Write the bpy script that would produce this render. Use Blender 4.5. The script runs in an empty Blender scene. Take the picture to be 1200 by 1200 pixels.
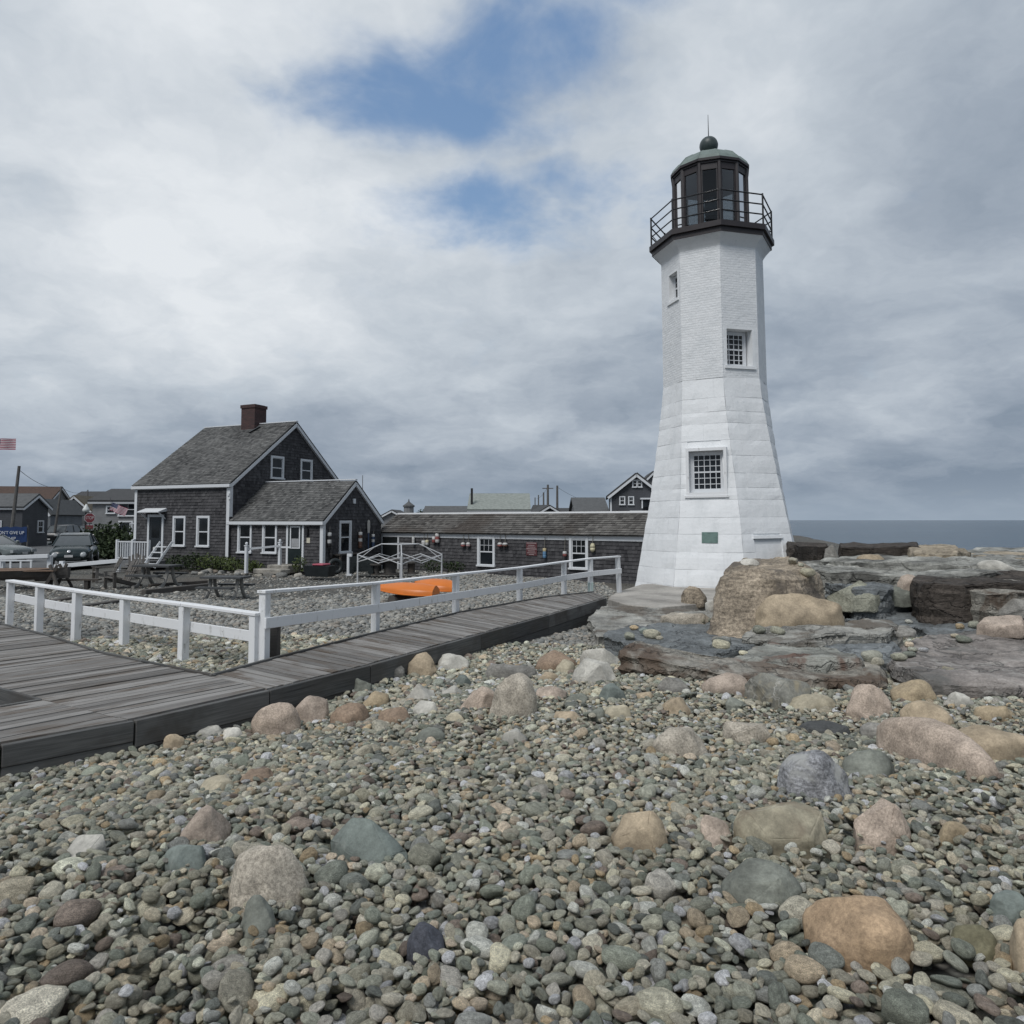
import bpy, bmesh, math, random
import numpy as np
from mathutils import Vector, Matrix, noise, Euler

random.seed(7)
rng = np.random.default_rng(11)
sc = bpy.context.scene
col = sc.collection
R = math.radians

# ------------------------------------------------------------------ camera
CAMZ, FPX, PITCH, HOR = 2.2, 850.0, R(3.2), 609.5
CY = HOR - FPX * math.tan(PITCH)
cam = bpy.data.cameras.new('camera')
cam.sensor_width = 36.0
cam.lens = FPX / 1200.0 * 36.0
cam.shift_y = (CY - 600.0) / 1200.0
cam.clip_start = 0.05
cam.clip_end = 60000.0
camo = bpy.data.objects.new('camera', cam)
camo.location = (0, 0, CAMZ)
camo.rotation_euler = (R(90) + PITCH, 0, 0)
col.objects.link(camo)
sc.camera = camo

def ray(px, py):
    a, b = (px - 600.0) / FPX, (CY - py) / FPX
    c, s = math.cos(PITCH), math.sin(PITCH)
    return Vector((a, c - b * s, s + b * c))
def G(px, py, z=0.0):                     # a pixel's point on the level z
    d = ray(px, py)
    t = (z - CAMZ) / d.z
    return Vector((d.x * t, d.y * t, z))
def D(px, py, y):                         # a pixel's point at the distance y
    d = ray(px, py)
    t = y / d.y
    return Vector((d.x * t, y, CAMZ + d.z * t))
def pix(p):
    c, s = math.cos(PITCH), math.sin(PITCH)
    x, y, z = p[0], p[1], p[2] - CAMZ
    f = y * c + z * s
    u = -y * s + z * c
    return 600 + FPX * x / f, CY - FPX * u / f, f

# ------------------------------------------------------------------ view, world and sun
sc.view_settings.view_transform = 'Standard'
sc.view_settings.look = 'None'
sc.view_settings.exposure = 0.58
sc.view_settings.gamma = 1.0
sc.render.engine = 'CYCLES'
sc.cycles.max_bounces = 8
sc.cycles.transparent_max_bounces = 16

SUN_EL, SUN_AZ = R(52), R(212)            # azimuth clockwise from +Y: the sun stands behind the camera, to its left
world = bpy.data.worlds.new('World')
sc.world = world
world.use_nodes = True
wt = world.node_tree
for n in list(wt.nodes):
    wt.nodes.remove(n)

class NT:
    """small helper to write node trees"""
    def __init__(self, tree):
        self.t = tree
    def n(self, kind, **kw):
        nd = self.t.nodes.new(kind)
        for k, v in kw.items():
            setattr(nd, k, v)
        return nd
    def link(self, a, b):
        self.t.links.new(a, b)
    def put(self, sock, v):
        if isinstance(v, bpy.types.NodeSocket):
            self.link(v, sock)
        elif v is not None:
            sock.default_value = v
    def math(self, op, a, b=None, c=None, clamp=False):
        m = self.n('ShaderNodeMath', operation=op, use_clamp=clamp)
        for i, v in enumerate((a, b, c)):
            if v is not None:
                self.put(m.inputs[i], v)
        return m.outputs[0]
    def vmath(self, op, a, b=None, scale=None):
        m = self.n('ShaderNodeVectorMath', operation=op)
        self.put(m.inputs[0], a)
        if b is not None:
            self.put(m.inputs[1], b)
        if scale is not None:
            self.put(m.inputs['Scale'], scale)
        return m.outputs[1] if op in ('LENGTH', 'DISTANCE', 'DOT_PRODUCT') else m.outputs[0]
    def noise(self, vec, scale, detail=4, rough=.55, dist=0.0, out=0):
        m = self.n('ShaderNodeTexNoise')
        if vec is not None:
            self.link(vec, m.inputs['Vector'])
        self.put(m.inputs['Scale'], scale)
        m.inputs['Detail'].default_value = detail
        m.inputs['Roughness'].default_value = rough
        m.inputs['Distortion'].default_value = dist
        return m.outputs[out]
    def voro(self, vec, scale, feature='F1', out='Distance'):
        m = self.n('ShaderNodeTexVoronoi', feature=feature)
        if vec is not None:
            self.link(vec, m.inputs['Vector'])
        self.put(m.inputs['Scale'], scale)
        return m.outputs[out]
    def ramp(self, fac, stops, interp='LINEAR'):
        m = self.n('ShaderNodeValToRGB')
        cr = m.color_ramp
        cr.interpolation = interp
        while len(cr.elements) < len(stops):
            cr.elements.new(0.5)
        for e, (p, c) in zip(cr.elements, stops):
            e.position = p
            e.color = (c, c, c, 1) if isinstance(c, (int, float)) else (*c, 1)
        self.put(m.inputs[0], fac)
        return m.outputs[0]
    def mix(self, fac, a, b, blend='MIX'):
        m = self.n('ShaderNodeMix', data_type='RGBA', blend_type=blend)
        self.put(m.inputs[0], fac)
        self.put(m.inputs[6], (*a, 1) if isinstance(a, tuple) and len(a) == 3 else a)
        self.put(m.inputs[7], (*b, 1) if isinstance(b, tuple) and len(b) == 3 else b)
        return m.outputs[2]
    def maprange(self, v, a, b, c, d, smooth=False):
        m = self.n('ShaderNodeMapRange')
        if smooth:
            m.interpolation_type = 'SMOOTHSTEP'
        self.put(m.inputs[0], v)
        for i, q in enumerate((a, b, c, d)):
            m.inputs[1 + i].default_value = q
        return m.outputs[0]
    def mapping(self, vec, loc=(0, 0, 0), rot=(0, 0, 0), scale=(1, 1, 1)):
        m = self.n('ShaderNodeMapping')
        self.link(vec, m.inputs[0])
        m.inputs[1].default_value = loc
        m.inputs[2].default_value = rot
        m.inputs[3].default_value = scale
        return m.outputs[0]

def build_sky():
    w = NT(wt)
    tc = w.n('ShaderNodeTexCoord')
    d = w.vmath('NORMALIZE', tc.outputs['Generated'])
    sep = w.n('ShaderNodeSeparateXYZ'); w.link(d, sep.inputs[0])
    OFF = .30
    zc = w.math('ADD', w.math('MAXIMUM', sep.outputs[2], 0.0), OFF)
    cmb = w.n('ShaderNodeCombineXYZ')
    w.link(w.math('DIVIDE', sep.outputs[0], zc), cmb.inputs[0])
    w.link(w.math('DIVIDE', sep.outputs[1], zc), cmb.inputs[1])
    p = cmb.outputs[0]
    def cp(px, py):                       # where a direction meets the cloud layer
        v = ray(px, py).normalized()
        return (v.x / (max(v.z, 0) + OFF), v.y / (max(v.z, 0) + OFF), 0)
    sky = w.n('ShaderNodeTexSky', sky_type='NISHITA')
    sky.sun_disc = False
    sky.sun_elevation = SUN_EL
    sky.sun_rotation = SUN_AZ
    sky.air_density = 1.6
    sky.dust_density = 1.2
    warp = w.noise(p, 2.4, 5, .6, out=1)
    pw = w.vmath('ADD', p, w.vmath('SCALE', w.vmath('SUBTRACT', warp, (.5, .5, .5)), scale=.36))
    # gaps in the cloud deck where blue shows
    holes = None
    for (px, py, r, s, ax, ang) in [(495, 108, .17, .98, 1.35, 8), (580, 60, .15, .9, 1.5, 0), (730, 0, .10, .5, 1.4, 10), (560, 265, .12, .74, 2.4, 0), (690, 230, .10, .66, 1.8, 12), (410, 128, .10, .6, 1.4, 0), (610, 150, .12, .45, 1.6, 0)]:
        c = cp(px, py)
        m = w.mapping(w.vmath('SUBTRACT', pw, c), rot=(0, 0, R(ang)), scale=(1 / (r * ax), 1 / r, 1))
        h = w.math('MULTIPLY', w.maprange(w.vmath('LENGTH', m), 0.0, 1.35, 1, 0, True), s)
        holes = h if holes is None else w.math('MAXIMUM', holes, h)
    fine = w.noise(p, 4.6, 9, .60, .3)
    thick = w.math('SUBTRACT', w.math('ADD', 1.02, w.math('MULTIPLY', w.math('SUBTRACT', fine, .5), 1.25)), holes)
    cover = w.maprange(thick, .10, .92, .04, 1, True)
    # grey and white in the clouds
    big = w.noise(w.mapping(pw, (3.1, 1.7, 0)), 1.35, 6, .56)
    streak = w.noise(w.mapping(pw, (9.0, 4, 0), scale=(1, 1, 1)), 3.6, 8, .58)
    lum = w.math('ADD', w.math('MULTIPLY', big, 1.05), w.math('MULTIPLY', streak, .46))
    # the brighter, thinner deck in front and to the left; a thicker one seaward and low down
    cb = w.mapping(w.vmath('SUBTRACT', p, cp(200, 190)), scale=(.8, .8, 1))
    lum = w.math('ADD', lum, w.maprange(w.vmath('LENGTH', cb), 0, 1.5, .22, -.12, True))
    low = w.maprange(sep.outputs[2], .02, .26, -.13, .0, True)
    lum = w.math('ADD', lum, low)
    ccol = w.ramp(w.maprange(lum, .40, 1.12, 0, 1), [(0, (.18, .225, .285)), (.30, (.28, .325, .385)), (.62, (.43, .475, .525)), (1, (.63, .66, .69))])
    blue = w.vmath('SCALE', sky.outputs[0], scale=.105)
    bl = w.mix(.45, blue, (.085, .19, .40))
    mixed = w.mix(cover, bl, ccol)
    haze = w.maprange(sep.outputs[2], 0.0, .06, .7, 0.0, True)
    mixed = w.mix(haze, mixed, (.27, .325, .39))
    bg = w.n('ShaderNodeBackground')
    w.link(mixed, bg.inputs[0])
    bg.inputs[1].default_value = .82
    out = w.n('ShaderNodeOutputWorld')
    w.link(bg.outputs[0], out.inputs[0])
build_sky()

sun = bpy.data.lights.new('sun', 'SUN')
sun.energy = 1.5
sun.angle = R(24)
sun.color = (1.0, .98, .955)
suno = bpy.data.objects.new('sun', sun)
sdir = Vector((math.sin(SUN_AZ) * math.cos(SUN_EL), math.cos(SUN_AZ) * math.cos(SUN_EL), math.sin(SUN_EL)))
suno.rotation_euler = sdir.to_track_quat('Z', 'Y').to_euler()
suno.location = sdir * 60
col.objects.link(suno)

# ------------------------------------------------------------------ materials
MATS = {}
def mat(name, fn):
    if name in MATS:
        return MATS[name]
    m = bpy.data.materials.new(name)
    m.use_nodes = True
    nt = NT(m.node_tree)
    bs = m.node_tree.nodes['Principled BSDF']
    fn(nt, bs)
    MATS[name] = m
    return m
def bump(nt, bs, h, strength=.3, dist=.02):
    b = nt.n('ShaderNodeBump')
    b.inputs['Strength'].default_value = strength
    b.inputs['Distance'].default_value = dist
    nt.link(h, b.inputs['Height'])
    nt.link(b.outputs[0], bs.inputs['Normal'])
def objc(nt, jitter=True):
    tc = nt.n('ShaderNodeTexCoord')
    if not jitter:
        return tc.outputs['Object']
    oi = nt.n('ShaderNodeObjectInfo')
    off = nt.vmath('SCALE', (17.3, 9.1, 23.7), scale=nt.math('MULTIPLY', oi.outputs['Random'], 7.0))
    return nt.vmath('ADD', tc.outputs['Object'], off)
def plain(name, c, rough=.6, var=.12, scale=6, spec=.4, metal=0.0, bmp=0.0):
    def f(nt, bs):
        v = objc(nt)
        nz = nt.noise(v, scale, 5, .6)
        k = nt.maprange(nz, .3, .7, 1 - var, 1 + var)
        hsv = nt.vmath('SCALE', c, scale=k)
        nt.link(hsv, bs.inputs['Base Color'])
        nt.put(bs.inputs['Roughness'], nt.maprange(nz, .3, .7, max(rough - .08, .02), min(rough + .08, 1)))
        bs.inputs['Specular IOR Level'].default_value = spec
        bs.inputs['Metallic'].default_value = metal
        if bmp:
            bump(nt, bs, nt.noise(v, scale * 5, 4, .6), bmp, .01)
    return mat(name, f)
def white_paint(name='white_paint', c=(.74, .75, .76), dirt=.8):
    def f(nt, bs):
        v = objc(nt)
        st = nt.noise(nt.mapping(v, scale=(3, 3, 1.0)), 4.0, 6, .65)
        fl = nt.noise(v, 26, 4, .6)
        k = nt.math('MULTIPLY', nt.maprange(st, .56, .74, 0, 1, True), dirt)
        c1 = nt.mix(k, c, (.42, .42, .40))
        chip = nt.maprange(nt.math('MULTIPLY', fl, nt.maprange(st, .4, .75, .75, 1.15)), .66, .69, 0, .8)
        c2 = nt.mix(nt.math('MULTIPLY', chip, dirt), c1, (.22, .21, .20))
        nt.link(c2, bs.inputs['Base Color'])
        bs.inputs['Roughness'].default_value = .55
        bs.inputs['Specular IOR Level'].default_value = .35
        bump(nt, bs, fl, .12, .004)
    return mat(name, f)
def shingle_mat(name, lo, hi, brown=None):
    def f(nt, bs):
        at = nt.n('ShaderNodeAttribute', attribute_name='tone')
        v = objc(nt, False)
        big = nt.noise(v, .55, 4, .6)
        grain = nt.noise(nt.mapping(v, scale=(22, 22, 3)), 2.2, 4, .6)
        t = nt.math('ADD', nt.math('MULTIPLY', at.outputs['Fac'], .62), nt.math('MULTIPLY', nt.maprange(big, .3, .7, 0, 1), .38), clamp=True)
        c1 = nt.mix(t, lo, hi)
        if brown:
            c1 = nt.mix(nt.math('MULTIPLY', nt.maprange(nt.noise(nt.mapping(v, (5, 2, 1)), .33, 3, .6), .5, .66, 0, 1, True), .75), c1, brown)
        c2 = nt.mix(nt.maprange(grain, .35, .7, 0, .35), c1, lo)
        nt.link(c2, bs.inputs['Base Color'])
        bs.inputs['Roughness'].default_value = .85
        bs.inputs['Specular IOR Level'].default_value = .2
        bump(nt, bs, grain, .25, .004)
    return mat(name, f)
def wood_mat(name, lo, hi, tint, rough=.8):
    """weathered boards: grain along the object's own X"""
    def f(nt, bs):
        tc = nt.n('ShaderNodeTexCoord')
        oi = nt.n('ShaderNodeObjectInfo')
        rn = oi.outputs['Random']
        off = nt.vmath('SCALE', (31.0, 17.0, 5.0), scale=rn)
        v = nt.vmath('ADD', tc.outputs['Object'], off)
        g = nt.noise(nt.mapping(v, scale=(1.1, 34, 34)), 1.6, 6, .65, .4)
        big = nt.noise(nt.mapping(v, scale=(.9, 2.5, 1)), 1.5, 4, .6)
        t = nt.math('ADD', nt.math('MULTIPLY', g, .75), nt.math('MULTIPLY', rn, .30))
        c1 = nt.mix(nt.maprange(t, .28, .86, 0, 1), lo, hi)
        wn = nt.n('ShaderNodeTexWhiteNoise', noise_dimensions='1D')
        nt.link(rn, wn.inputs['W'])
        c2 = nt.mix(nt.math('MULTIPLY', nt.maprange(big, .44, .66, 0, 1, True), nt.maprange(wn.outputs[0], 0, 1, .2, 1.0)), c1, tint)
        nt.link(c2, bs.inputs['Base Color'])
        bs.inputs['Roughness'].default_value = rough
        bs.inputs['Specular IOR Level'].default_value = .25
        bump(nt, bs, g, .45, .005)
    return mat(name, f)
def stone_mat(name, palette, speck=.35, vein=.0, rough=.8, jitter=.22, stain=None, unit=1.0, bands=0.0, bst=.35, crack=0.0):
    """palette: colours picked per stone by its random number"""
    def f(nt, bs):
        oi = nt.n('ShaderNodeObjectInfo')
        rn = oi.outputs['Random']
        v = objc(nt)
        stops = [(i / len(palette), c) for i, c in enumerate(palette)]
        base = nt.ramp(rn, stops, 'CONSTANT') if len(palette) > 1 else None
        wn = nt.n('ShaderNodeTexWhiteNoise', noise_dimensions='1D')
        nt.link(nt.math('MULTIPLY', rn, 91.7), wn.inputs['W'])
        br = nt.maprange(wn.outputs[0], 0, 1, 1 - jitter, 1 + jitter)
        c0 = nt.vmath('SCALE', base if base is not None else palette[0], scale=br)
        n1 = nt.noise(v, 1.7 / unit, 5, .62, .3)
        n2 = nt.noise(v, 16 / unit, 5, .7)
        n3 = nt.noise(v, 60 / unit, 2, .6)
        c1 = nt.vmath('SCALE', c0, scale=nt.maprange(n1, .30, .70, .62, 1.34))
        sp = nt.maprange(n2, .35, .68, 1 - speck, 1 + speck)
        c2 = nt.vmath('SCALE', c1, scale=sp)
        c2 = nt.vmath('SCALE', c2, scale=nt.maprange(n3, .3, .7, 1 - speck * .6, 1 + speck * .6))
        if bands:
            bd = nt.noise(nt.mapping(v, rot=(.35, .5, .2), scale=(1, 1, 7)), 2.2 / unit, 4, .6, .5)
            c2 = nt.vmath('SCALE', c2, scale=nt.maprange(bd, .35, .65, 1 - bands, 1 + bands))
        if vein:
            vd = nt.voro(nt.vmath('ADD', v, nt.vmath('SCALE', nt.noise(v, 2.5 / unit, 3, .6, out=1), scale=.5 * unit)), 1.1 / unit, 'DISTANCE_TO_EDGE')
            c2 = nt.mix(nt.math('MULTIPLY', nt.maprange(vd, .0, .022, 1, 0), vein), c2, (.50, .49, .45))
        if stain:
            sn = nt.noise(nt.mapping(v, (4, 7, 2)), 1.25 / unit, 4, .6, .6)
            c2 = nt.mix(nt.maprange(sn, .50, .64, 0, .85, True), c2, stain)
        hgt = nt.math('ADD', nt.math('MULTIPLY', n2, .7), nt.math('MULTIPLY', n1, .8))
        if crack:
            wv = nt.vmath('ADD', v, nt.vmath('SCALE', nt.noise(v, 3.0 / unit, 4, .65, out=1), scale=.35 * unit))
            cd = nt.voro(nt.mapping(wv, rot=(.1, .15, .5), scale=(.8, 1.6, 3.2)), 1.15 / unit, 'DISTANCE_TO_EDGE')
            cr = nt.maprange(cd, .0, .035, 1, 0)
            c2 = nt.mix(nt.math('MULTIPLY', nt.math('MULTIPLY', cr, nt.maprange(n1, .42, .6, 0, 1)), crack), c2, (.03, .028, .026))
            hgt = nt.math('SUBTRACT', hgt, nt.math('MULTIPLY', cr, .9))
            hgt = nt.math('ADD', hgt, nt.math('MULTIPLY', nt.noise(nt.mapping(v, rot=(.2, .3, .4), scale=(1, 2.5, 6)), 5 / unit, 5, .65), .8))
        nt.link(c2, bs.inputs['Base Color'])
        bs.inputs['Roughness'].default_value = rough
        bs.inputs['Specular IOR Level'].default_value = .3
        bump(nt, bs, hgt, bst, .05 * unit)
    return mat(name, f)

PEBBLE_PAL = [(0.381, 0.375, 0.295),
              (0.496, 0.462, 0.367),
              (0.303, 0.323, 0.262),
              (0.62, 0.578, 0.43),
              (0.222, 0.235, 0.208),
              (0.473, 0.449, 0.347),
              (0.62, 0.62, 0.552),
              (0.369, 0.373, 0.302),
              (0.541, 0.445, 0.319),
              (0.415, 0.391, 0.341),
              (0.62, 0.52, 0.396),
              (0.246, 0.263, 0.21),
              (0.62, 0.62, 0.62),
              (0.445, 0.41, 0.318),
              (0.507, 0.395, 0.251),
              (0.326, 0.329, 0.301),
              (0.615, 0.548, 0.413),
              (0.268, 0.218, 0.18),
              (0.348, 0.352, 0.287),
              (0.522, 0.485, 0.395),
              (0.268, 0.288, 0.242),
              (0.46, 0.432, 0.346),
              (0.62, 0.62, 0.493),
              (0.394, 0.39, 0.323),
              (0.381, 0.375, 0.295),
              (0.496, 0.462, 0.367),
              (0.303, 0.323, 0.262),
              (0.62, 0.578, 0.43),
              (0.222, 0.235, 0.208),
              (0.473, 0.449, 0.347),
              (0.62, 0.62, 0.552),
              (0.369, 0.373, 0.302)]
M_PEB = stone_mat('pebble_stone', PEBBLE_PAL, speck=.55, vein=0, unit=.8, bands=.2, jitter=.32, bst=.7)
M_FARPEB = stone_mat('yard_pebble_stone', [(.25, .25, .232), (.30, .295, .27), (.20, .205, .195), (.35, .34, .305), (.24, .23, .205), (.29, .265, .23), (.17, .175, .17)], speck=.2, unit=1.0)
WP = white_paint()
WTRIM = white_paint('white_trim', (.62, .64, .66), .25)
M_WALLSH = shingle_mat('dark_wall_shingle', (.028, .028, .031), (.128, .126, .130))
M_ROOFSH = shingle_mat('grey_roof_shingle', (.030, .031, .032), (.230, .228, .220))
M_SHEDSH = shingle_mat('passage_roof_shingle', (.032, .030, .029), (.225, .215, .200), brown=(.075, .062, .053))
M_DECK = wood_mat('weathered_deck_wood', (.085, .080, .075), (.370, .356, .338), (.100, .078, .060))
M_SKIRT = wood_mat('dark_edge_timber', (.040, .042, .043), (.205, .204, .198), (.070, .064, .058))
M_OLDWOOD = wood_mat('old_bench_wood', (.040, .038, .036), (.120, .112, .104), (.075, .060, .048))
def glass_dark(nt, bs):
    v = objc(nt)
    nt.link(nt.mix(nt.maprange(nt.noise(v, 1.2, 2), .4, .6, 0, 1), (.006, .008, .010), (.018, .022, .026)), bs.inputs['Base Color'])
    bs.inputs['Roughness'].default_value = .06
    bs.inputs['Specular IOR Level'].default_value = .35
M_GLASS = mat('window_glass', glass_dark)
def glass_clear(nt, bs):
    bs.inputs['Base Color'].default_value = (.95, .97, .97, 1)
    bs.inputs['Roughness'].default_value = .03
    tr = nt.n('ShaderNodeBsdfTransparent')
    tr.inputs[0].default_value = (.58, .61, .63, 1)
    gl = nt.n('ShaderNodeBsdfGlossy'); gl.inputs[1].default_value = .04
    fr = nt.n('ShaderNodeFresnel'); fr.inputs[0].default_value = 1.45
    ms = nt.n('ShaderNodeMixShader')
    nt.link(fr.outputs[0], ms.inputs[0]); nt.link(tr.outputs[0], ms.inputs[1]); nt.link(gl.outputs[0], ms.inputs[2])
    out = [n for n in nt.t.nodes if n.type == 'OUTPUT_MATERIAL'][0]
    nt.link(ms.outputs[0], out.inputs[0])
M_CLEAR = mat('clear_glass', glass_clear)
M_BLACK = plain('black_iron', (.018, .018, .020), .5, .2, 8)
M_BROWN = plain('dark_brown_paint', (.030, .025, .027), .45, .15, 3)
M_COPPER = plain('green_copper', (.165, .205, .190), .6, .22, 2.4, bmp=.1)
M_BALL = plain('dark_copper', (.050, .066, .066), .45, .25, 3)

# ------------------------------------------------------------------ mesh helpers
class MB:
    def __init__(self, M=None):
        self.v, self.f, self.tone, self.M, self.sm = [], [], {}, M or Matrix(), []
    def add(self, vs, fs, tone=None):
        b = len(self.v)
        M = self.M
        self.v += [tuple(M @ Vector(p)) for p in vs]
        for f in fs:
            if tone is not None:
                self.tone[len(self.f)] = tone
            self.f.append([b + i for i in f])
        return self
    def box(self, x0, x1, y0, y1, z0, z1, tone=None):
        vs = [(x, y, z) for z in (z0, z1) for y in (y0, y1) for x in (x0, x1)]
        return self.add(vs, [(0, 2, 3, 1), (4, 5, 7, 6), (0, 1, 5, 4), (2, 6, 7, 3), (0, 4, 6, 2), (1, 3, 7, 5)], tone)
    def bar(self, a, b, w, h, up=(0, 0, 1)):
        """a board from a to b; w across, h along up"""
        a, b = Vector(a), Vector(b)
        d = (b - a).normalized()
        u = Vector(up)
        s = d.cross(u)
        if s.length < 1e-4:
            s = Vector((1, 0, 0))
        s.normalize()
        u = s.cross(d).normalized()
        vs = []
        for p in (a, b):
            for (i, j) in ((-1, -1), (1, -1), (1, 1), (-1, 1)):
                vs.append(p + s * (w / 2 * i) + u * (h / 2 * j))
        return self.add(vs, [(0, 1, 2, 3), (7, 6, 5, 4), (0, 4, 5, 1), (1, 5, 6, 2), (2, 6, 7, 3), (3, 7, 4, 0)])
    def tube(self, pts, r, n=8, cap=True):
        pts = [Vector(p) for p in pts]
        rs = r if isinstance(r, (list, tuple)) else [r] * len(pts)
        vs, fs = [], []
        s = None
        for i, p in enumerate(pts):
            d = (pts[min(i + 1, len(pts) - 1)] - pts[max(i - 1, 0)]).normalized()
            if s is None:
                s = d.orthogonal().normalized()
            else:
                s = (s - d * s.dot(d)).normalized()
            t = d.cross(s)
            for k in range(n):
                a = 2 * math.pi * k / n
                vs.append(p + (s * math.cos(a) + t * math.sin(a)) * rs[i])
        for i in range(len(pts) - 1):
            for k in range(n):
                k2 = (k + 1) % n
                fs.append((i * n + k, i * n + k2, (i + 1) * n + k2, (i + 1) * n + k))
        if cap:
            fs.append(tuple(range(n - 1, -1, -1)))
            fs.append(tuple((len(pts) - 1) * n + k for k in range(n)))
        return self.add(vs, fs)
    def lathe(self, prof, n=16, c=(0, 0, 0), rot=0.0):
        vs, fs = [], []
        for (r, z) in prof:
            for k in range(n):
                a = 2 * math.pi * k / n + rot
                vs.append((c[0] + r * math.cos(a), c[1] + r * math.sin(a), c[2] + z))
        for i in range(len(prof) - 1):
            for k in range(n):
                k2 = (k + 1) % n
                fs.append((i * n + k, i * n + k2, (i + 1) * n + k2, (i + 1) * n + k))
        fs.append(tuple(range(n - 1, -1, -1)))
        fs.append(tuple((len(prof) - 1) * n + k for k in range(n)))
        return self.add(vs, fs)
    def prism(self, poly, z0, z1):
        n = len(poly)
        vs = [(p[0], p[1], z0) for p in poly] + [(p[0], p[1], z1) for p in poly]
        fs = [tuple(range(n - 1, -1, -1)), tuple(range(n, 2 * n))] + [(i, (i + 1) % n, n + (i + 1) % n, n + i) for i in range(n)]
        return self.add(vs, fs)
    def mesh(self, name, material, smooth=False):
        me = bpy.data.meshes.new(name)
        me.from_pydata(self.v, [], self.f)
        if self.tone:
            at = me.attributes.new('tone', 'FLOAT', 'FACE')
            at.data.foreach_set('value', [self.tone.get(i, .5) for i in range(len(self.f))])
        me.materials.append(material)
        if smooth:
            me.polygons.foreach_set('use_smooth', [True] * len(me.polygons))
        me.update()
        return me
    def build(self, name, material, parent=None, smooth=False, bevel=0.0):
        o = bpy.data.objects.new(name, self.mesh(name, material, smooth))
        col.objects.link(o)
        if parent is not None:
            o.parent = parent
        if bevel:
            bm = bmesh.new()
            bm.from_mesh(o.data)
            bmesh.ops.recalc_face_normals(bm, faces=bm.faces)
            bmesh.ops.bevel(bm, geom=list(bm.edges), offset=bevel, segments=1, affect='EDGES', profile=.5)
            bm.to_mesh(o.data)
            bm.free()
        return o
def tag(o, label=None, cat=None, group=None, kind=None):
    for k, v in (('label', label), ('category', cat), ('group', group), ('kind', kind)):
        if v:
            o[k] = v
    if label and not kind:
        o['kind'] = 'thing'
    return o
def thing(name, label, cat, loc=(0, 0, 0), rotz=0.0, group=None):
    o = bpy.data.objects.new(name, None)
    col.objects.link(o)
    o.location = loc
    o.rotation_euler = (0, 0, rotz)
    o.empty_display_size = .2
    return tag(o, label, cat, group)
def text_part(body, size, material, parent, M, ext=.003, name='lettering', width=None):
    cu = bpy.data.curves.new('lettering', 'FONT')
    cu.body = body
    cu.size = size
    cu.align_x, cu.align_y = 'CENTER', 'CENTER'
    cu.extrude = ext
    tmp = bpy.data.objects.new('tmp', cu)
    col.objects.link(tmp)
    dg = bpy.context.evaluated_depsgraph_get()
    me = bpy.data.meshes.new_from_object(tmp.evaluated_get(dg))
    bpy.data.objects.remove(tmp)
    if width and len(me.vertices):
        xs = [v.co.x for v in me.vertices]
        k = width / max(max(xs) - min(xs), 1e-4)
        me.transform(Matrix.Diagonal((k, 1, 1, 1)))
    me.transform(M)
    me.materials.clear()
    me.materials.append(material)
    o = bpy.data.objects.new(name, me)
    col.objects.link(o)
    o.parent = parent
    return o
def ss(a, b, x):
    t = np.clip((x - a) / (b - a), 0, 1)
    return t * t * (3 - 2 * t)
# ------------------------------------------------------------------ ground, sea, road
RIGHT_EDGE = [G(-420, 935, .3), G(0, 870, .3), G(155, 842, .3), G(312, 807, .3), G(430, 778, .3), G(560, 742, .3), G(640, 720, .3), G(708, 700, .3)]
LEFT_EDGE = [G(248, 793, .3), G(320, 773, .3), G(430, 745, .3), G(540, 718, .3), G(640, 700, .3), G(697, 694, .3)]
_wy = np.array([p.y for p in LEFT_EDGE]); _wx = np.array([p.x for p in LEFT_EDGE])
def ground(x, y):
    x = np.asarray(x, float); y = np.asarray(y, float)
    away = (x + 4.4) * .69 - (y - 6.2) * .72
    g = .45 * (1 - ss(1.5, 8.5, y)) * ss(.1, 3.2, away) - .12 + .14 * ss(0, 1.6, away)
    wl = np.interp(y, _wy, _wx)
    left = ss(-.2, 1.2, wl + .5 - x) * ss(6.5, 8.5, y) * (1 - ss(17, 25, y))
    g = g + .16 * left
    g = g - .10 * ss(13, 19, y) * (1 - ss(26, 32, y)) * ss(0, 2, x + .12 * y - 1)
    # land falls to the sea on the right
    s2 = x - (.30 * y + 1.5)
    g = g - 5.0 * ss(8.5, 22, s2)
    g = g + .035 * np.sin(x * 1.3 + 1) * np.cos(y * .9) * (y < 40)
    return g
def gz(x, y):
    return float(ground(x, y))
def GG(px, py):                           # a pixel's point on the ground
    z = 0.1
    for _ in range(8):
        p = G(px, py, z)
        z = gz(p.x, p.y)
    return G(px, py, z)

def gravel_fn(nt, bs):
    v = objc(nt, False)
    vc = nt.voro(v, 15.0, out='Color')
    vd = nt.voro(v, 15.0)
    big = nt.noise(v, .35, 4, .6)
    rnd = nt.n('ShaderNodeSeparateColor'); nt.link(vc, rnd.inputs[0])
    c = nt.ramp(rnd.outputs[0], [(0, (.12, .125, .115)), (.3, (.20, .20, .18)), (.55, (.16, .165, .155)), (.8, (.27, .255, .225)), (1, (.19, .17, .14))], 'LINEAR')
    c = nt.vmath('SCALE', c, scale=nt.maprange(vd, .25, .62, 1.0, .25))
    c = nt.vmath('SCALE', c, scale=nt.maprange(big, .3, .7, .8, 1.15))
    c = nt.mix(nt.math('MULTIPLY', nt.maprange(nt.noise(v, .22, 5, .65), .46, .62, 0, 1, True), .65), c, (.115, .100, .082))
    nt.link(c, bs.inputs['Base Color'])
    bs.inputs['Roughness'].default_value = .9
    bump(nt, bs, nt.math('SUBTRACT', 1.0, vd), 1.0, .05)
M_GRAVEL = mat('shingle_ground', gravel_fn)
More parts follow.
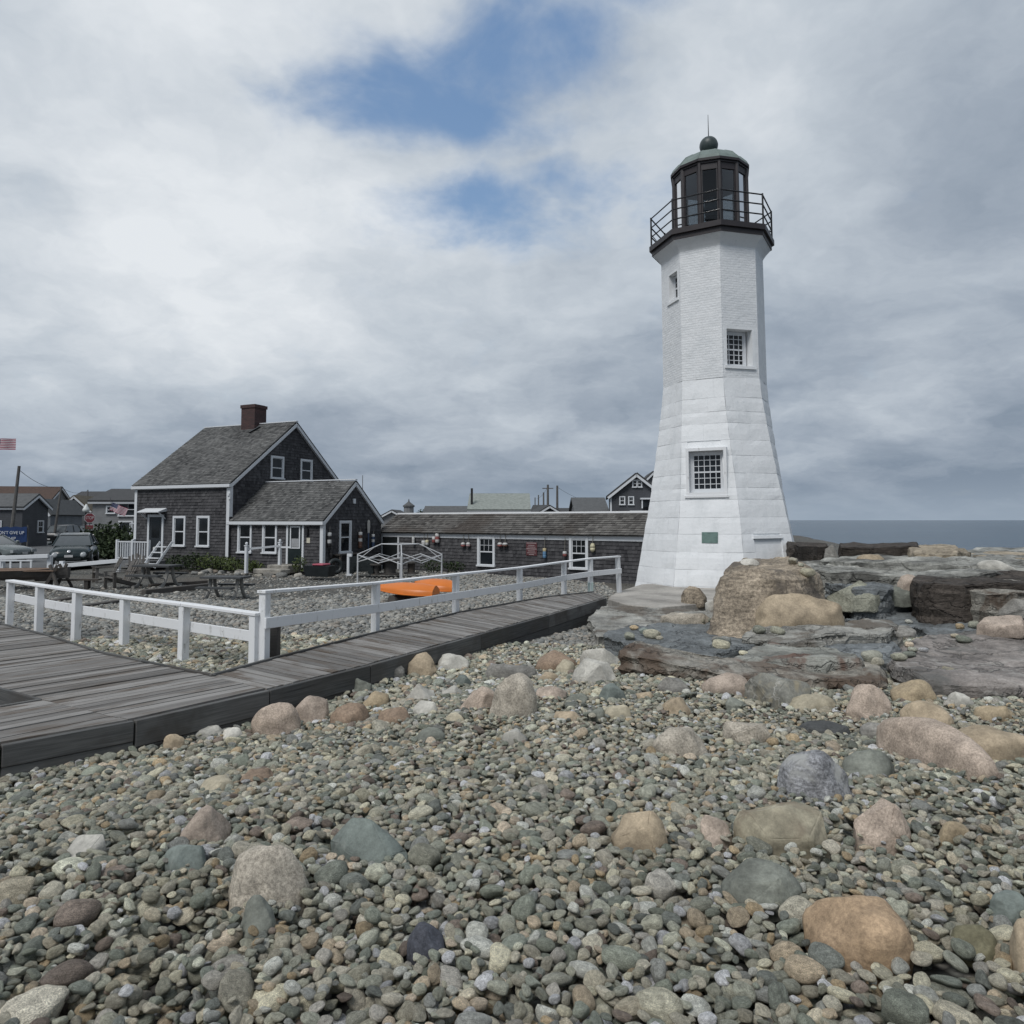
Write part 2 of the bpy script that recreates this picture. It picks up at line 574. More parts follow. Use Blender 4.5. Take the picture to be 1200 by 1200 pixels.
xs = np.concatenate([np.linspace(-700, -60, 14), np.linspace(-55, -16, 16), np.arange(-15, 16, .3), np.linspace(16.5, 60, 30), np.linspace(70, 320, 12)])
ys = np.concatenate([[-60, -20, -6], np.arange(-2, 30, .3), np.linspace(31, 90, 30), np.linspace(110, 900, 14)])
XX, YY = np.meshgrid(xs, ys)
ZZ = ground(XX, YY)
ZZ[YY > 45] -= .02
nx, ny = len(xs), len(ys)
me = bpy.data.meshes.new('shingle_beach')
idx = np.arange(nx * ny).reshape(ny, nx)
quads = np.stack([idx[:-1, :-1], idx[:-1, 1:], idx[1:, 1:], idx[1:, :-1]], -1).reshape(-1, 4)
me.from_pydata(np.stack([XX, YY, ZZ], -1).reshape(-1, 3).tolist(), [], quads.tolist())
me.materials.append(M_GRAVEL)
beach = bpy.data.objects.new('shingle_beach', me)
col.objects.link(beach)
tag(beach, kind='structure')

def sea_fn(nt, bs):
    v = objc(nt, False)
    w1 = nt.noise(nt.mapping(v, rot=(0, 0, .3), scale=(.10, .32, 1)), 1.0, 6, .62)
    w2 = nt.noise(nt.mapping(v, rot=(0, 0, .15), scale=(.010, .05, 1)), 1.0, 4, .6)
    nt.link(nt.mix(nt.maprange(w2, .35, .65, 0, 1), (.030, .058, .088), (.050, .088, .125)), bs.inputs['Base Color'])
    bs.inputs['Roughness'].default_value = .22
    bs.inputs['IOR'].default_value = 1.33
    bump(nt, bs, nt.math('ADD', nt.math('MULTIPLY', w1, .8), w2), .9, 2.2)
M_SEA = mat('sea_water', sea_fn)
sx = np.concatenate([-np.geomspace(45000, 40, 12), [0], np.geomspace(40, 45000, 12)])
sy = np.concatenate([[-2000, -200], np.geomspace(4, 50000, 22)])
sX, sY = np.meshgrid(sx, sy)
i2 = np.arange(len(sx) * len(sy)).reshape(len(sy), len(sx))
me = bpy.data.meshes.new('sea')
me.from_pydata(np.stack([sX, sY, np.full_like(sX, -3.1)], -1).reshape(-1, 3).tolist(), [], np.stack([i2[:-1, :-1], i2[:-1, 1:], i2[1:, 1:], i2[1:, :-1]], -1).reshape(-1, 4).tolist())
me.materials.append(M_SEA)
sea = bpy.data.objects.new('sea', me)
col.objects.link(sea)
tag(sea, kind='structure')

def asphalt_fn(nt, bs):
    v = objc(nt, False)
    a = nt.noise(v, 30, 3, .7); b = nt.noise(v, .4, 5, .6)
    t = nt.math('ADD', nt.math('MULTIPLY', a, .4), nt.math('MULTIPLY', b, .6))
    nt.link(nt.mix(nt.maprange(t, .3, .7, 0, 1), (.055, .058, .062), (.125, .128, .130)), bs.inputs['Base Color'])
    bs.inputs['Roughness'].default_value = .85
    bump(nt, bs, a, .3, .01)
M_ASPHALT = mat('asphalt', asphalt_fn)
mb = MB()
rp = [G(-260, 668, .06), G(40, 668, .06), G(112, 662, .06), G(146, 654, .06), G(112, 640, .06), G(98, 628, .06), G(95, 621, .06), G(74, 621, .06), G(58, 630, .06), G(30, 640, .06), G(-260, 642, .06)]
mb.prism([(p.x, p.y) for p in rp], .03, .062)
road = mb.build('asphalt_road', M_ASPHALT)
tag(road, kind='structure')

M_CONC = stone_mat('pale_concrete', [(.34, .32, .29)], speck=.12, unit=2.0, jitter=.02)
mb = MB()
ap = [G(712, 702, .02), G(722, 694, .02), G(752, 685, .02), G(775, 684, .02), G(842, 688, .02), G(842, 706, .02), G(770, 712, .02), G(735, 709, .02)]
mb.prism([(p.x, p.y) for p in ap], -.25, .03)
apron = mb.build('concrete_apron', M_CONC, bevel=.02)
tag(apron, kind='structure')

# ------------------------------------------------------------------ lighthouse
TX, TY = 7.36, 25.9
CORNER0 = R(-90)                          # the corner C points at -Y at the foot
PROF = [(-.45, 3.05), (1.1, 2.75), (3.3, 2.33), (5.4, 2.00), (6.6, 1.85), (7.0, 1.82)]
def tower_R(z):
    return float(np.interp(z, [p[0] for p in PROF] + [11.75], [p[1] for p in PROF] + [1.80]))
def twist(z):
    return R(-7.0) * float(ss(2.0, 7.5, np.array(z)))
def tcorner(k, z, dr=0.0):                # k = 0 is corner C, +1 the next to the right (D), -1 is B
    a = CORNER0 + k * R(45) + twist(z)
    r = tower_R(z) + dr / math.cos(R(22.5))
    return Vector((r * math.cos(a), r * math.sin(a), z))
def tower_paint(nt, bs):
    v = objc(nt, False)
    st = nt.noise(nt.mapping(v, scale=(2.4, 2.4, .8)), 1.2, 6, .6)
    fine = nt.noise(v, 9, 5, .65)
    c = nt.mix(nt.maprange(st, .45, .75, 0, .55, True), (.76, .775, .785), (.60, .625, .635))
    c = nt.mix(nt.maprange(fine, .60, .72, 0, .5), c, (.55, .575, .59))
    nt.link(c, bs.inputs['Base Color'])
    bs.inputs['Roughness'].default_value = .6
    bs.inputs['Specular IOR Level'].default_value = .3
    bump(nt, bs, nt.math('ADD', fine, nt.noise(v, 2.5, 3)), .35, .03)
M_TOWER = mat('painted_granite', tower_paint)
def brick_paint(nt, bs):
    v = objc(nt, False)
    sep = nt.n('ShaderNodeSeparateXYZ'); nt.link(v, sep.inputs[0])
    ang = nt.math('ARCTAN2', sep.outputs[1], sep.outputs[0])
    cmb = nt.n('ShaderNodeCombineXYZ')
    nt.link(nt.math('MULTIPLY', ang, 1.8), cmb.inputs[0])
    wob = nt.math('MULTIPLY', nt.math('SUBTRACT', nt.noise(v, 1.4, 3), .5), .05)
    nt.link(nt.math('ADD', sep.outputs[2], wob), cmb.inputs[1])
    br = nt.n('ShaderNodeTexBrick')
    nt.link(cmb.outputs[0], br.inputs['Vector'])
    br.inputs['Scale'].default_value = 1.0
    br.inputs['Brick Width'].default_value = .24
    br.inputs['Row Height'].default_value = .085
    br.inputs['Mortar Size'].default_value = .010
    br.inputs['Mortar Smooth'].default_value = .6
    br.inputs['Color1'].default_value = (1, 1, 1, 1)
    br.inputs['Color2'].default_value = (.86, .86, .86, 1)
    br.inputs['Mortar'].default_value = (.0, .0, .0, 1)
    big = nt.noise(v, 1.6, 6, .65)
    c = nt.mix(nt.maprange(big, .4, .72, 0, .5, True), (.74, .755, .765), (.59, .615, .63))
    nt.link(c, bs.inputs['Base Color'])
    bs.inputs['Roughness'].default_value = .6
    bump(nt, bs, nt.math('ADD', br.outputs[0], nt.math('MULTIPLY', nt.noise(v, 5, 5, .65), 2.6)), .42, .03)
M_BRICKW = mat('painted_brick', brick_paint)

light = thing('lighthouse', 'tall white octagonal lighthouse with black railed gallery and dark lantern', 'lighthouse', (TX, TY, 0))
light.rotation_euler = (0, R(-.5), 0)
# openings on the faces: face k lies between corners k and k+1  -> (u centre in m, width, z0, z1, recess)
OPEN = {-1: [(-.05, 1.12, 3.12, 4.50, .03)], 0: [(-.03, .98, 7.40, 8.66, .34)], -2: [(.18, .62, 9.98, 10.95, .22)]}
DOORN = (0, .02, 1.12, -.35, 1.62)        # the blocked doorway on face 0
def face_frame(k, z):
    a, b = tcorner(k, z), tcorner(k + 1, z)
    return a, b, (b - a).normalized()
def tower_core():
    lo, up = MB(), MB()
    zl = sorted(set([p[0] for p in PROF] + [8.9, 11.2, 11.75] + [z for v in OPEN.values() for o in v for z in o[2:4]] + [4.2, 2.2, 6.0, 9.2]))
    for i in range(len(zl) - 1):
        z0, z1 = zl[i], zl[i + 1]
        tgt = lo if z1 <= 7.0 + 1e-6 else up
        for k in range(8):
            kk = k if k < 4 else k - 8
            hole = None
            for o in OPEN.get(kk, []):
                if o[2] <= z0 + 1e-6 and o[3] >= z1 - 1e-6:
                    hole = o
            ins = -.03 if tgt is lo else 0.0
            a0, b0, a1, b1 = tcorner(kk, z0, ins), tcorner(kk + 1, z0, ins), tcorner(kk, z1, ins), tcorner(kk + 1, z1, ins)
            if hole is None:
                tgt.add([a0, b0, b1, a1], [(0, 1, 2, 3)])
            else:
                def at(a, b, u):
                    L = (b - a).length
                    return a + (b - a) * (.5 + u / L)
                u0, u1 = hole[0] - hole[1] / 2, hole[0] + hole[1] / 2
                tgt.add([a0, at(a0, b0, u0), at(a1, b1, u0), a1], [(0, 1, 2, 3)])
                tgt.add([at(a0, b0, u1), b0, b1, at(a1, b1, u1)], [(0, 1, 2, 3)])
    c = lo.build('stone_core', M_TOWER, light)
    b = up.build('brick_shaft', M_BRICKW, light)
tower_core()
# granite blocks, painted, on the faces that show (300 or fewer)
def granite_blocks():
    rnd = random.Random(5)
    zs = [-.45]
    while zs[-1] < 6.9:
        zs.append(min(zs[-1] + rnd.uniform(.38, .60), 7.0))
    if zs[-1] - zs[-2] < .25:
        zs.pop(-2)
    for k in (-3, -2, -1, 0, 1):
        for z0, z1 in zip(zs[:-1], zs[1:]):
            L = (tcorner(k + 1, z0) - tcorner(k, z0)).length
            cuts, u = [0.0], rnd.uniform(.4, 1.2)
            while u < L - .3:
                cuts.append(u / L)
                u += rnd.uniform(.8, 1.5)
            cuts.append(1.0)
            for c0, c1 in zip(cuts[:-1], cuts[1:]):
                um = ((c0 + c1) / 2 - .5) * L
                hw = (c1 - c0) * L / 2
                bad = False
                for o in OPEN.get(k, []):
                    if um + hw > o[0] - o[1] / 2 - .02 and um - hw < o[0] + o[1] / 2 + .02 and z1 > o[2] + .01 and z0 < o[3] - .01:
                        bad = o
                if k == DOORN[0] and um + hw > DOORN[1] - DOORN[2] / 2 and um - hw < DOORN[1] + DOORN[2] / 2 and z0 < DOORN[4] - .05:
                    bad = (DOORN[1], DOORN[2])
                pieces = [(c0, c1)]
                if bad:
                    e0, e1 = .5 + (bad[0] - bad[1] / 2 - .015) / L, .5 + (bad[0] + bad[1] / 2 + .015) / L
                    pieces = [q for q in ((c0, min(c1, e0)), (max(c0, e1), c1)) if q[1] - q[0] > .05]
                for (p0, p1) in pieces:
                    j = .003
                    pr = rnd.uniform(-.003, .008)
                    tl = [rnd.uniform(-.004, .004) for _ in range(4)]
                    mb = MB()
                    NU, NW = 4, 3
                    vs = []
                    wl = rnd.uniform(-.012, .012)
                    for b in range(NW + 1):
                        for a in range(NU + 1):
                            fu, fw = a / NU, b / NW
                            zz = z0 + j + (z1 - z0 - 2 * j) * fw + wl * math.sin(fu * 3.1) * (1 if 0 < fw < 1 else .4)
                            A, B = tcorner(k, zz), tcorner(k + 1, zz)
                            uu = p0 + .001 / L + (p1 - p0 - .002 / L) * fu
                            P = A + (B - A) * uu
                            nrm = Vector((-(A - B).y, (A - B).x, 0)).normalized()
                            if nrm.dot(A) < 0:
                                nrm = -nrm
                            edge = b in (0, NW)
                            h = pr + tl[0] * fu + tl[1] * fw + (0 if edge else .005) + (-.012 * max(0, noise.noise(P * 1.7 + Vector((3, 1, 9))) * 2.2) if edge else 0) + .016 * noise.noise(P * 2.3)
                            vs.append(P + nrm * h)
                    n1 = len(vs)
                    ring = [a for a in range(NU + 1)] + [b * (NU + 1) + NU for b in range(1, NW + 1)] + [NW * (NU + 1) + a for a in range(NU - 1, -1, -1)] + [b * (NU + 1) for b in range(NW - 1, 0, -1)]
                    back = []
                    for r_ in ring:
                        P = vs[r_]
                        back.append(Vector((P.x, P.y, P.z)) - Vector((P.x, P.y, 0)).normalized() * .04)
                    fs = [(b * (NU + 1) + a, b * (NU + 1) + a + 1, (b + 1) * (NU + 1) + a + 1, (b + 1) * (NU + 1) + a) for b in range(NW) for a in range(NU)]
                    m = len(ring)
                    fs += [(ring[i], n1 + i, n1 + (i + 1) % m, ring[(i + 1) % m]) for i in range(m)]
                    mb.add(vs + back, fs)
                    mb.build('granite_block', M_TOWER, light)
granite_blocks()

def wall_matrix(k, u, z, out=0.0):
    """local x along the face, y outward, z up, at the face point (u, z)"""
    A, B = tcorner(k, z), tcorner(k + 1, z)
    m = (A + B) / 2
    d = (B - A).normalized()
    n = Vector((d.y, -d.x, 0))
    if n.dot(m) < 0:
        n = -n
    o = m + d * u + n * out
    return Matrix(((d.x, n.x, 0, o.x), (d.y, n.y, 0, o.y), (0, 0, 1, o.z), (0, 0, 0, 1)))
def sash_window(parent, M, w, h, cols, rows, frame=.07, depth=.05, casing=0.0, sill=True, glass=M_GLASS, wm=None, caslabel=None, back=0.0, mid=True, name='window'):
    """M: x along the wall, y outward (0 = wall face), z up from the opening's foot; two sashes of rows/2"""
    wm = wm or WTRIM
    mb = MB(M)
    f = frame
    y0, y1 = back, back + depth
    if casing:
        c = casing
        mb.box(-w / 2 - c, -w / 2, y0, y1 + .03, -0.0, h + c)
        mb.box(w / 2, w / 2 + c, y0, y1 + .03, -0.0, h + c)
        mb.box(-w / 2, w / 2, y0, y1 + .027, h, h + c)
    else:
        mb.box(-w / 2, -w / 2 + f, y0, y1, 0, h)
        mb.box(w / 2 - f, w / 2, y0, y1, 0, h)
        mb.box(-w / 2 + f, w / 2 - f, y0, y1 - .003, h - f, h)
        mb.box(-w / 2 + f, w / 2 - f, y0, y1 - .003, 0, f)
    win = mb.build(name, wm, parent)
    if sill:
        c = casing or 0.0
        mb = MB(M)
        mb.box(-w / 2 - c - .03, w / 2 + c + .03, y0, y1 + .075, -.07, -.002)
        mb.build('sill', wm, win)
    i = 0 if casing else f
    mb = MB(M)
    W0, W1, H0, H1 = -w / 2 + i, w / 2 - i, i, h - i
    r = .022 if cols > 3 else .016
    st = .045 if cols > 3 else .034
    ya, yb = y0 + .004, y1 - .012
    mb.box(W0, W0 + st, ya, yb, H0, H1); mb.box(W1 - st, W1, ya, yb, H0, H1)
    mb.box(W0 + st, W1 - st, ya, yb - .002, H0, H0 + st); mb.box(W0 + st, W1 - st, ya, yb - .002, H1 - st, H1)
    if mid:
        mb.box(W0 + st, W1 - st, ya, yb + .004, (H0 + H1) / 2 - .025, (H0 + H1) / 2 + .025)
    for c in range(1, cols):
        x = W0 + (W1 - W0) * c / cols
        mb.box(x - r / 2, x + r / 2, ya, yb - .004, H0 + st if cols > 3 else (H0 + H1) / 2, H1 - st)
    for q in range(1, rows):
        if (mid and q * 2 == rows) or (cols <= 3 and q * 2 < rows):
            continue
        z = H0 + (H1 - H0) * q / rows
        mb.box(W0 + st, W1 - st, ya, yb - .006, z - r / 2, z + r / 2)
    mb.build('sash', wm, win)
    mb = MB(M)
    hm = (H0 + H1) / 2
    mb.box(W0 + .01, W1 - .01, y0 + .006, y0 + .016, H0 + .01, hm)
    mb.build('pane', glass, win)
    mb = MB(M)
    mb.box(W0 + .01, W1 - .01, y0 + .010, y0 + .020, hm, H1 - .01)
    mb.build('pane', glass, win)
    return win
# recessed openings with jambs
for k, lst in OPEN.items():
    for (u, w, z0, z1, rec) in lst:
        M = wall_matrix(k, u, z0)
        top = wall_matrix(k, u, z1)
        slope = (M.translation - top.translation).length
        slope = math.sqrt(max((M.translation.xy - top.translation.xy).length_squared, 0))
        mb = MB(M)
        ro = -rec - slope - .02
        t = .10
        mb.box(-w / 2 - t, -w / 2, ro - .08, .004 - (slope if k else 0), -.0, z1 - z0)
        mb.box(w / 2, w / 2 + t, ro - .08, .004 - (slope if k else 0), -.0, z1 - z0)
        mb.box(-w / 2 - t, w / 2 + t, ro - .08, .002 - slope, z1 - z0, z1 - z0 + t)
        mb.box(-w / 2 - t, w / 2 + t, ro - .08, .05, -t, 0)
        mb.build('window_jamb', WP if k == -1 else M_TOWER, light)
        if k == -1:
            sash_window(light, M, w - .01, z1 - z0 - .01, 5, 6, .085, .06, back=ro, sill=True)
        elif k == 0:
            M2 = M @ Matrix.Translation((-.02, 0, .0))
            sash_window(light, M2, w - .06, z1 - z0 - .01, 4, 6, .08, .06, back=ro, sill=False)
        else:
            sash_window(light, M, w - .01, z1 - z0 - .01, 2, 4, .06, .05, back=ro, sill=True)
# wooden surround on the lower window
M = wall_matrix(-1, OPEN[-1][0][0], 3.12)
mb = MB(M)
w, h = 1.12, 1.38
mb.box(-w / 2 - .10, -w / 2 - .002, -.28, .035, -.10, h + .10); mb.box(w / 2 + .002, w / 2 + .10, -.28, .035, -.10, h + .10)
mb.box(-w / 2 - .002, w / 2 + .002, -.28, .032, h + .003, h + .10)
mb.box(-w / 2 - .15, w / 2 + .15, -.25, .075, -.17, -.10)
mb.build('window_surround', WP, light)
# blocked doorway
M = wall_matrix(0, DOORN[1], DOORN[3])
mb = MB(M)
mb.M = M @ Matrix.Rotation(R(9.3), 4, 'X')
mb.box(-.545, .545, -.09, -.055, 0, DOORN[4] - DOORN[3])
mb.build('blocked_doorway', white_paint('doorway_paint', (.62, .645, .66), .2), light)
mb = MB(M @ Matrix.Rotation(R(9.3), 4, 'X'))
mb.box(-.60, .60, -.05, .03, DOORN[4] - DOORN[3], DOORN[4] - DOORN[3] + .10)
mb.build('lintel', M_TOWER, light)
# bronze plaque
M = wall_matrix(-1, .02, 1.46) @ Matrix.Rotation(R(9.3), 4, 'X')
M_PLAQ = plain('verdigris_bronze', (.115, .185, .165), .5, .2, 9)
mb = MB(M)
mb.box(-.255, .255, .0, .030, 0, .36)
pl = mb.build('bronze_plaque', M_PLAQ, light, bevel=.006)
mb = MB(M)
for i in range(7):
    mb.box(-.18 + .02 * (i % 3), .18 - .03 * (i % 2), .030, .0335, .06 + .036 * i, .072 + .036 * i)
mb.build('lettering', plain('plaque_raised', (.17, .25, .23), .5), pl)

# gallery
UP = Matrix.Translation((0, 0, .32))
def ring_poly(r, n=8, tw=R(-7.0), z=0.0):
    return [Vector((r * math.cos(CORNER0 + tw + i * 2 * math.pi / n), r * math.sin(CORNER0 + tw + i * 2 * math.pi / n), z)) for i in range(n)]
mb = MB(UP)
prof = [(1.79, 11.18), (1.83, 11.26), (1.91, 11.37), (2.02, 11.49), (2.10, 11.57)]
vs, fs = [], []
for (r, z) in prof:
    vs += ring_poly(r, 8, R(-7), z)
for i in range(len(prof) - 1):
    for k in range(8):
        fs.append((i * 8 + k, i * 8 + (k + 1) % 8, (i + 1) * 8 + (k + 1) % 8, (i + 1) * 8 + k))
mb.add(vs, fs)
mb.build('gallery_cove', M_TOWER, light)
mb = MB(UP)
mb.prism(ring_poly(2.13), 11.57, 11.74); mb.prism(ring_poly(2.22), 11.742, 11.93)
mb.build('gallery_deck', M_BROWN, light)
mb = MB(UP)
mb.prism(ring_poly(1.38, 12), 11.93, 12.02)
mb.build('lantern_curb', M_BROWN, light)
rl = ring_poly(2.14)
for i in range(8):
    p = rl[i]
    mb = MB(UP)
    mb.tube([(p.x, p.y, 11.93), (p.x, p.y, 13.02)], .032, 8)
    mb.build('railing_post', M_BLACK, light)
    q = rl[(i + 1) % 8]
    for hz in (12.29, 12.64, 12.98):
        mb = MB(UP)
        mb.tube([(p.x, p.y, hz), (q.x, q.y, hz)], .025, 6)
        mb.build('railing_bar', M_BLACK, light)
    if i % 2 == 0:
        mb = MB(UP)
        pin = p * .84
        mb.tube([(p.x, p.y, 12.40), (pin.x, pin.y, 11.93)], .014, 6)
        mb.build('railing_brace', M_BLACK, light)
# lantern room, twelve sided
LR, LZ0, LZ1 = 1.30, 12.02, 14.42
lp = ring_poly(LR, 12, R(-1))
mb = MB(UP); 
for i in range(12):
    p, q = lp[i], lp[(i + 1) % 12]
    m1 = MB(UP); m1.tube([(p.x, p.y, LZ0), (p.x, p.y, LZ1)], .075, 6)
    m1.build('mullion', M_BROWN, light)
    d = (q - p).normalized(); n = Vector((d.y, -d.x, 0)); 
    if n.dot(p) < 0: n = -n
    c = (p + q) / 2
    M = Matrix(((d.x, n.x, 0, c.x), (d.y, n.y, 0, c.y), (0, 0, 1, .32), (0, 0, 0, 1)))
    w = (q - p).length
    m1 = MB(M)
    m1.box(-w / 2, w / 2, -.05, .02, LZ0, LZ0 + .10); m1.box(-w / 2, w / 2, -.05, .02, LZ1 - .30, LZ1)
    m1.box(-w / 2, -w / 2 + .10, -.05, .014, LZ0 + .10, LZ1 - .30); m1.box(w / 2 - .10, w / 2, -.05, .014, LZ0 + .10, LZ1 - .30)
    m1.build('glazing_frame', M_BROWN, light)
    m1 = MB(M)
    m1.box(-w / 2 + .07, w / 2 - .07, -.026, -.018, LZ0 + .09, LZ1 - .29)
    m1.build('lantern_pane', M_CLEAR, light)
mb = MB(UP); mb.prism(ring_poly(1.24, 12, R(-1)), LZ1 - .34, LZ1 - .28)
mb.build('lantern_ceiling', plain('lantern_inside', (.05, .05, .055), .7), light)
mb = MB(UP); mb.prism(ring_poly(1.42, 12, R(-1)), LZ1, LZ1 + .09); mb.prism(ring_poly(1.36, 12, R(-1)), LZ1 - .07, LZ1 - .001)
mb.build('lantern_eave', M_BROWN, light)
mb = MB(UP)
dp = [(1.40, .09), (1.32, .24), (1.12, .46), (.82, .64), (.45, .78), (.22, .84), (.20, .92)]
vs, fs = [], []
for (r, z) in dp:
    vs += ring_poly(r, 12, R(-1), LZ1 + z)
for i in range(len(dp) - 1):
    for k in range(12):
        fs.append((i * 12 + k, i * 12 + (k + 1) % 12, (i + 1) * 12 + (k + 1) % 12, (i + 1) * 12 + k))
fs.append(tuple(range((len(dp) - 1) * 12, len(dp) * 12)))
mb.add(vs, fs)
dome = mb.build('dome', M_COPPER, light)
for k in range(12):
    m1 = MB(UP)
    m1.tube([vs[i * 12 + k] for i in range(len(dp) - 1)], .016, 5)
    m1.build('dome_rib', M_COPPER, dome)
mb = MB(UP)
mb.lathe([(.05, 0)] + [(.335 * math.sin(t), .335 - .335 * math.cos(t)) for t in np.linspace(.3, math.pi - .12, 12)], 20, (0, 0, LZ1 + .84))
mb.build('ventilator_ball', M_BALL, light, smooth=True)
mb = MB(UP)
mb.tube([(0, 0, LZ1 + 1.48), (0, 0, LZ1 + 2.35)], [.018, .008], 6)
mb.build('lightning_rod', M_BLACK, light)
# the lamp on its pedestal inside
mb = MB(UP)
mb.lathe([(.26, 0), (.26, .06), (.10, .12), (.10, .75), (.24, .80), (.26, .88)], 14, (.05, 0, LZ0))
mb.build('lamp_pedestal', M_BLACK, light, smooth=False)
mb = MB(UP)
mb.lathe([(.18, 0), (.25, .12), (.28, .35), (.25, .58), (.15, .72)], 14, (.05, 0, LZ0 + .88))
mb.build('lens', plain('lens_glass', (.25, .28, .28), .15), light, smooth=True)
mb = MB(UP); mb.prism(ring_poly(1.23, 12, R(-1)), LZ0 - .002, LZ0 + .02)
mb.build('lantern_floor', M_BROWN, light)
# ------------------------------------------------------------------ boardwalk
walk = thing('boardwalk', 'weathered grey plank boardwalk running from the lower left to the lighthouse', 'boardwalk', (-3.2, 9.2, 0))
ZD = .30
def plank(a0, a1, b0, b1, parent, material=M_DECK, name='plank', t=.04, dz=0.0, dy=0.0):
    """a0,a1 the near and far corners of one end, b0,b1 of the other"""
    A, B = (a0 + a1) / 2, (b0 + b1) / 2
    x = (B - A); x.z = 0; x.normalize()
    y = Vector((-x.y, x.x, 0))
    loc = Matrix(((x.x, y.x, 0, A.x), (x.y, y.y, 0, A.y), (0, 0, 1, ZD + dz), (0, 0, 0, 1)))
    inv = loc.inverted()
    mb = MB(inv)
    q = [a0, b0, b1, a1]
    mb.add([Vector((p.x, p.y, ZD + dz - t)) for p in q] + [Vector((p.x, p.y, ZD + dz)) for p in q], [(3, 2, 1, 0), (4, 5, 6, 7), (0, 1, 5, 4), (1, 2, 6, 5), (2, 3, 7, 6), (3, 0, 4, 7)])
    o = bpy.data.objects.new(name, mb.mesh(name, material))
    col.objects.link(o)
    o.parent = parent
    o.matrix_local = Matrix.Translation(-Vector(parent.location)) @ loc
    return o
def poly_at(pts, t):
    L = [0.0]
    for a, b in zip(pts[:-1], pts[1:]):
        L.append(L[-1] + (b - a).length)
    s = t * L[-1]
    for i in range(len(pts) - 1):
        if s <= L[i + 1] + 1e-9:
            return pts[i] + (pts[i + 1] - pts[i]) * ((s - L[i]) / (L[i + 1] - L[i]))
    return pts[-1]
rndw = random.Random(3)
LC = LEFT_EDGE
RC = RIGHT_EDGE[3:]
NPL = 86
for i in range(NPL):
    t0, t1 = i / NPL, (i + 1) / NPL
    g = .0008
    e = rndw.uniform(-.0004, .0006)
    plank(poly_at(LC, t0 + g), poly_at(LC, t1 - g + e), poly_at(RC, t0 + g), poly_at(RC, t1 - g + e), walk, dz=rndw.uniform(-.007, .006))
def strips(poly, u, width, parent):
    """boards along u that fill a polygon"""
    u = u.normalized()
    v = Vector((-u.y, u.x, 0))
    P = [(p.dot(u), p.dot(v)) for p in poly]
    def cut(y):
        xs_ = []
        for (x0, y0), (x1, y1) in zip(P, P[1:] + P[:1]):
            if (y0 <= y) != (y1 <= y):
                xs_.append(x0 + (x1 - x0) * (y - y0) / (y1 - y0))
        xs_.sort()
        return list(zip(xs_[::2], xs_[1::2]))
    y = min(p[1] for p in P) + .004
    ymax = max(p[1] for p in P)
    while y < ymax - .05:
        y1 = min(y + width - .012, ymax - .002)
        ca, cb, cm = cut(y), cut(y1), cut((y + y1) / 2)
        if len(ca) == len(cb) == len(cm):
            segs = list(zip(ca, cb))
        else:
            segs = [(c, c) for c in cm]
        for (a, b) in segs:
            if max(a[1] - a[0], b[1] - b[0]) < .08:
                continue
            pt = lambda s, yy: u * s + v * yy
            plank(pt(a[0], y), pt(b[0], y1), pt(a[1], y), pt(b[1], y1), parent, dz=rndw.uniform(-.008, .006))
        y += width
UD = G(312, 807, ZD) - G(0, 870, ZD)
PA = [G(312, 807, ZD), G(250, 793, ZD), G(165, 776, ZD), G(115, 765, ZD), G(53, 745, ZD), G(0, 732, ZD), G(-160, 702, ZD), G(-260, 740, ZD), G(0, 806, ZD), G(50, 820, ZD), G(150, 843, ZD)]
PB = [G(50, 820.6, ZD), G(149, 843.6, ZD), G(0, 870, ZD), G(-420, 935, ZD), G(-420, 893, ZD), G(0, 829, ZD)]
strips(PA, UD, .135, walk)
strips(PB, UD, .135, walk)
def edge_boards(pts, z0, z1, thick, out, material=M_SKIRT, name='edge_board', tiers=1, proud=0.0):
    for i, (a, b) in enumerate(zip(pts[:-1], pts[1:])):
        d = (b - a); d.z = 0
        L = d.length
        d.normalize()
        n = Vector((d.y, -d.x, 0)) * out
        for k in range(tiers):
            za, zb = z0 + (z1 - z0) * k / tiers, z0 + (z1 - z0) * (k + 1) / tiers - .006
            loc = Matrix(((d.x, n.x, 0, a.x + n.x * (thick / 2 + .004)), (d.y, n.y, 0, a.y + n.y * (thick / 2 + .004)), (0, 0, 1, za), (0, 0, 0, 1)))
            mb = MB()
            j = .012 * (k % 2)
            mb.box(.004, L - .004, -thick / 2 - j * 0, thick / 2 + j, 0, zb - za)
            o = mb.build(name, material, walk, bevel=.006)
            o.matrix_local = Matrix.Translation(-Vector(walk.location)) @ loc
edge_boards(RIGHT_EDGE[:3], -.10, ZD - .006, .05, 1, tiers=2)
edge_boards(RIGHT_EDGE[2:], -.22, ZD - .006, .05, 1, tiers=2)
edge_boards([G(248, 793, ZD)] + LEFT_EDGE[1:], -.02, ZD + .035, .04, -1)
edge_boards([PA[1], PA[2], PA[3], PA[4], PA[5], PA[6]], -.02, ZD + .03, .04, 1)
edge_boards([PA[7], PA[8], PA[9]], -.02, ZD + .02, .04, 1)
edge_boards([PB[0] + Vector((0, 0, 0)), PB[5], PB[4]], -.02, ZD + .02, .04, 1)
edge_boards([LEFT_EDGE[-1], RIGHT_EDGE[-1]], -.10, ZD - .006, .04, -1)

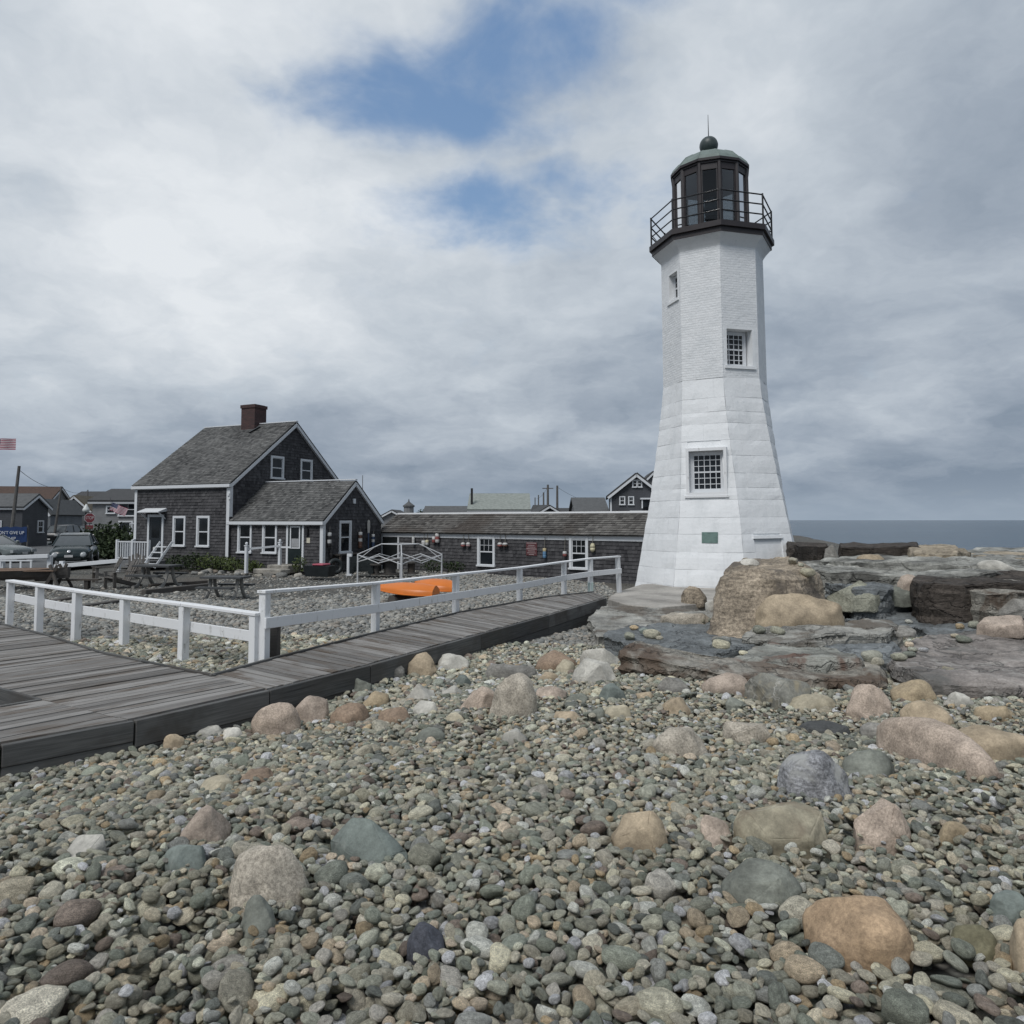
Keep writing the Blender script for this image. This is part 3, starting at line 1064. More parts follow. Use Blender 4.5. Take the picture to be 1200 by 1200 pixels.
# ------------------------------------------------------------------ white fences
def fence(name, label, posts, rail_top, pw=.115, low=.45, lastlean=0.0):
    """posts: ground points; rail_top: z of the rail at each post"""
    root = thing(name, label, 'fence', (posts[0].x, posts[0].y, gz(posts[0].x, posts[0].y)))
    off = -Vector(root.location)
    n = len(posts)
    rail_top = [z + random.uniform(-.008, .008) for z in rail_top]
    dirs = []
    for i in range(n):
        d = posts[min(i + 1, n - 1)] - posts[max(i - 1, 0)]
        d.z = 0
        dirs.append(d.normalized())
    for i, p in enumerate(posts):
        g0 = gz(p.x, p.y) - .12
        ang = math.atan2(dirs[i].y, dirs[i].x)
        mb = MB(Matrix.Translation(off + Vector((p.x, p.y, 0))) @ Matrix.Rotation(ang, 4, 'Z'))
        w = pw / 2
        ln = lastlean if i == n - 1 else random.uniform(-.012, .012)
        mb.add([(-w + ln, -w, g0), (w + ln, -w, g0), (w + ln, w, g0), (-w + ln, w, g0), (-w, -w, rail_top[i] - .045), (w, -w, rail_top[i] - .045), (w, w, rail_top[i] - .045), (-w, w, rail_top[i] - .045)],
               [(3, 2, 1, 0), (4, 5, 6, 7), (0, 1, 5, 4), (1, 2, 6, 5), (2, 3, 7, 6), (3, 0, 4, 7)])
        mb.build('post', WP, root, bevel=.006)
    for i in range(n - 1):
        a, b = posts[i], posts[i + 1]
        d = (b - a); d.z = 0; d.normalize()
        e0 = .08 if i == 0 else 0
        e1 = .08 if i == n - 2 else 0
        A = Vector((a.x, a.y, rail_top[i] - .022)) - d * e0
        B = Vector((b.x, b.y, rail_top[i + 1] - .022)) + d * e1
        mb = MB(Matrix.Translation(off)); mb.bar(A, B - d * .003, .15, .043)
        mb.build('top_rail', WP, root, bevel=.005)
        s = Vector((d.y, -d.x, 0)) * (pw / 2 + .021)
        mb = MB(Matrix.Translation(off))
        mb.bar(Vector((a.x, a.y, rail_top[i] - low)) + s - d * e0, Vector((b.x, b.y, rail_top[i + 1] - low)) + s + d * (e1 - .003), .038, .15)
        mb.build('lower_rail', WP, root, bevel=.005)
    return root
FR = [G(309, 775, .24), G(440, 741, .24), G(534, 722, .22), G(609, 706.5, .20), G(661, 695, .20), G(692, 691.5, .20), G(724, 691, .12)]
rt = [D(309, 691, FR[0].y).z, D(440, 681.5, FR[1].y).z, D(534, 672, FR[2].y).z, D(609, 664, FR[3].y).z, D(661, 657.5, FR[4].y).z, D(692, 653.5, FR[5].y).z, D(725, 651, FR[6].y).z]
fr = fence('white_fence', 'long white two rail fence along the boardwalk, rising to the lighthouse', FR, rt, lastlean=.10)
mb = MB(Matrix.Translation(-Vector(fr.location)))
p = FR[5]
mb.box(p.x - .075, p.x + .075, p.y - .075, p.y + .075, .02, .42)
mb.build('post_sleeve', plain('pale_teal_paint', (.38, .47, .46), .6), fr, bevel=.006)
FL = [G(298, 777, .22), G(215, 766, .22), G(145, 751, .22), G(89, 744, .22), G(45, 735, .22), G(11, 724, .22)]
rt = [D(298, 718, FL[0].y).z, D(215, 706, FL[1].y).z, D(145, 698, FL[2].y).z, D(89, 691, FL[3].y).z, D(45, 685, FL[4].y).z, D(11, 679.5, FL[5].y).z]
fence('white_fence', 'shorter white two rail fence running left beside the boardwalk corner', FL, rt, pw=.12, low=.36)
# the bare grey post where the fences meet
p = G(313, 772, .24)
mb = MB()
mb.box(-.07, .07, -.07, .07, -.1, .50)
o = mb.build('fence_post', M_OLDWOOD, bevel=.012)
o.location = (p.x + .06, p.y + .12, .2)
tag(o, 'short bare grey wooden post where the two white fences meet', 'post')

# ------------------------------------------------------------------ shingled house
def segs_minus(u0, u1, holes, w):
    out = [(u0, u1)]
    for (a, b, z0, z1) in holes:
        if z0 < w < z1:
            nw = []
            for (s, e) in out:
                if b <= s or a >= e:
                    nw.append((s, e))
                else:
                    if a > s: nw.append((s, a))
                    if b < e: nw.append((b, e))
            out = nw
    return [(s, e) for s, e in out if e - s > .02]
def shingles(M, w0, w1, extent, holes, material, parent, expo=.14, wd=(.09, .19), th=.028, seed=1, name='shingles', wave=0.0):
    rnd = random.Random(seed)
    mb = MB(M)
    n = max(1, round((w1 - w0) / expo))
    ex = (w1 - w0) / n
    for i in range(n):
        z0 = w0 + i * ex
        z1 = z0 + ex
        e = extent(z0 + ex * .5)
        if e is None:
            continue
        for (s, t) in segs_minus(e[0], e[1], holes, z0 + ex * .5):
            u = s
            while u < t - .01:
                v = min(u + rnd.uniform(*wd), t)
                if t - v < .05:
                    v = t
                j = rnd.uniform(-.006, .006)
                k = th * rnd.uniform(.75, 1.35)
                tn = min(max(rnd.gauss(.45, .24), 0), 1)
                dz = rnd.uniform(-.005, .005)
                zz1 = min(z1 + .012, w1)
                mb.add([(u + .0015, k, z0 + dz), (v - .0015, k, z0 + dz), (v - .0015, .004, zz1), (u + .0015, .004, zz1), (u + .0015, 0, z0 + dz), (v - .0015, 0, z0 + dz)],
                       [(0, 1, 2, 3), (4, 5, 1, 0), (4, 0, 3), (1, 5, 2)], tn)
                u = v
    o = mb.build(name, material, parent)
    o['kind'] = 'stuff'
    return o
def wmat(ox, oy, oz, dirx, out):
    """x along dirx, y along out, z up"""
    return Matrix(((dirx[0], out[0], 0, ox), (dirx[1], out[1], 0, oy), (0, 0, 1, oz), (0, 0, 0, 1)))
def roof_mat(o, along, up, nrm):
    return Matrix(((along[0], nrm[0], up[0], o[0]), (along[1], nrm[1], up[1], o[1]), (along[2], nrm[2], up[2], o[2]), (0, 0, 0, 1)))

HO = Vector((-12.85, 33.0, 0))
HROT = math.atan2(-.41, .911)
house = thing('shingled_house', 'dark grey shingled cottage with white trim, brick chimney and low front wing', 'house', (HO.x, HO.y, .0), HROT)
M_BASE = plain('foundation_stone', (.16, .155, .15), .9, .2, 5)
def gable_block(parent, x0, x1, y0, y1, ze, zr, seed, holes_front, holes_right, roofmat, ridge_y=None, over=.10, overr=.14, zbase=.35, left_trim=True, front_extent=None, right_from=None, right_holes_low=None):
    """ridge along x; front wall at y0, gable at x1"""
    ym = (y0 + y1) / 2 if ridge_y is None else ridge_y
    mb = MB()
    pent = [(y0, -.1), (y1, -.1), (y1, ze), (ym, zr), (y0, ze)]
    vs = [(x0, y, z) for y, z in pent] + [(x1, y, z) for y, z in pent]
    mb.add(vs, [(0, 1, 2, 3, 4), (9, 8, 7, 6, 5), (0, 5, 6, 1), (1, 6, 7, 2), (2, 7, 8, 3), (3, 8, 9, 4), (4, 9, 5, 0)])
    wall = mb.build('wall', M_WALLSH, parent)
    bm = bmesh.new(); bm.from_mesh(wall.data); bmesh.ops.recalc_face_normals(bm, faces=bm.faces); bm.to_mesh(wall.data); bm.free()
    Mf = wmat(0, y0, 0, (1, 0), (0, -1))
    shingles(Mf, -.02, ze, lambda w: (x0, x1), holes_front, M_WALLSH, wall, seed=seed)
    Mg = wmat(x1, 0, 0, (0, 1), (1, 0))
    def ext(w):
        if w < ze:
            return (y0, y1)
        a = (w - ze) / (zr - ze)
        return (y0 + (ym - y0) * a, y1 + (ym - y1) * a) if a < .985 else None
    def ext2(w):
        e = ext(w)
        return e
    shingles(Mg, -.02, zr, ext2, holes_right, M_WALLSH, wall, seed=seed + 1)
    Mb = wmat(x0, 0, 0, (0, 1), (-1, 0))
    if left_trim:
        shingles(Mb, -.02, zr, ext, [], M_WALLSH, wall, seed=seed + 2, expo=.14, wd=(.15, .25))
    # roof slopes
    th = .07
    for (ya, sg) in ((y0, 1), (y1, -1)):
        run = abs(ym - ya)
        sl = math.hypot(run, zr - ze)
        up = Vector((0, sg * run / sl, (zr - ze) / sl))
        nr = Vector((0, -sg * (zr - ze) / sl, run / sl))
        o = Vector((0, ya, ze)) - up * over + nr * .02
        M = roof_mat(o, Vector((1, 0, 0)), up, nr)
        mb = MB(M)
        mb.box(x0 - overr, x1 + overr, 0, th, 0, sl + over + (0.0 if sg > 0 else .01))
        rf = mb.build('roof', roofmat, parent)
        if sg > 0:
            M2 = M @ Matrix.Translation((0, th, 0))
            shingles(M2, -.02, sl + over - .03, lambda w: (x0 - overr, x1 + overr), [], roofmat, rf, expo=.135, wd=(.08, .2), th=.02, seed=seed + 7)
        # rake boards on both gables
        for xg, so in ((x1, 1), (x0, -1)):
            mb = MB(M)
            xa, xb = (xg + .018, xg + overr + .012) if so > 0 else (xg - overr - .012, xg - .018)
            mb.box(xa, xb, -.15, -.003, .0, sl + over - .0 - (.0 if sg > 0 else .06))
            mb.build('rake_board', WTRIM, rf, bevel=.004)
        if sg > 0:
            mb = MB()
            mb.box(x0 - overr + .004, x1 + overr + .016, ya - over - .09, ya - over * .4 - .012, ze - .17, ze - .03)
            mb.box(x0 - overr, x1 + overr + .01, ya - over * .4 - .01, ya - .02, ze - .20, ze - .06)
            mb.build('eave_board', WTRIM, rf, bevel=.004)
    mb = MB()
    mb.bar((x0 - overr - .02, ym, zr + .12), (x1 + overr + .02, ym, zr + .12), .16, .05)
    mb.build('ridge_board', WTRIM, parent, bevel=.005)
    return wall
# windows: (centre along wall, z foot, width, height)
fw = [(-3.08, 1.02, .62, 1.28), (-1.55, 1.02, .62, 1.28)]
fh = [(c - w / 2 - .1, c + w / 2 + .1, z - .06, z + h + .1) for (c, z, w, h) in fw] + [(-5.2, -4.1, .2, 2.55)]
gw = [(3.0, 4.28, .72, .98), (5.15, 4.28, .72, .98)]
gh = [(c - w / 2 - .1, c + w / 2 + .1, z - .06, z + h + .1) for (c, z, w, h) in gw]
gable_block(house, -6.1, 0.0, 0.0, 8.3, 3.87, 7.12, 11, fh, gh, M_ROOFSH, ridge_y=4.25)
for (c, z, w, h) in fw:
    sash_window(house, wmat(c, 0, z, (1, 0), (0, -1)), w, h, 3, 4, casing=.10, depth=.035)
for (c, z, w, h) in gw:
    sash_window(house, wmat(0, c, z, (0, 1), (1, 0)), w, h, 3, 4, casing=.10, depth=.035)
for (x, y, d, o2) in ((-6.1, 0, 1, -1), (0, 0, -1, -1)):
    mb = MB(); mb.box(min(x, x + d * .14) - (.03 if d > 0 else 0), max(x, x + d * .14) + (.03 if d < 0 else 0), -.05, -.018, .2, 3.72)
    if d < 0: mb.box(.018, .045, -.05, .16, 2.35, 3.72)
    mb.build('corner_board', WTRIM, house, bevel=.004)
# front door with its hood
mb = MB(wmat(-4.65, 0, .35, (1, 0), (0, -1)))
mb.box(-.42, .42, .0, .03, 0, 2.0)
dr = mb.build('door', plain('dark_door', (.020, .024, .028), .4), house)
mb = MB(wmat(-4.65, 0, .35, (1, 0), (0, -1)))
mb.box(-.54, -.42, 0, .055, 0, 2.12); mb.box(.42, .54, 0, .055, 0, 2.12); mb.box(-.42, .42, 0, .052, 2.0, 2.12)
mb.build('door_frame', WTRIM, dr)
mb = MB(wmat(-4.65, 0, .35, (1, 0), (0, -1)))
mb.box(-.26, .26, .03, .036, 1.0, 1.85)
mb.build('pane', M_GLASS, dr)
mb = MB(wmat(-4.65, 0, .35, (1, 0), (0, -1)))
mb.box(-.12, .12, .031, .045, .42, .56)
mb.build('door_sign', plain('paper_white', (.7, .7, .68), .7), dr)
mb = MB(wmat(-4.65, 0, 2.62, (1, 0), (0, -1)))
mb.add([(-.72, 0, .0), (.72, 0, .0), (.72, .5, -.06), (-.72, .5, -.06), (-.72, 0, .16), (.72, 0, .16), (.72, .5, -.02), (-.72, .5, -.02)], [(0, 1, 2, 3), (7, 6, 5, 4), (0, 4, 5, 1), (3, 2, 6, 7), (0, 3, 7, 4), (1, 5, 6, 2)])
mb.bar((-.62, .02, -.35), (-.62, .42, -.05), .05, .05); mb.bar((.62, .02, -.35), (.62, .42, -.05), .05, .05)
mb.build('door_hood', WTRIM, dr)
# chimney
cx, cy_ = -2.75, 4.25
def brick_fn(nt, bs):
    v = objc(nt, False)
    br = nt.n('ShaderNodeTexBrick')
    nt.link(nt.mapping(v, rot=(R(90), 0, 0)), br.inputs['Vector'])
    br.inputs['Scale'].default_value = 1.0
    br.inputs['Brick Width'].default_value = .21; br.inputs['Row Height'].default_value = .075; br.inputs['Mortar Size'].default_value = .008
    br.inputs['Color1'].default_value = (.075, .036, .034, 1); br.inputs['Color2'].default_value = (.045, .024, .024, 1); br.inputs['Mortar'].default_value = (.05, .042, .04, 1)
    nt.link(br.outputs[0], bs.inputs['Base Color'])
    bs.inputs['Roughness'].default_value = .85
M_BRICK = mat('chimney_brick', brick_fn)
mb = MB(); mb.box(cx - .46, cx + .46, cy_ - .42, cy_ + .42, 6.3, 8.05); mb.box(cx - .50, cx + .50, cy_ - .46, cy_ + .46, 8.052, 8.22)
ch = mb.build('chimney', M_BRICK, house)
mb = MB(); mb.box(cx - .4, cx + .4, cy_ - .36, cy_ + .36, 8.222, 8.25)
mb.build('chimney_cap', plain('mortar_cap', (.2, .2, .19), .9), ch)
mb = MB(); mb.bar((cx + .4, cy_ - .75, 6.72), (cx + .72, cy_ - .3, 7.08), .3, .02)
mb.build('flashing', plain('lead', (.22, .23, .24), .4), ch)
# low wing in front of the gable
ex0, ex1, ey0, ey1 = .0, 5.2, .12, 4.42
ew = [(.87, .78, .64, 1.30), (2.32, .78, .64, 1.30)]
ehf = [(c - w / 2 - .1, c + w / 2 + .1, z - .06, z + h + .1) for (c, z, w, h) in ew] + [(3.24, 4.24, .1, 2.15)]
egw = [(1.62, .80, .66, 1.28)]
ehg = [(c - w / 2 - .1, c + w / 2 + .1, z - .06, z + h + .1) for (c, z, w, h) in egw]
gable_block(house, ex0, ex1, ey0, ey1, 2.17, 3.92, 41, ehf, ehg, M_ROOFSH, left_trim=False, overr=.11)
for (c, z, w, h) in ew:
    sash_window(house, wmat(c, ey0, z, (1, 0), (0, -1)), w, h, 3, 4, casing=.095, depth=.035)
sash_window(house, wmat(ex1, egw[0][0], egw[0][1], (0, 1), (1, 0)), .66, 1.28, 2, 4, casing=.10, depth=.035)
mb = MB(); mb.box(ex1 - .12, ex1 + .045, ey0 - .045, ey0 - .018, .1, 2.0); mb.box(ex1 + .018, ex1 + .046, ey0 - .016, ey0 + .13, .1, 2.1)
mb.build('corner_board', WTRIM, house, bevel=.004)
Md = wmat(3.74, ey0, .12, (1, 0), (0, -1))
mb = MB(Md); mb.box(-.38, .38, 0, .03, 0, 1.92)
dr = mb.build('door', plain('dark_green_door', (.012, .020, .020), .4), house)
mb = MB(Md); mb.box(-.48, -.38, 0, .055, 0, 2.02); mb.box(.38, .48, 0, .055, 0, 2.02); mb.box(-.38, .38, 0, .052, 1.92, 2.02)
mb.build('door_frame', WTRIM, dr)
mb = MB(Md)
mb.box(-.28, -.22, .03, .05, .85, 1.82); mb.box(.22, .28, .03, .05, .85, 1.82); mb.box(-.22, .22, .03, .048, 1.76, 1.82); mb.box(-.22, .22, .03, .048, .85, .90)
mb.build('door_window_frame', WTRIM, dr)
mb = MB(Md); mb.box(-.22, .22, .030, .038, .90, 1.76)
mb.build('pane', M_GLASS, dr)
mb = MB(Md); mb.box(-.20, .20, .0385, .042, .92, 1.28)
mb.build('door_curtain', plain('grey_curtain', (.30, .31, .32), .8), dr)
mb = MB(wmat(4.42, ey0, 1.55, (1, 0), (0, -1)))
mb.box(-.06, .06, .0, .13, 0, .28); mb.bar((0, .0, .3), (0, .16, .34), .03, .03)
mb.build('wall_lamp', M_BLACK, house)
mb = MB(wmat(4.46, ey0, 1.22, (1, 0), (0, -1)))
mb.box(-.09, .09, .02, .04, 0, .22)
mb.build('wall_plaque', plain('cream_oval', (.55, .52, .42), .6), house)
mb = MB(wmat(ex1, (ey0 + ey1) / 2 - .02, 2.95, (0, 1), (1, 0))); mb.box(-.09, .09, .02, .06, 0, .22)
mb.build('gable_vent', WTRIM, house)
mb = MB(); mb.box(.02, .14, -.12, -.03, 3.15, 3.5); mb.box(-.02, .12, -.16, -.03, 3.3, 3.42)
mb.build('corner_lamp', WTRIM, house)
# porch with white balusters by the front door
mb = MB(); mb.box(-6.05, -3.75, -1.05, -.03, .0, .30)
mb.build('porch_floor', plain('grey_porch_paint', (.16, .165, .17), .6), house)
mb = MB()
for a, b in (((-6.0, -1.0), (-3.9, -1.0)), ((-6.0, -1.0), (-6.0, -.1))):
    mb.bar((a[0], a[1], 1.18), (b[0], b[1], 1.18), .07, .05); mb.bar((a[0], a[1], .42), (b[0], b[1], .42), .05, .05)
mb.build('porch_rail', WTRIM, house)
for (x, y) in ((-6.0, -1.0), (-4.95, -1.0), (-3.9, -1.0), (-6.0, -.1)):
    mb = MB(); mb.box(x - .055, x + .055, y - .055, y + .055, .30, 1.28)
    mb.build('porch_post', WTRIM, house)
for i in range(13):
    x = -6.0 + 2.1 * (i + .5) / 13
    mb = MB(); mb.box(x - .02, x + .02, -1.02, -.98, .44, 1.16)
    mb.build('baluster', WTRIM, house)
for i in range(8):
    y = -1.0 + .9 * (i + .5) / 8
    mb = MB(); mb.box(-6.02, -5.98, y - .02, y + .02, .44, 1.16)
    mb.build('baluster', WTRIM, house)
for sx in (-3.72, -2.95):
    mb = MB(); mb.bar((sx, -1.45, .04), (sx + .22, -.7, 1.2), .05, .09)
    mb.build('stair_stringer', WTRIM, house)
for i in range(4):
    t = (i + .7) / 4.6
    mb = MB(); mb.box(-3.70 + .22 * t, -2.97 + .22 * t + .0, -1.48 + .75 * t - .1, -1.48 + .75 * t + .1, .04 + 1.16 * t - .02, .04 + 1.16 * t + .02)
    mb.build('stair_tread', WTRIM, house)
# stone steps to the wing's door with white newel posts
M_FSTONE = stone_mat('field_stone', [(.30, .28, .24), (.22, .21, .19), (.36, .34, .30), (.26, .22, .18), (.18, .18, .17)], speck=.25, unit=.6)
for (x, y, h) in ((2.78, -1.75, 1.12), (3.48, -.55, 1.22)):
    mb = MB(); mb.box(x - .055, x + .055, y - .055, y + .055, 0, h); mb.box(x - .075, x + .075, y - .075, y + .075, h, h + .04)
    mb.lathe([(.03, 0), (.06, .05), (.055, .10), (.02, .13)], 8, (x, y, h + .04))
    mb.build('newel_post', WTRIM, house)
mb = MB(); mb.bar((2.78, -1.68, 1.0), (3.48, -.62, 1.10), .06, .08); mb.bar((3.38, -.55, 1.05), (4.05, -.5, 1.05), .05, .07)
mb.build('stair_rail', WTRIM, house)
mb = MB(); mb.box(2.75, 4.25, -1.35, -.75, -.05, .16); mb.box(2.95, 4.1, -.75, .1, -.05, .30)
mb.build('stone_step', M_FSTONE, house, bevel=.03)

# ------------------------------------------------------------------ covered passage from the house to the tower
SO = Vector((-6.35, 35.2, 0)); SE = Vector((6.1, 26.35, 0))
sd = (SE - SO); SL = sd.length; sd.normalize()
SROT = math.atan2(sd.y, sd.x)
shed = thing('covered_passage', 'long low shingled covered passage joining the cottage to the lighthouse', 'passage', (SO.x, SO.y, 0), SROT)
def shed_u(px):                           # where a pixel column meets the passage's front wall
    k = (px - 600) / FPX
    return (k * SO.y - SO.x) / (sd.x - k * sd.y)
def shed_z(px, py):
    u = shed_u(px)
    return D(px, py, SO.y + sd.y * u).z
sw = []
for (x0, x1, yt, yb) in ((562, 579, 629, 662), (669.5, 687.5, 629, 665.5)):
    u0, u1 = shed_u(x0), shed_u(x1)
    z1, z0 = shed_z((x0 + x1) / 2, yt), shed_z((x0 + x1) / 2, yb)
    sw.append(((u0 + u1) / 2, z0, u1 - u0 - .06, z1 - z0 - .08))
du0, du1 = shed_u(449), shed_u(467)
sh = [(c - w / 2 - .1, c + w / 2 + .1, z - .06, z + h + .1) for (c, z, w, h) in sw] + [(du0 - .05, du1 + .05, -.3, 1.62)]
zeS, zrS, wS = 1.66, 2.42, 2.3
mb = MB()
pent = [(0, -.6), (wS, -.6), (wS, zeS), (wS / 2, zrS), (0, zeS)]
vs = [(0, y, z) for y, z in pent] + [(SL, y, z) for y, z in pent]
mb.add(vs, [(4, 3, 2, 1, 0), (5, 6, 7, 8, 9), (1, 6, 5, 0), (2, 7, 6, 1), (3, 8, 7, 2), (4, 9, 8, 3), (0, 5, 9, 4)])
wall = mb.build('wall', M_WALLSH, shed)
shingles(wmat(0, 0, 0, (1, 0), (0, -1)), -.5, zeS, lambda w: (0, SL), sh, M_WALLSH, wall, seed=77)
for sg, ya in ((1, 0), (-1, wS)):
    run = wS / 2
    sl = math.hypot(run, zrS - zeS)
    up = Vector((0, sg * run / sl, (zrS - zeS) / sl)); nr = Vector((0, -sg * (zrS - zeS) / sl, run / sl))
    o = Vector((0, ya, zeS)) - up * .16 + nr * .02
    M = roof_mat(o, Vector((1, 0, 0)), up, nr)
    mb = MB(M); mb.box(0, SL, 0, .06, 0, sl + .16)
    rf = mb.build('roof', M_SHEDSH, shed)
    if sg > 0:
        shingles(M @ Matrix.Translation((0, .06, 0)), -.03, sl + .14, lambda w: (.0, SL), [], M_SHEDSH, rf, expo=.15, wd=(.1, .24), th=.03, seed=90)
        mb = MB(); mb.box(.1, SL, -.045, -.02, zeS - .26, zeS - .04)
        mb.build('eave_board', WTRIM, rf)
mb = MB(); mb.bar((.05, wS / 2, zrS + .10), (SL, wS / 2, zrS + .10), .15, .07)
mb.build('ridge_board', white_paint('ridge_white', (.80, .81, .82), .1), shed)
for (c, z, w, h) in sw:
    sash_window(shed, wmat(c, 0, z, (1, 0), (0, -1)), w, h, 3, 4, casing=.11, depth=.04)
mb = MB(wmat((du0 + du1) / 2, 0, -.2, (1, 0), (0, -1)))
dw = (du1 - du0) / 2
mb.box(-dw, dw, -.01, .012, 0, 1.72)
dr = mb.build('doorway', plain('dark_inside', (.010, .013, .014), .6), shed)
mb = MB(wmat((du0 + du1) / 2, 0, -.2, (1, 0), (0, -1)))
mb.box(-dw - .09, -dw, 0, .05, 0, 1.74); mb.box(dw, dw + .09, 0, .05, 0, 1.74)
mb.build('door_frame', WTRIM, dr)
# ------------------------------------------------------------------ rocks
def rock_finish(bm, amp, scale, seed, step=0.0, fine=0.0):
    off = Vector((seed * 3.17 % 50, seed * 1.91 % 50, seed * 7.3 % 50))
    bm.normal_update()
    mv = []
    for v in bm.verts:
        p = v.co * scale + off
        h = noise.fractal(p, 1.0, 2.1, 5, noise_basis='PERLIN_ORIGINAL') * amp
        d = v.normal * h
        if step:
            up = max(v.normal.z, 0)
            # broken layers on the flat faces
            q = noise.fractal(Vector((p.x * .55 + p.y * .25, p.y * .75, off.z)), 1.0, 2.0, 3) * 2.6
            d.z += (math.floor(q * 2) / 2) * step * 1.6 * up
            # joints and bedding on the steep faces
            hor = Vector((v.normal.x, v.normal.y, 0))
            cel = noise.cell(Vector((p.x * 1.5 + noise.noise(p * 2) * .5, p.y * 1.5, v.co.z * 1.2)))
            bed = noise.noise(Vector((p.x * .3, p.y * .3, v.co.z * 11 + off.z)))
            d += hor * (cel * step * 1.5 + (1 if bed > 0 else -1) * step * .7) * (1 - up)
        if fine:
            d += v.normal * (noise.turbulence(p * 5, 3, True) - .5) * fine
        mv.append(d)
    for v, d in zip(bm.verts, mv):
        v.co += d
def subdivide_to(bm, L, maxit=7):
    bmesh.ops.triangulate(bm, faces=bm.faces)
    for _ in range(maxit):
        long = [e for e in bm.edges if e.calc_length() > L]
        if not long:
            break
        bmesh.ops.subdivide_edges(bm, edges=long, cuts=1)
        bmesh.ops.triangulate(bm, faces=bm.faces)
def obj_from_bm(bm, name, material, origin, smooth=True, angle=None):
    me = bpy.data.meshes.new(name)
    bmesh.ops.recalc_face_normals(bm, faces=bm.faces)
    bm.to_mesh(me)
    bm.free()
    me.materials.append(material)
    if smooth:
        me.polygons.foreach_set('use_smooth', [True] * len(me.polygons))
        if angle:
            me.set_sharp_from_angle(angle=angle)
    o = bpy.data.objects.new(name, me)
    o.location = origin
    col.objects.link(o)
    return o
def SM(name, c, **kw):
    kw.setdefault('jitter', .02)
    if kw.get('unit', 1) >= .8 and name.endswith(('ledge', 'slate', 'rock')):
        kw.setdefault('crack', .38)
        kw['bst'] = max(kw.get('bst', .5), .75)
    return stone_mat(name, [c], **kw)
K_SLATE = SM('blue_slate', (.165, .178, .182), speck=.2, unit=1.4, vein=.10, bands=.25, bst=.5, rough=.62)
K_GREYL = SM('grey_ledge', (.285, .280, .255), speck=.22, unit=1.4, vein=.22, bands=.25, bst=.6, stain=(.125, .105, .085))
K_BROWNL = SM('brown_ledge', (.270, .255, .222), speck=.3, unit=1.2, bands=.2, bst=.7, stain=(.095, .062, .042))
K_TANB = SM('tan_ribbed_rock', (.300, .250, .190), crack=0, speck=.45, unit=.8, bands=.3, bst=1.0, stain=(.11, .095, .08))
K_RED = SM('rust_ledge', (.260, .262, .235), speck=.2, unit=1.1, bands=.2, bst=.5, stain=(.125, .062, .042))
K_PINKL = SM('dull_red_ledge', (.245, .222, .205), speck=.2, unit=1.5, vein=.35, bands=.3, bst=.6, stain=(.120, .118, .110))
K_DARK = SM('dark_brown_rock', (.062, .052, .044), speck=.3, unit=1.3, bands=.3, bst=.7)
K_FARL = SM('far_grey_ledge', (.290, .288, .262), speck=.25, unit=1.8, bands=.35, bst=.7, stain=(.09, .088, .08))
K_SAND = SM('sand_ledge', (.33, .28, .21), speck=.2, unit=1.2, bands=.2)

SLABS = []                                # (polygon, ztop) kept for the pebbles
def slab(name, label, pts, ztop, depth, material, seed, L=.09, amp=.028, step=.03, tilt=0.0, group=None, zt=None, bev=.03, bsc=1.02):
    """pts: pixels of the top face's outline; zt: its height per corner"""
    P = []
    for i, (px, py) in enumerate(pts):
        z = zt[i] if zt else ztop
        P.append(G(px, py, z))
    c = sum(P, Vector()) / len(P)
    c.z = ztop - depth
    bm = bmesh.new()
    top = [bm.verts.new(p - c) for p in P]
    bot = [bm.verts.new(Vector(((p.x - c.x) * bsc, (p.y - c.y) * bsc, 0))) for p in P]
    bm.faces.new(top)
    bm.faces.new(list(reversed(bot)))
    n = len(P)
    for i in range(n):
        bm.faces.new((top[i], bot[i], bot[(i + 1) % n], top[(i + 1) % n]))
    bmesh.ops.recalc_face_normals(bm, faces=bm.faces)
    te = [e for e in bm.edges if e.verts[0] in top and e.verts[1] in top] + [e for e in bm.edges if (e.verts[0] in top) != (e.verts[1] in top)]
    bmesh.ops.bevel(bm, geom=te, offset=bev, segments=1, affect='EDGES', clamp_overlap=True)
    subdivide_to(bm, L)
    rock_finish(bm, amp, 1.1, seed, step, .03)
    o = obj_from_bm(bm, name, material, c, angle=R(24))
    tag(o, label, 'rock', group)
    SLABS.append(([(p.x, p.y) for p in P], ztop))
    return o
SG = 'ledge slabs by the lighthouse'
slab('rock_slab', 'low grey brown ledge beside the boardwalk end', [(690, 722), (705, 712), (762, 712), (822, 714), (850, 722), (832, 730), (700, 744)], .16, .5, K_GREYL, 1, group=SG)
slab('rock_slab', 'dark blue slate slab in front of the lighthouse foot', [(706, 742), (770, 729), (831, 726), (896, 748), (884, 757), (842, 764), (815, 762), (755, 754)], .30, .6, K_SLATE, 2, amp=.025, group=SG)
slab('rock_slab', 'long grey slab with brown stained front face above the cobbles', [(726, 760), (790, 776), (865, 790), (950, 796), (1034, 802), (1034, 781), (985, 775), (880, 769), (800, 757), (742, 751)], .40, .75, K_BROWNL, 3, group=SG, amp=.03, zt=[.45, .34, .28, .25, .18, .2, .26, .34, .42, .46])
slab('rock_slab', 'flat rust red streaked slab behind the angular grey boulder', [(858, 772), (880, 760), (920, 752), (962, 752), (1002, 766), (1012, 779), (930, 777)], .33, .6, K_RED, 4, group=SG, amp=.025)
slab('rock_slab', 'flat grey slab in front of the big ribbed boulder', [(866, 742), (900, 730), (940, 727), (1045, 727), (1055, 734), (1040, 743), (925, 746)], .46, .9, K_GREYL, 5, group=SG, amp=.03)
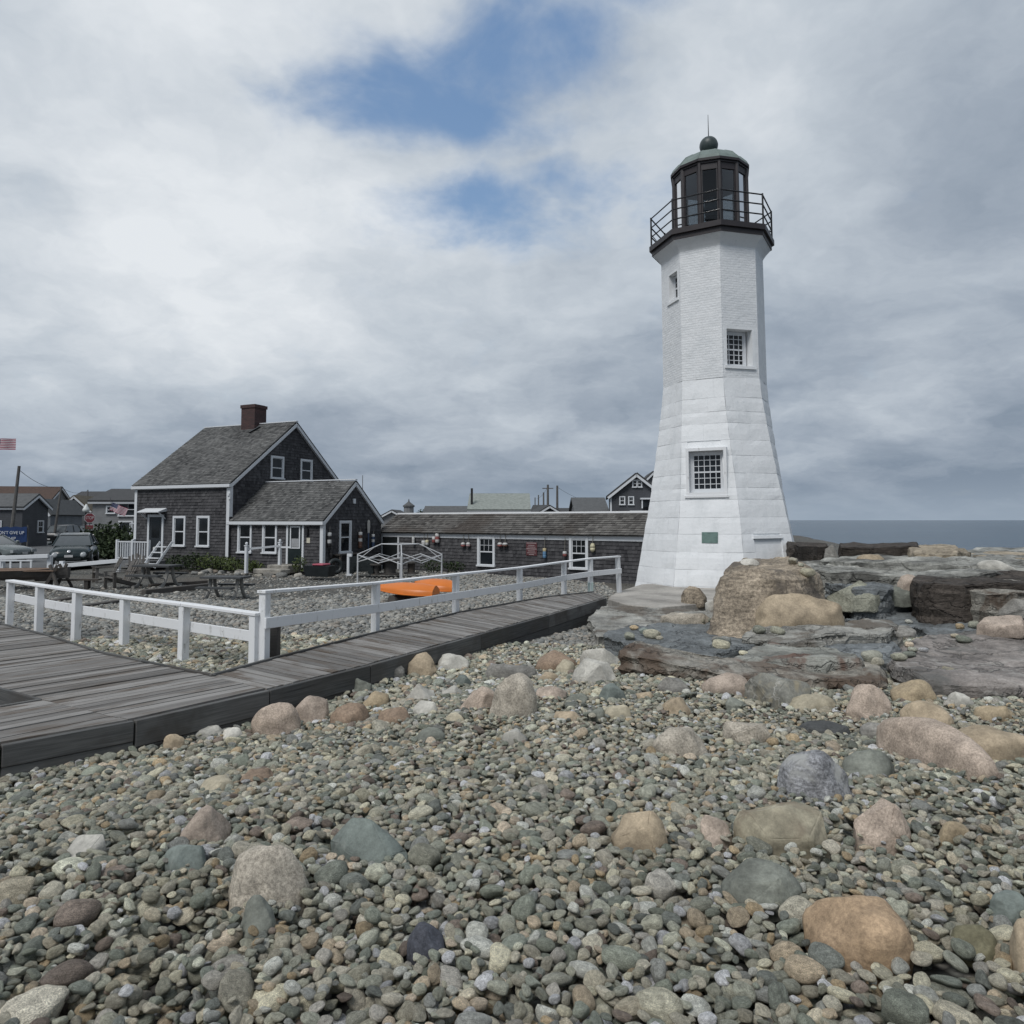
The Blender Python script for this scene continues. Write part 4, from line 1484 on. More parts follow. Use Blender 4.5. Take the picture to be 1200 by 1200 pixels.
slab('rock_slab', 'small dark slate slab wedged under the flat grey slab', [(960, 757), (985, 750), (1040, 747), (1056, 756), (1045, 768), (1005, 768)], .30, .6, K_SLATE, 6, group=SG)
slab('rock_slab', 'broad dull red slab at the right edge of the rocks', [(1042, 768), (1060, 752), (1082, 742), (1150, 739), (1330, 738), (1330, 806), (1230, 803), (1140, 801), (1087, 798), (1048, 782)], .29, .8, K_PINKL, 7, L=.12, amp=.03, group=SG)
slab('rock_slab', 'wet looking dark blue ledge in the hollow between the rocks', [(985, 712), (1035, 703), (1092, 705), (1122, 714), (1160, 722), (1150, 738), (1120, 743), (1088, 742), (1070, 732), (1040, 726), (990, 727)], .22, .7, K_SLATE, 8, amp=.03, group=SG)
slab('rock_slab', 'thick block with dark brown front face right of the hollow', [(1068, 678), (1100, 669), (1150, 667), (1290, 668), (1290, 682), (1130, 685), (1082, 683)], .95, 1.3, K_DARK, 9, L=.16, amp=.06, group=SG)
slab('rock_slab', 'grey topped block with rusty front at the far right', [(1136, 690), (1142, 683), (1280, 679), (1280, 692), (1160, 693)], .86, 1.0, K_BROWNL, 10, L=.14, group=SG)
slab('rock_slab', 'wide flat grey ledge behind the pale green boulder', [(925, 668), (975, 660), (1085, 659), (1200, 662), (1270, 668), (1150, 673), (1060, 674), (990, 672)], .98, 1.3, K_FARL, 11, L=.2, amp=.07, group=SG)
slab('rock_slab', 'dark slate ledge just behind the pale green boulder', [(958, 678), (985, 672), (1040, 674), (1052, 682), (1042, 690), (1000, 690)], .78, 1.0, K_SLATE, 12, L=.14, amp=.08, group=SG)
slab('rock_slab', 'second flat grey ledge further back towards the sea', [(960, 655), (1010, 650), (1110, 649), (1230, 652), (1300, 657), (1150, 661), (1020, 660)], 1.10, 1.6, K_FARL, 13, L=.25, amp=.08, group=SG)
slab('rock_slab', 'low tan topped ledge beside the tower foot', [(900, 664), (935, 655), (978, 653), (985, 658), (950, 664)], .95, 1.2, K_FARL, 14, L=.2, group=SG)
slab('rock_block', 'dark squared rock block right beside the tower on the skyline', [(922, 637), (935, 633), (968, 635), (970, 638), (925, 640)], 1.42, 2.2, K_DARK, 15, L=.3, amp=.07, group='dark blocks on the skyline')
slab('rock_block', 'long dark squared rock block on the skyline next to the sea', [(983, 638), (1000, 635), (1075, 637), (1078, 641), (985, 641)], 1.36, 2.2, K_DARK, 16, L=.3, amp=.07, group='dark blocks on the skyline')
slab('rock_slab', 'pale sand coloured slab on the skyline beside the sea', [(1062, 643), (1085, 637), (1110, 638), (1138, 646), (1120, 649), (1070, 648)], 1.28, 2.0, K_SAND, 17, L=.25, group='dark blocks on the skyline')
slab('rock_slab', 'low tan ledge at the far right edge by the water', [(1125, 650), (1160, 646), (1290, 650), (1290, 657), (1160, 655)], 1.10, 2.2, K_SAND, 18, L=.3, group='dark blocks on the skyline')
slab('rock_slab', 'dark low outer ledge meeting the sea at the right', [(1090, 646), (1180, 641), (1330, 645), (1330, 650), (1150, 650)], .95, 3.4, K_FARL, 19, L=.5, amp=.12, group='dark blocks on the skyline')
slab('rock_slab', 'grey ledge under the big ribbed boulder', [(820, 722), (845, 700), (985, 695), (1000, 712), (985, 728), (880, 735), (840, 732)], .20, .6, K_GREYL, 20, group=SG)
slab('rock_slab', 'dark ledge between the big boulder and the flat ledges', [(955, 694), (975, 684), (1070, 684), (1090, 694), (1075, 705), (990, 708)], .42, .9, K_SLATE, 21, L=.16, group=SG)

BOULD = []                                # footprints for the pebbles: (x, y, rx, ry, yaw, ztop)
def boulder(name, label, box, material, seed, shape='round', k=.85, hfac=None, yaw=None, axis=None, bury=.35, z=None, amp=.10, cat='boulder', group=None, L=None, facets=12):
    x0, x1, yt, yb = box
    xc = (x0 + x1) / 2
    if z is None:
        base = GG(xc, yb)
        base = G(xc, yb, base.z + .085)
    else:
        base = G(xc, yb, z)
    zg = base.z
    dist = base.y
    wpx = (x1 - x0)
    w = wpx / FPX * dist
    ang = math.atan2(CAMZ - zg, dist)
    happ = (yb - yt) / FPX * math.hypot(dist, CAMZ - zg)
    ry = k * w / 2
    dist2 = dist + ry * .8
    w *= dist2 / dist
    Hh = (happ - 2 * ry * .95 * math.sin(ang)) / math.cos(ang)
    Hh = max(Hh, .27 * w if hfac is None else hfac * w)
    cz = zg + bury * Hh / (1 + bury) * 0 + 0.0
    rz = Hh / (1 + bury)
    c = Vector((base.x * dist2 / dist, dist2, zg + rz * bury))
    rx = w / 2
    if axis:
        a, b = GG(*axis[0]), GG(*axis[1])
        yaw = math.atan2(b.y - a.y, b.x - a.x)
        rx = (b - a).length / 2 * .96
        ry = rx * k
        c.x, c.y = (a.x + b.x) / 2, (a.y + b.y) / 2
        c.z = gz(c.x, c.y) + rz * bury
    rr = random.Random(seed * 13 + 5)
    if yaw is None:
        yaw = rr.uniform(-.3, .3)
    bm = bmesh.new()
    if shape == 'round':
        bmesh.ops.create_icosphere(bm, subdivisions=4, radius=1.0)
        for v in bm.verts:
            e = 2.5
            s = (abs(v.co.x) ** e + abs(v.co.y) ** e + abs(v.co.z) ** e) ** (1 / e)
            v.co = v.co / s
            v.co.x += .12 * noise.noise(v.co * .9 + Vector((seed, 0, 0)))
        for q in range(5):
            nrm = Vector((rr.uniform(-1, 1), rr.uniform(-1, 1), rr.uniform(-.1, .9))).normalized()
            dd = rr.uniform(.62, .86)
            for v in bm.verts:
                h = v.co.dot(nrm) - dd
                if h > 0:
                    v.co -= nrm * h * .75
    else:
        pts = []
        for i in range(facets):
            zc = rr.uniform(-.6, 1.0)
            a = i * 2.399 + rr.uniform(-.4, .4)
            rad = math.sqrt(max(1 - abs(zc) ** 2.4, .05))
            pts.append(Vector((math.cos(a) * rad, math.sin(a) * rad, zc)) * rr.uniform(.9, 1.08))
        for a in range(6):
            q = a * math.pi / 3 + rr.uniform(-.3, .3)
            pts.append(Vector((math.cos(q), math.sin(q), -.6)))
            pts.append(Vector((math.cos(q) * .98, math.sin(q) * .98, rr.uniform(-.2, .25))))
        vs = [bm.verts.new(p) for p in pts]
        res = bmesh.ops.convex_hull(bm, input=vs)
        bmesh.ops.delete(bm, geom=[g for g in res['geom_interior'] if isinstance(g, bmesh.types.BMVert)], context='VERTS')
        bmesh.ops.dissolve_limit(bm, angle_limit=R(14), verts=bm.verts, edges=bm.edges)
        bmesh.ops.bevel(bm, geom=list(bm.edges), offset=.035, segments=2, affect='EDGES', clamp_overlap=True)
    S = Matrix.Rotation(yaw, 4, 'Z') @ Matrix.Diagonal((rx, ry, rz, 1))
    bm.transform(S)
    if shape != 'round':
        subdivide_to(bm, max((L or .055), min(rx, .35) * .16))
    m = min(rx, ry, rz)
    rock_finish(bm, m * amp, .8 / m, seed, 0, m * .03)
    o = obj_from_bm(bm, name, material, c, angle=R(50) if shape != 'round' else None)
    tag(o, label, cat, group)
    BOULD.append((c.x, c.y, rx, ry, yaw, c.z + rz))
    return o
B_GRAN = SM('pale_granite', (0.403, 0.362, 0.299), speck=.42, unit=.28)
B_PINK = SM('pink_granite', (0.420, 0.343, 0.278), speck=.36, unit=.25)
B_PINK2 = SM('dusty_pink_stone', (0.386, 0.319, 0.263), speck=.28, unit=.3)
B_WHITE = SM('whitish_stone', (0.470, 0.454, 0.407), speck=.15, unit=.5)
B_GREEN = SM('green_grey_stone', (0.185, 0.194, 0.167), speck=.18, unit=.5, bands=.12)
B_TEAL = SM('teal_grey_stone', (0.174, 0.200, 0.183), speck=.15, unit=.5, vein=.1)
B_BEIGE = SM('beige_stone', (0.386, 0.346, 0.258), speck=.15, unit=.5, bands=.1)
B_BEIGER = SM('beige_stone_rust_mark', (0.370, 0.335, 0.247), speck=.15, unit=.42, bands=.1, stain=(.20, .165, .12))
B_ORANGE = SM('orange_sandstone', (.370, .265, .170), speck=.25, unit=.4, bands=.12)
B_BROWN = SM('brown_stone', (0.241, 0.178, 0.129), speck=.3, unit=.4)
B_DARK = SM('dark_slate_stone', (0.069, 0.071, 0.070), speck=.25, unit=.3)
B_BLUE = SM('blue_black_stone', (0.069, 0.073, 0.088), speck=.35, unit=.2)
B_GREY = SM('mid_grey_stone', (0.230, 0.221, 0.201), speck=.25, unit=.4, bands=.15)
B_GREYV = SM('veined_grey_stone', (0.207, 0.205, 0.180), speck=.2, unit=.45, vein=.55, stain=(.30, .265, .19))
B_MARB = SM('blue_white_marbled_stone', (0.241, 0.243, 0.252), speck=.55, unit=.35, bands=.35, stain=(.38, .38, .36))
B_OCHRE = SM('ochre_stone', (0.336, 0.270, 0.180), speck=.25, unit=.3)
B_OLIVE = SM('olive_stone', (0.174, 0.162, 0.103), speck=.2, unit=.3)
B_PGREEN = SM('pale_green_stone', (0.308, 0.308, 0.247), speck=.35, unit=.5)
B_TANC = SM('tan_cracked_stone', (0.386, 0.313, 0.221), speck=.2, unit=.5, vein=0)
# the big rocks among the slabs
slab('boulder', 'huge ribbed tan boulder with dark left side before the lighthouse', [(846, 668), (850, 660), (866, 654.5), (925, 653.5), (948, 658), (956, 666), (930, 669.5), (866, 669)], 1.33, 1.45, K_TANB, 31, L=.08, amp=.10, step=.010, bsc=1.34, bev=.16)['category'] = 'boulder'
boulder('boulder', 'smooth cracked tan boulder leaning on the huge ribbed one', (886, 990, 692, 736), B_TANC, 32, 'round', k=.45, z=.46, bury=.4, amp=.16)
boulder('boulder', 'pale green rough boulder in the middle of the rocks', (968, 1037, 676, 712), B_PGREEN, 33, 'angular', k=.6, z=.40)
boulder('boulder', 'dark green pointed rock beside the pale green boulder', (1040, 1086, 684, 708), B_GREEN, 34, 'angular', k=.6, z=.40)
boulder('boulder', 'small pinkish rock behind the dark green pointed one', (1052, 1080, 673, 690), B_PINK2, 35, 'angular', k=.6, z=.72)
boulder('boulder', 'pinkish tan broken block at the right beyond the red slab', (1146, 1206, 716, 743), B_PINK2, 36, 'angular', k=.6, z=.40)
boulder('boulder', 'grey white flat rock at the right under the overhanging block', (1160, 1230, 708, 722), B_GREY, 37, 'angular', k=.6, z=.42)
boulder('boulder', 'white rounded boulder on the far ledge at the right', (1146, 1186, 655, 668), B_WHITE, 38, 'round', k=.7, z=.98)
boulder('boulder', 'squared tan stump shaped rock at the tower foot', (798, 828, 683, 708), K_TANB, 39, 'angular', k=.8, z=.02, facets=8)
boulder('stone', 'pale egg shaped stone lying on top of the huge boulder', (868, 890, 654, 664), B_WHITE, 40, 'round', k=.7, z=1.33, bury=.8, cat='stone')
boulder('stone', 'white round stone leaning on the dark side of the huge boulder', (826, 840, 702, 718), B_WHITE, 41, 'round', k=.8, z=.18, bury=.8, cat='stone')
boulder('stone', 'small white stone at the foot of the huge boulder', (880, 889, 731, 740), B_WHITE, 42, 'round', z=.36, bury=.8, cat='stone')
boulder('stone', 'thin pale flat rock lying on the dark slate slab', (772, 838, 720, 732), B_GRAN, 43, 'angular', k=.5, z=.25, cat='stone')
boulder('stone', 'small blue grey pebble on the left end of the slate slab', (749, 762, 735, 743), B_TEAL, 44, 'round', z=.33, bury=.8, cat='stone')
boulder('boulder', 'rock wedged in the gap of the skyline blocks', (966, 984, 634, 662), B_GREY, 45, 'angular', k=.8, z=.9)
boulder('stone', 'cluster stone at the left end of the red slab', (1050, 1072, 731, 745), B_GREY, 46, 'angular', z=.4, cat='stone')
boulder('stone', 'tan block lying on the flat ledge by the tower', (1004, 1036, 648, 658), B_TANC, 47, 'angular', k=.6, z=1.0, cat='stone')
# loose boulders on the cobbles
LB = [
 ('white flat topped block beside the long stained slab', (668, 724, 768, 803), B_WHITE, 'angular', .7),
 ('white grey rock with a dark underside near the slab end', (680, 728, 747, 784), B_WHITE, 'angular', .8),
 ('brown rounded rock left of the white flat topped block', (626, 678, 757, 787), B_BROWN, 'round', .7),
 ('small cream stone touching the white flat topped block', (652, 676, 772, 791), B_BEIGE, 'round', .8),
 ('grey angular rock left of the brown rounded rock', (568, 628, 764, 797), B_GREY, 'angular', .8),
 ('pale pink smooth boulder paired with a speckled granite one', (540, 582, 802, 836), B_PINK, 'round', .8),
 ('speckled grey granite boulder right of the pale pink one', (572, 629, 786, 842), B_GRAN, 'round', .8),
 ('pinkish egg shaped boulder below the long stained slab', (823, 875, 785, 814), B_PINK2, 'round', .75),
 ('angular grey boulder with white vein before the long slab', (871, 949, 778, 825), B_GREYV, 'angular', .8),
 ('tan flat stone just right of the veined angular boulder', (926, 981, 810, 833), B_BEIGE, 'round', .7),
 ('pale pink rounded boulder in front of the slab end', (987, 1044, 799, 841), B_PINK, 'round', .8),
 ('ochre brown boulder touching the broad red slab', (1046, 1093, 794, 825), B_OCHRE, 'round', .8),
 ('beige ribbed boulder below the ochre one', (1057, 1114, 819, 855), B_TANC, 'round', .8),
 ('dark flat angular rock between pale stones', (938, 998, 839, 865), B_DARK, 'angular', .8),
 ('round speckled cream boulder alone in the middle of the cobbles', (767, 832, 847, 892), B_GRAN, 'round', .85),
 ('rough split granite rock right of the round speckled boulder', (846, 902, 834, 875), B_GRAN, 'angular', .8),
 ('blue and white marbled boulder above the beige one', (917, 998, 877, 942), B_MARB, 'round', .85),
 ('dark green rounded boulder beside the marbled one', (987, 1048, 876, 918), B_GREEN, 'round', .8),
 ('large tan boulder with green corner at the right edge', (1092, 1204, 843, 898), B_TANC, 'round', .7),
 ('big beige boulder with a rust mark on top', (862, 970, 930, 1000), B_BEIGER, 'angular', .8),
 ('dusty pink boulder with blunt ends right of the beige one', (998, 1069, 934, 992), B_PINK, 'angular', .8),
 ('flat dark green rock sunk among the cobbles', (843, 942, 1008, 1066), B_GREEN, 'angular', .75),
 ('orange sandstone boulder at the lower right', (950, 1065, 1050, 1138), B_ORANGE, 'round', .95),
 ('pale beige boulder left of the salmon stone', (716, 785, 945, 1003), B_TANC, 'angular', .85),
 ('small salmon coloured stone by the big beige boulder', (821, 857, 954, 989), B_PINK2, 'round', .8),
 ('long teal grey stone in the left middle of the cobbles', (383, 477, 955, 1014), B_TEAL, 'angular', .6),
 ('large oblong pale granite boulder at the lower left', (268, 360, 993, 1063), B_GRAN, 'round', .7),
 ('pinkish oval boulder above the oblong granite one', (211, 270, 944, 994), B_PINK2, 'round', .75),
 ('white topped brown stone at the far left', (71, 121, 974, 1012), B_WHITE, 'angular', .8),
 ('round blue black stone low in the middle', (477, 523, 1085, 1126), B_BLUE, 'round', .9),
 ('round green stone below the oblong granite boulder', (282, 326, 1053, 1100), B_GREEN, 'round', .85),
 ('flat teal oval stone left of the pinkish oval boulder', (194, 246, 986, 1022), B_TEAL, 'round', .8),
 ('long pink granite boulder against the boardwalk edge', (296, 352, 820, 862), B_PINK, 'round', .7),
 ('second pink boulder touching the long one by the boardwalk', (343, 384, 813, 846), B_PINK2, 'round', .8),
 ('dark speckled red granite boulder near the boardwalk', (387, 431, 821, 852), B_BROWN, 'round', .85),
 ('dark brown rough rock right of the red granite boulder', (443, 483, 824, 852), B_BROWN, 'angular', .8),
 ('white and grey stone right of the dark brown rock', (484, 514, 816, 842), B_WHITE, 'angular', .8),
 ('green grey smooth stone beside the boardwalk edge', (409, 436, 792, 812), B_GREEN, 'round', .8),
 ('whitish wedge shaped stone above the white and grey one', (474, 512, 795, 822), B_WHITE, 'angular', .8),
 ('tan orange flat stone near the green grey one', (423, 457, 809, 829), B_OCHRE, 'round', .8),
 ('pale stone at the boardwalk side below the bend', (228, 262, 850, 864), B_WHITE, 'round', .7),
 ('blue green flat oval stone at the right edge', (1158, 1204, 1046, 1080), B_TEAL, 'round', .8),
 ('olive rounded stone at the lower right edge', (1119, 1166, 1087, 1122), B_OLIVE, 'round', .85),
 ('reddish brown angular rock in the left middle', (277, 324, 896, 924), B_BROWN, 'angular', .8),
 ('cream crumbly rock left of the reddish brown one', (229, 277, 904, 937), B_BEIGE, 'angular', .8),
 ('white squarish stone in the centre above the cobbles', (586, 618, 849, 875), B_WHITE, 'angular', .9),
 ('tan pitted stone right of the dusty pink boulder', (1096, 1134, 962, 990), B_OCHRE, 'round', .8),
 ('pale grey stone beside the broad red slab front', (1108, 1140, 808, 830), B_WHITE, 'angular', .8),
 ('orange brown flat rock below the broad red slab', (1140, 1192, 824, 846), B_OCHRE, 'round', .6),
 ('grey green stone standing left of the pale stones row', (700, 735, 800, 822), B_TEAL, 'round', .8),
 ('pale grey wedge rock left of the pinkish egg boulder', (770, 812, 788, 812), B_GREY, 'angular', .8),
 ('tan corner of a boulder at the lower right edge', (1186, 1240, 1088, 1150), B_TANC, 'round', .8),
 ('grey pink stone row end next to the granite boulder', (628, 664, 800, 822), B_PINK2, 'round', .8),
 ('pale flat stone high up beside the boardwalk', (512, 548, 765, 786), B_WHITE, 'round', .7),
]
for i, (lab, bx_, m_, sh_, k_) in enumerate(LB):
    boulder('boulder', lab, bx_, m_, 100 + i, sh_, k=k_, bury=.16, group='boulders on the cobbles', amp=.17 if sh_ == 'round' else .10)
# smaller pale rocks crowding below the ledges and along the boardwalk
rb = random.Random(303)
CN = {'pale_granite': 'speckled pale', 'whitish_stone': 'whitish', 'dusty_pink_stone': 'dusty pink', 'mid_grey_stone': 'mid grey', 'beige_stone': 'beige', 'teal_grey_stone': 'teal grey', 'tan_cracked_stone': 'tan', 'veined_grey_stone': 'veined grey', 'green_grey_stone': 'green grey'}
USED = set()
def small_label(bx_, m_, sh_):
    cx_, cy0 = (bx_[0] + bx_[1]) / 2, (bx_[2] + bx_[3]) / 2
    near = sorted(LB, key=lambda q: (cx_ - (q[1][0] + q[1][1]) / 2) ** 2 + 2 * (cy0 - (q[1][2] + q[1][3]) / 2) ** 2)
    for q in near[:4]:
        dx, dy = cx_ - (q[1][0] + q[1][1]) / 2, cy0 - (q[1][2] + q[1][3]) / 2
        way = ('right of' if dx > 0 else 'left of') if abs(dx) > 1.4 * abs(dy) else ('in front of' if dy > 0 else 'behind')
        what = q[0]
        for cut in (' with ', ' at ', ' in ', ' left ', ' right ', ' beside ', ' near ', ' below ', ' above ', ' between ', ' alone', ' against ', ' touching ', ' paired ', ' before ', ' sunk ', ' by ', ' just ', ' high ', ' low ', ' next ', ' standing'):
            what = what.split(cut)[0]
        lab = 'small %s %s rock %s the %s' % (CN[m_.name], 'rounded' if sh_ == 'round' else 'angular', way, what)
        if lab not in USED and len(lab.split()) <= 16:
            USED.add(lab)
            return lab
    return 'smaller pale rock among those crowding between the boardwalk and the ledges'
taken = [b[1] for b in LB]
made = 0
for t_ in range(900):
    if made >= 46:
        break
    if rb.random() < .72:
        px, py = rb.uniform(500, 1195), rb.gauss(815, 26)
    else:
        px = rb.uniform(180, 520); py = 868 - (px - 180) * .27 + rb.uniform(0, 26)
    w_ = rb.uniform(22, 46)
    bx_ = (px - w_ / 2, px + w_ / 2, py - w_ * rb.uniform(.55, .75), py)
    if py < 790 + (0 if px < 700 else 14) - (px < 560) * 60 or py > 880:
        continue
    if any(bx_[0] < q[1] - 3 and bx_[1] > q[0] + 3 and bx_[2] < q[3] - 3 and bx_[3] > q[2] + 3 for q in taken):
        continue
    taken.append(bx_)
    mm_ = rb.choice((B_GRAN, B_WHITE, B_PINK2, B_GREY, B_BEIGE, B_TEAL, B_TANC, B_GREYV, B_GREEN))
    sh_ = rb.choice(('round', 'angular', 'angular'))
    boulder('boulder', small_label(bx_, mm_, sh_), bx_, mm_, 500 + made, sh_, k=rb.uniform(.65, .9), bury=.2, group='smaller rocks below the ledges', amp=.14)
    made += 1
boulder('boulder', 'very long pink granite boulder slanting at the right', (1020, 1173, 857, 937), B_PINK, 170, 'round', k=.36, axis=((1032, 882), (1168, 928)), bury=.35, hfac=.18, amp=.12)

# ------------------------------------------------------------------ cobbles
LOOSE_HERE = True
PROTO = []
pc = bpy.data.collections.new('pebble_shapes')
for i in range(20):
    bm = bmesh.new()
    bmesh.ops.create_icosphere(bm, subdivisions=3, radius=1.0)
    rr = random.Random(400 + i)
    off = Vector((i * 7.1, i * 3.3, i * 1.7))
    e = rr.choice((1.8, 2.1, 2.5, 3.2))
    sk = rr.uniform(-.22, .22)
    for v in bm.verts:
        s = (abs(v.co.x) ** e + abs(v.co.y) ** e + abs(v.co.z) ** e) ** (1 / e)
        v.co = v.co / s
        v.co *= 1 + .20 * noise.noise(v.co * .9 + off) + .07 * noise.noise(v.co * 2.3 + off)
        v.co.y *= 1 + sk * v.co.x
        v.co.z *= 1 - .15 * v.co.x * sk * 3
    if i % 2 == 1:                        # a few broken faces
        for q in range(3):
            nrm = Vector((rr.uniform(-1, 1), rr.uniform(-1, 1), rr.uniform(-.4, 1))).normalized()
            dd = rr.uniform(.5, .8)
            for v in bm.verts:
                h = v.co.dot(nrm) - dd
                if h > 0:
                    v.co -= nrm * h * .8
    me = bpy.data.meshes.new('pebble_shape')
    bm.to_mesh(me); bm.free()
    me.materials.append(M_PEB)
    me.polygons.foreach_set('use_smooth', [True] * len(me.polygons))
    o = bpy.data.objects.new('pebble_shape', me)
    pc.objects.link(o)
    PROTO.append(me)

# small stones lying loose on the ledges and in their crevices
from mathutils.bvhtree import BVHTree
def loose_stones():
    vs, fs = [], []
    for o in col.objects:
        if o.type == 'MESH' and o.name.startswith(('rock_slab', 'rock_block', 'boulder')):
            b = len(vs)
            vs += [o.location + v.co for v in o.data.vertices]
            fs += [[b + i for i in p.vertices] for p in o.data.polygons]
    tree_ = BVHTree.FromPolygons(vs, fs)
    rnd = random.Random(91)
    spots = [(842, 722), (1062, 738), (885, 745), (1060, 760), (950, 680), (1040, 775), (1000, 700), (765, 745), (1095, 700), (935, 665), (850, 757), (1130, 745)]
    n = 0
    while n < 60:
        c = spots[n % len(spots)]
        d = ray(c[0] + rnd.gauss(0, 14), c[1] + rnd.gauss(0, 5)).normalized()
        hit, nrm, _, dist = tree_.ray_cast(Vector((0, 0, CAMZ)), d)
        n += 1
        if hit is None or abs(nrm.z) < .8:
            continue
        a = rnd.uniform(.05, .13)
        o = bpy.data.objects.new('loose_stone', PROTO[rnd.randrange(20)])
        sc_ = (a, a * rnd.uniform(.65, .95), a * rnd.uniform(.45, .7))
        o.scale = sc_
        o.location = hit + Vector((0, 0, sc_[2] * .72))
        o.rotation_euler = (rnd.uniform(-.15, .15), rnd.uniform(-.15, .15), rnd.uniform(0, 6.28))
        col.objects.link(o)
        tag(o, 'small pale cobble lying loose on the ledges before the lighthouse', 'stone', 'loose stones on the ledges')
loose_stones()

def lay_pebbles():
    CELL = .014
    X0, X1, Y0, Y1 = -7.6, 9.4, 1.7, 13.2
    nx_, ny_ = int((X1 - X0) / CELL), int((Y1 - Y0) / CELL)
    gx = X0 + (np.arange(nx_) + .5) * CELL
    gy = Y0 + (np.arange(ny_) + .5) * CELL
    GX, GY = np.meshgrid(gx, gy)
    base = ground(GX, GY)
    H = base.copy() - .02
    block = np.zeros_like(H, bool)
    def inpoly(poly):
        r = np.zeros_like(H, bool)
        n = len(poly)
        for i in range(n):
            (xa, ya), (xb, yb) = poly[i], poly[(i + 1) % n]
            c = (ya > GY) != (yb > GY)
            with np.errstate(divide='ignore', invalid='ignore'):
                xi = xa + (GY - ya) * (xb - xa) / (yb - ya if yb != ya else 1e-9)
            r ^= c & (GX < xi)
        return r
    wp = [(p.x + .06, p.y - .02) for p in RIGHT_EDGE] + [(p.x, p.y) for p in reversed(LEFT_EDGE)] + [(p.x, p.y) for p in PA[2:7]] + [(-14, 8)]
    wp[0] = (wp[0][0] - 4, wp[0][1])
    block |= inpoly(wp)
    for (poly, zt) in SLABS:
        m = inpoly(poly)
        H[m] = np.maximum(H[m], zt + 5)
    for (bx, by, rx, ry, yw, zt) in BOULD:
        c, s = math.cos(yw), math.sin(yw)
        u = ((GX - bx) * c + (GY - by) * s) / rx
        v = (-(GX - bx) * s + (GY - by) * c) / ry
        q = 1 - u * u - v * v
        m = q > .06
        H[m] = np.maximum(H[m], base[m] + (zt - base[m]) * np.sqrt(q[m]))
    # kernels
    kern = {}
    def kernel(a, b, yaw):
        key = (int(a / .006), int(b / .006), int(yaw / (math.pi / 8)))
        if key in kern:
            return kern[key]
        a = (key[0] + .5) * .006; b = (key[1] + .5) * .006; yw = (key[2] + .5) * math.pi / 8
        r = int(math.ceil(a / CELL))
        o = np.arange(-r, r + 1) * CELL
        ox, oy = np.meshgrid(o, o)
        u = (ox * math.cos(yw) + oy * math.sin(yw)) / a
        v = (-ox * math.sin(yw) + oy * math.cos(yw)) / b
        q = 1 - u * u - v * v
        sh = np.where(q > 0, np.sqrt(np.maximum(q, 0)), -1.0)
        kern[key] = (r, sh, q > 0)
        return kern[key]
    out = []
    rn = np.random.default_rng(77)
    def pick_y(n):                        # more where they show larger
        y = np.sqrt(rn.uniform(Y0 ** 2, Y1 ** 2, n))
        return y
    N = 135000
    ysamp = pick_y(N)
    xsamp = rn.uniform(-.78, .78, N) * ysamp
    ls = rn.normal(0, 1, N)
    patch = np.array([noise.noise(Vector((x * .45, y * .45, 3.3))) for x, y in zip(xsamp, ysamp)])
    left = np.clip((-xsamp + .2) / 3.0, 0, 1) * np.clip((5.5 - ysamp) / 3, 0, 1)
    asz = .0262 * (1 + .10 * np.clip((4.6 - ysamp) / 2.4, 0, 1) + .25 * np.clip((ysamp - 7) / 3, 0, 1)) * np.exp(.38 * ls + .30 * patch + .14 * left)
    asz = np.clip(asz, .012, .10)
    M2 = 3000                             # larger cobbles strewn among the small ones
    y2 = np.sqrt(rn.uniform(Y0 ** 2, 11.5 ** 2, M2))
    x2 = rn.uniform(-.78, .78, M2) * y2
    a2 = np.clip(.049 * np.exp(rn.normal(0, .30, M2)) * (1 + .25 * np.clip(-x2 / 3, 0, 1)), .035, .125)
    ysamp, xsamp, asz = np.concatenate([y2, ysamp]), np.concatenate([x2, xsamp]), np.concatenate([a2, asz])
    order = np.concatenate([rn.permutation(np.concatenate([np.arange(M2), M2 + np.argsort(-asz[M2:])[:40000]])), M2 + rn.permutation(np.argsort(-asz[M2:])[40000:])])
    NEG = -1e9
    for i in order:
        x, y, a = xsamp[i], ysamp[i], asz[i]
        if not (X0 + .2 < x < X1 - .2 and Y0 + .15 < y < Y1 - .2):
            continue
        b = a * rn.uniform(.62, .95); cth = a * rn.uniform(.34, .68)
        yaw = rn.uniform(0, math.pi)
        r, sh, msk = kernel(a, b, yaw)
        best = None
        for t in range(3):
            jx = x + (rn.uniform(-1, 1) * a * 1.5 if t else 0)
            jy = y + (rn.uniform(-1, 1) * a * 1.5 if t else 0)
            ix, iy = int((jx - X0) / CELL), int((jy - Y0) / CELL)
            if ix - r < 0 or iy - r < 0 or ix + r + 1 > nx_ or iy + r + 1 > ny_:
                continue
            if block[iy, ix]:
                continue
            sub = H[iy - r:iy + r + 1, ix - r:ix + r + 1]
            z = np.max(np.where(msk, sub + cth * sh * .92, NEG))
            if best is None or z < best[0]:
                best = (z, ix, iy)
        if best is None:
            continue
        z, ix, iy = best
        g = base[iy, ix]
        if z - g > .125:
            continue
        sub = H[iy - r:iy + r + 1, ix - r:ix + r + 1]
        # slope of what it lies on
        gxs = (sub[r, -1] - sub[r, 0]) / (2 * r * CELL + 1e-6)
        gys = (sub[-1, r] - sub[0, r]) / (2 * r * CELL + 1e-6)
        gxs, gys = max(min(gxs, .45), -.45), max(min(gys, .45), -.45)
        np.maximum(sub, np.where(msk, z + cth * sh * .92, NEG), out=sub)
        out.append((X0 + (ix + .5) * CELL, Y0 + (iy + .5) * CELL, z - .004, a, b, cth, yaw, -gys * .0 + math.atan(gys) * .75 + rn.normal(0, .12), -math.atan(gxs) * .75 + rn.normal(0, .12)))
    return np.array(out)
PEB = lay_pebbles()
print('pebbles', len(PEB))
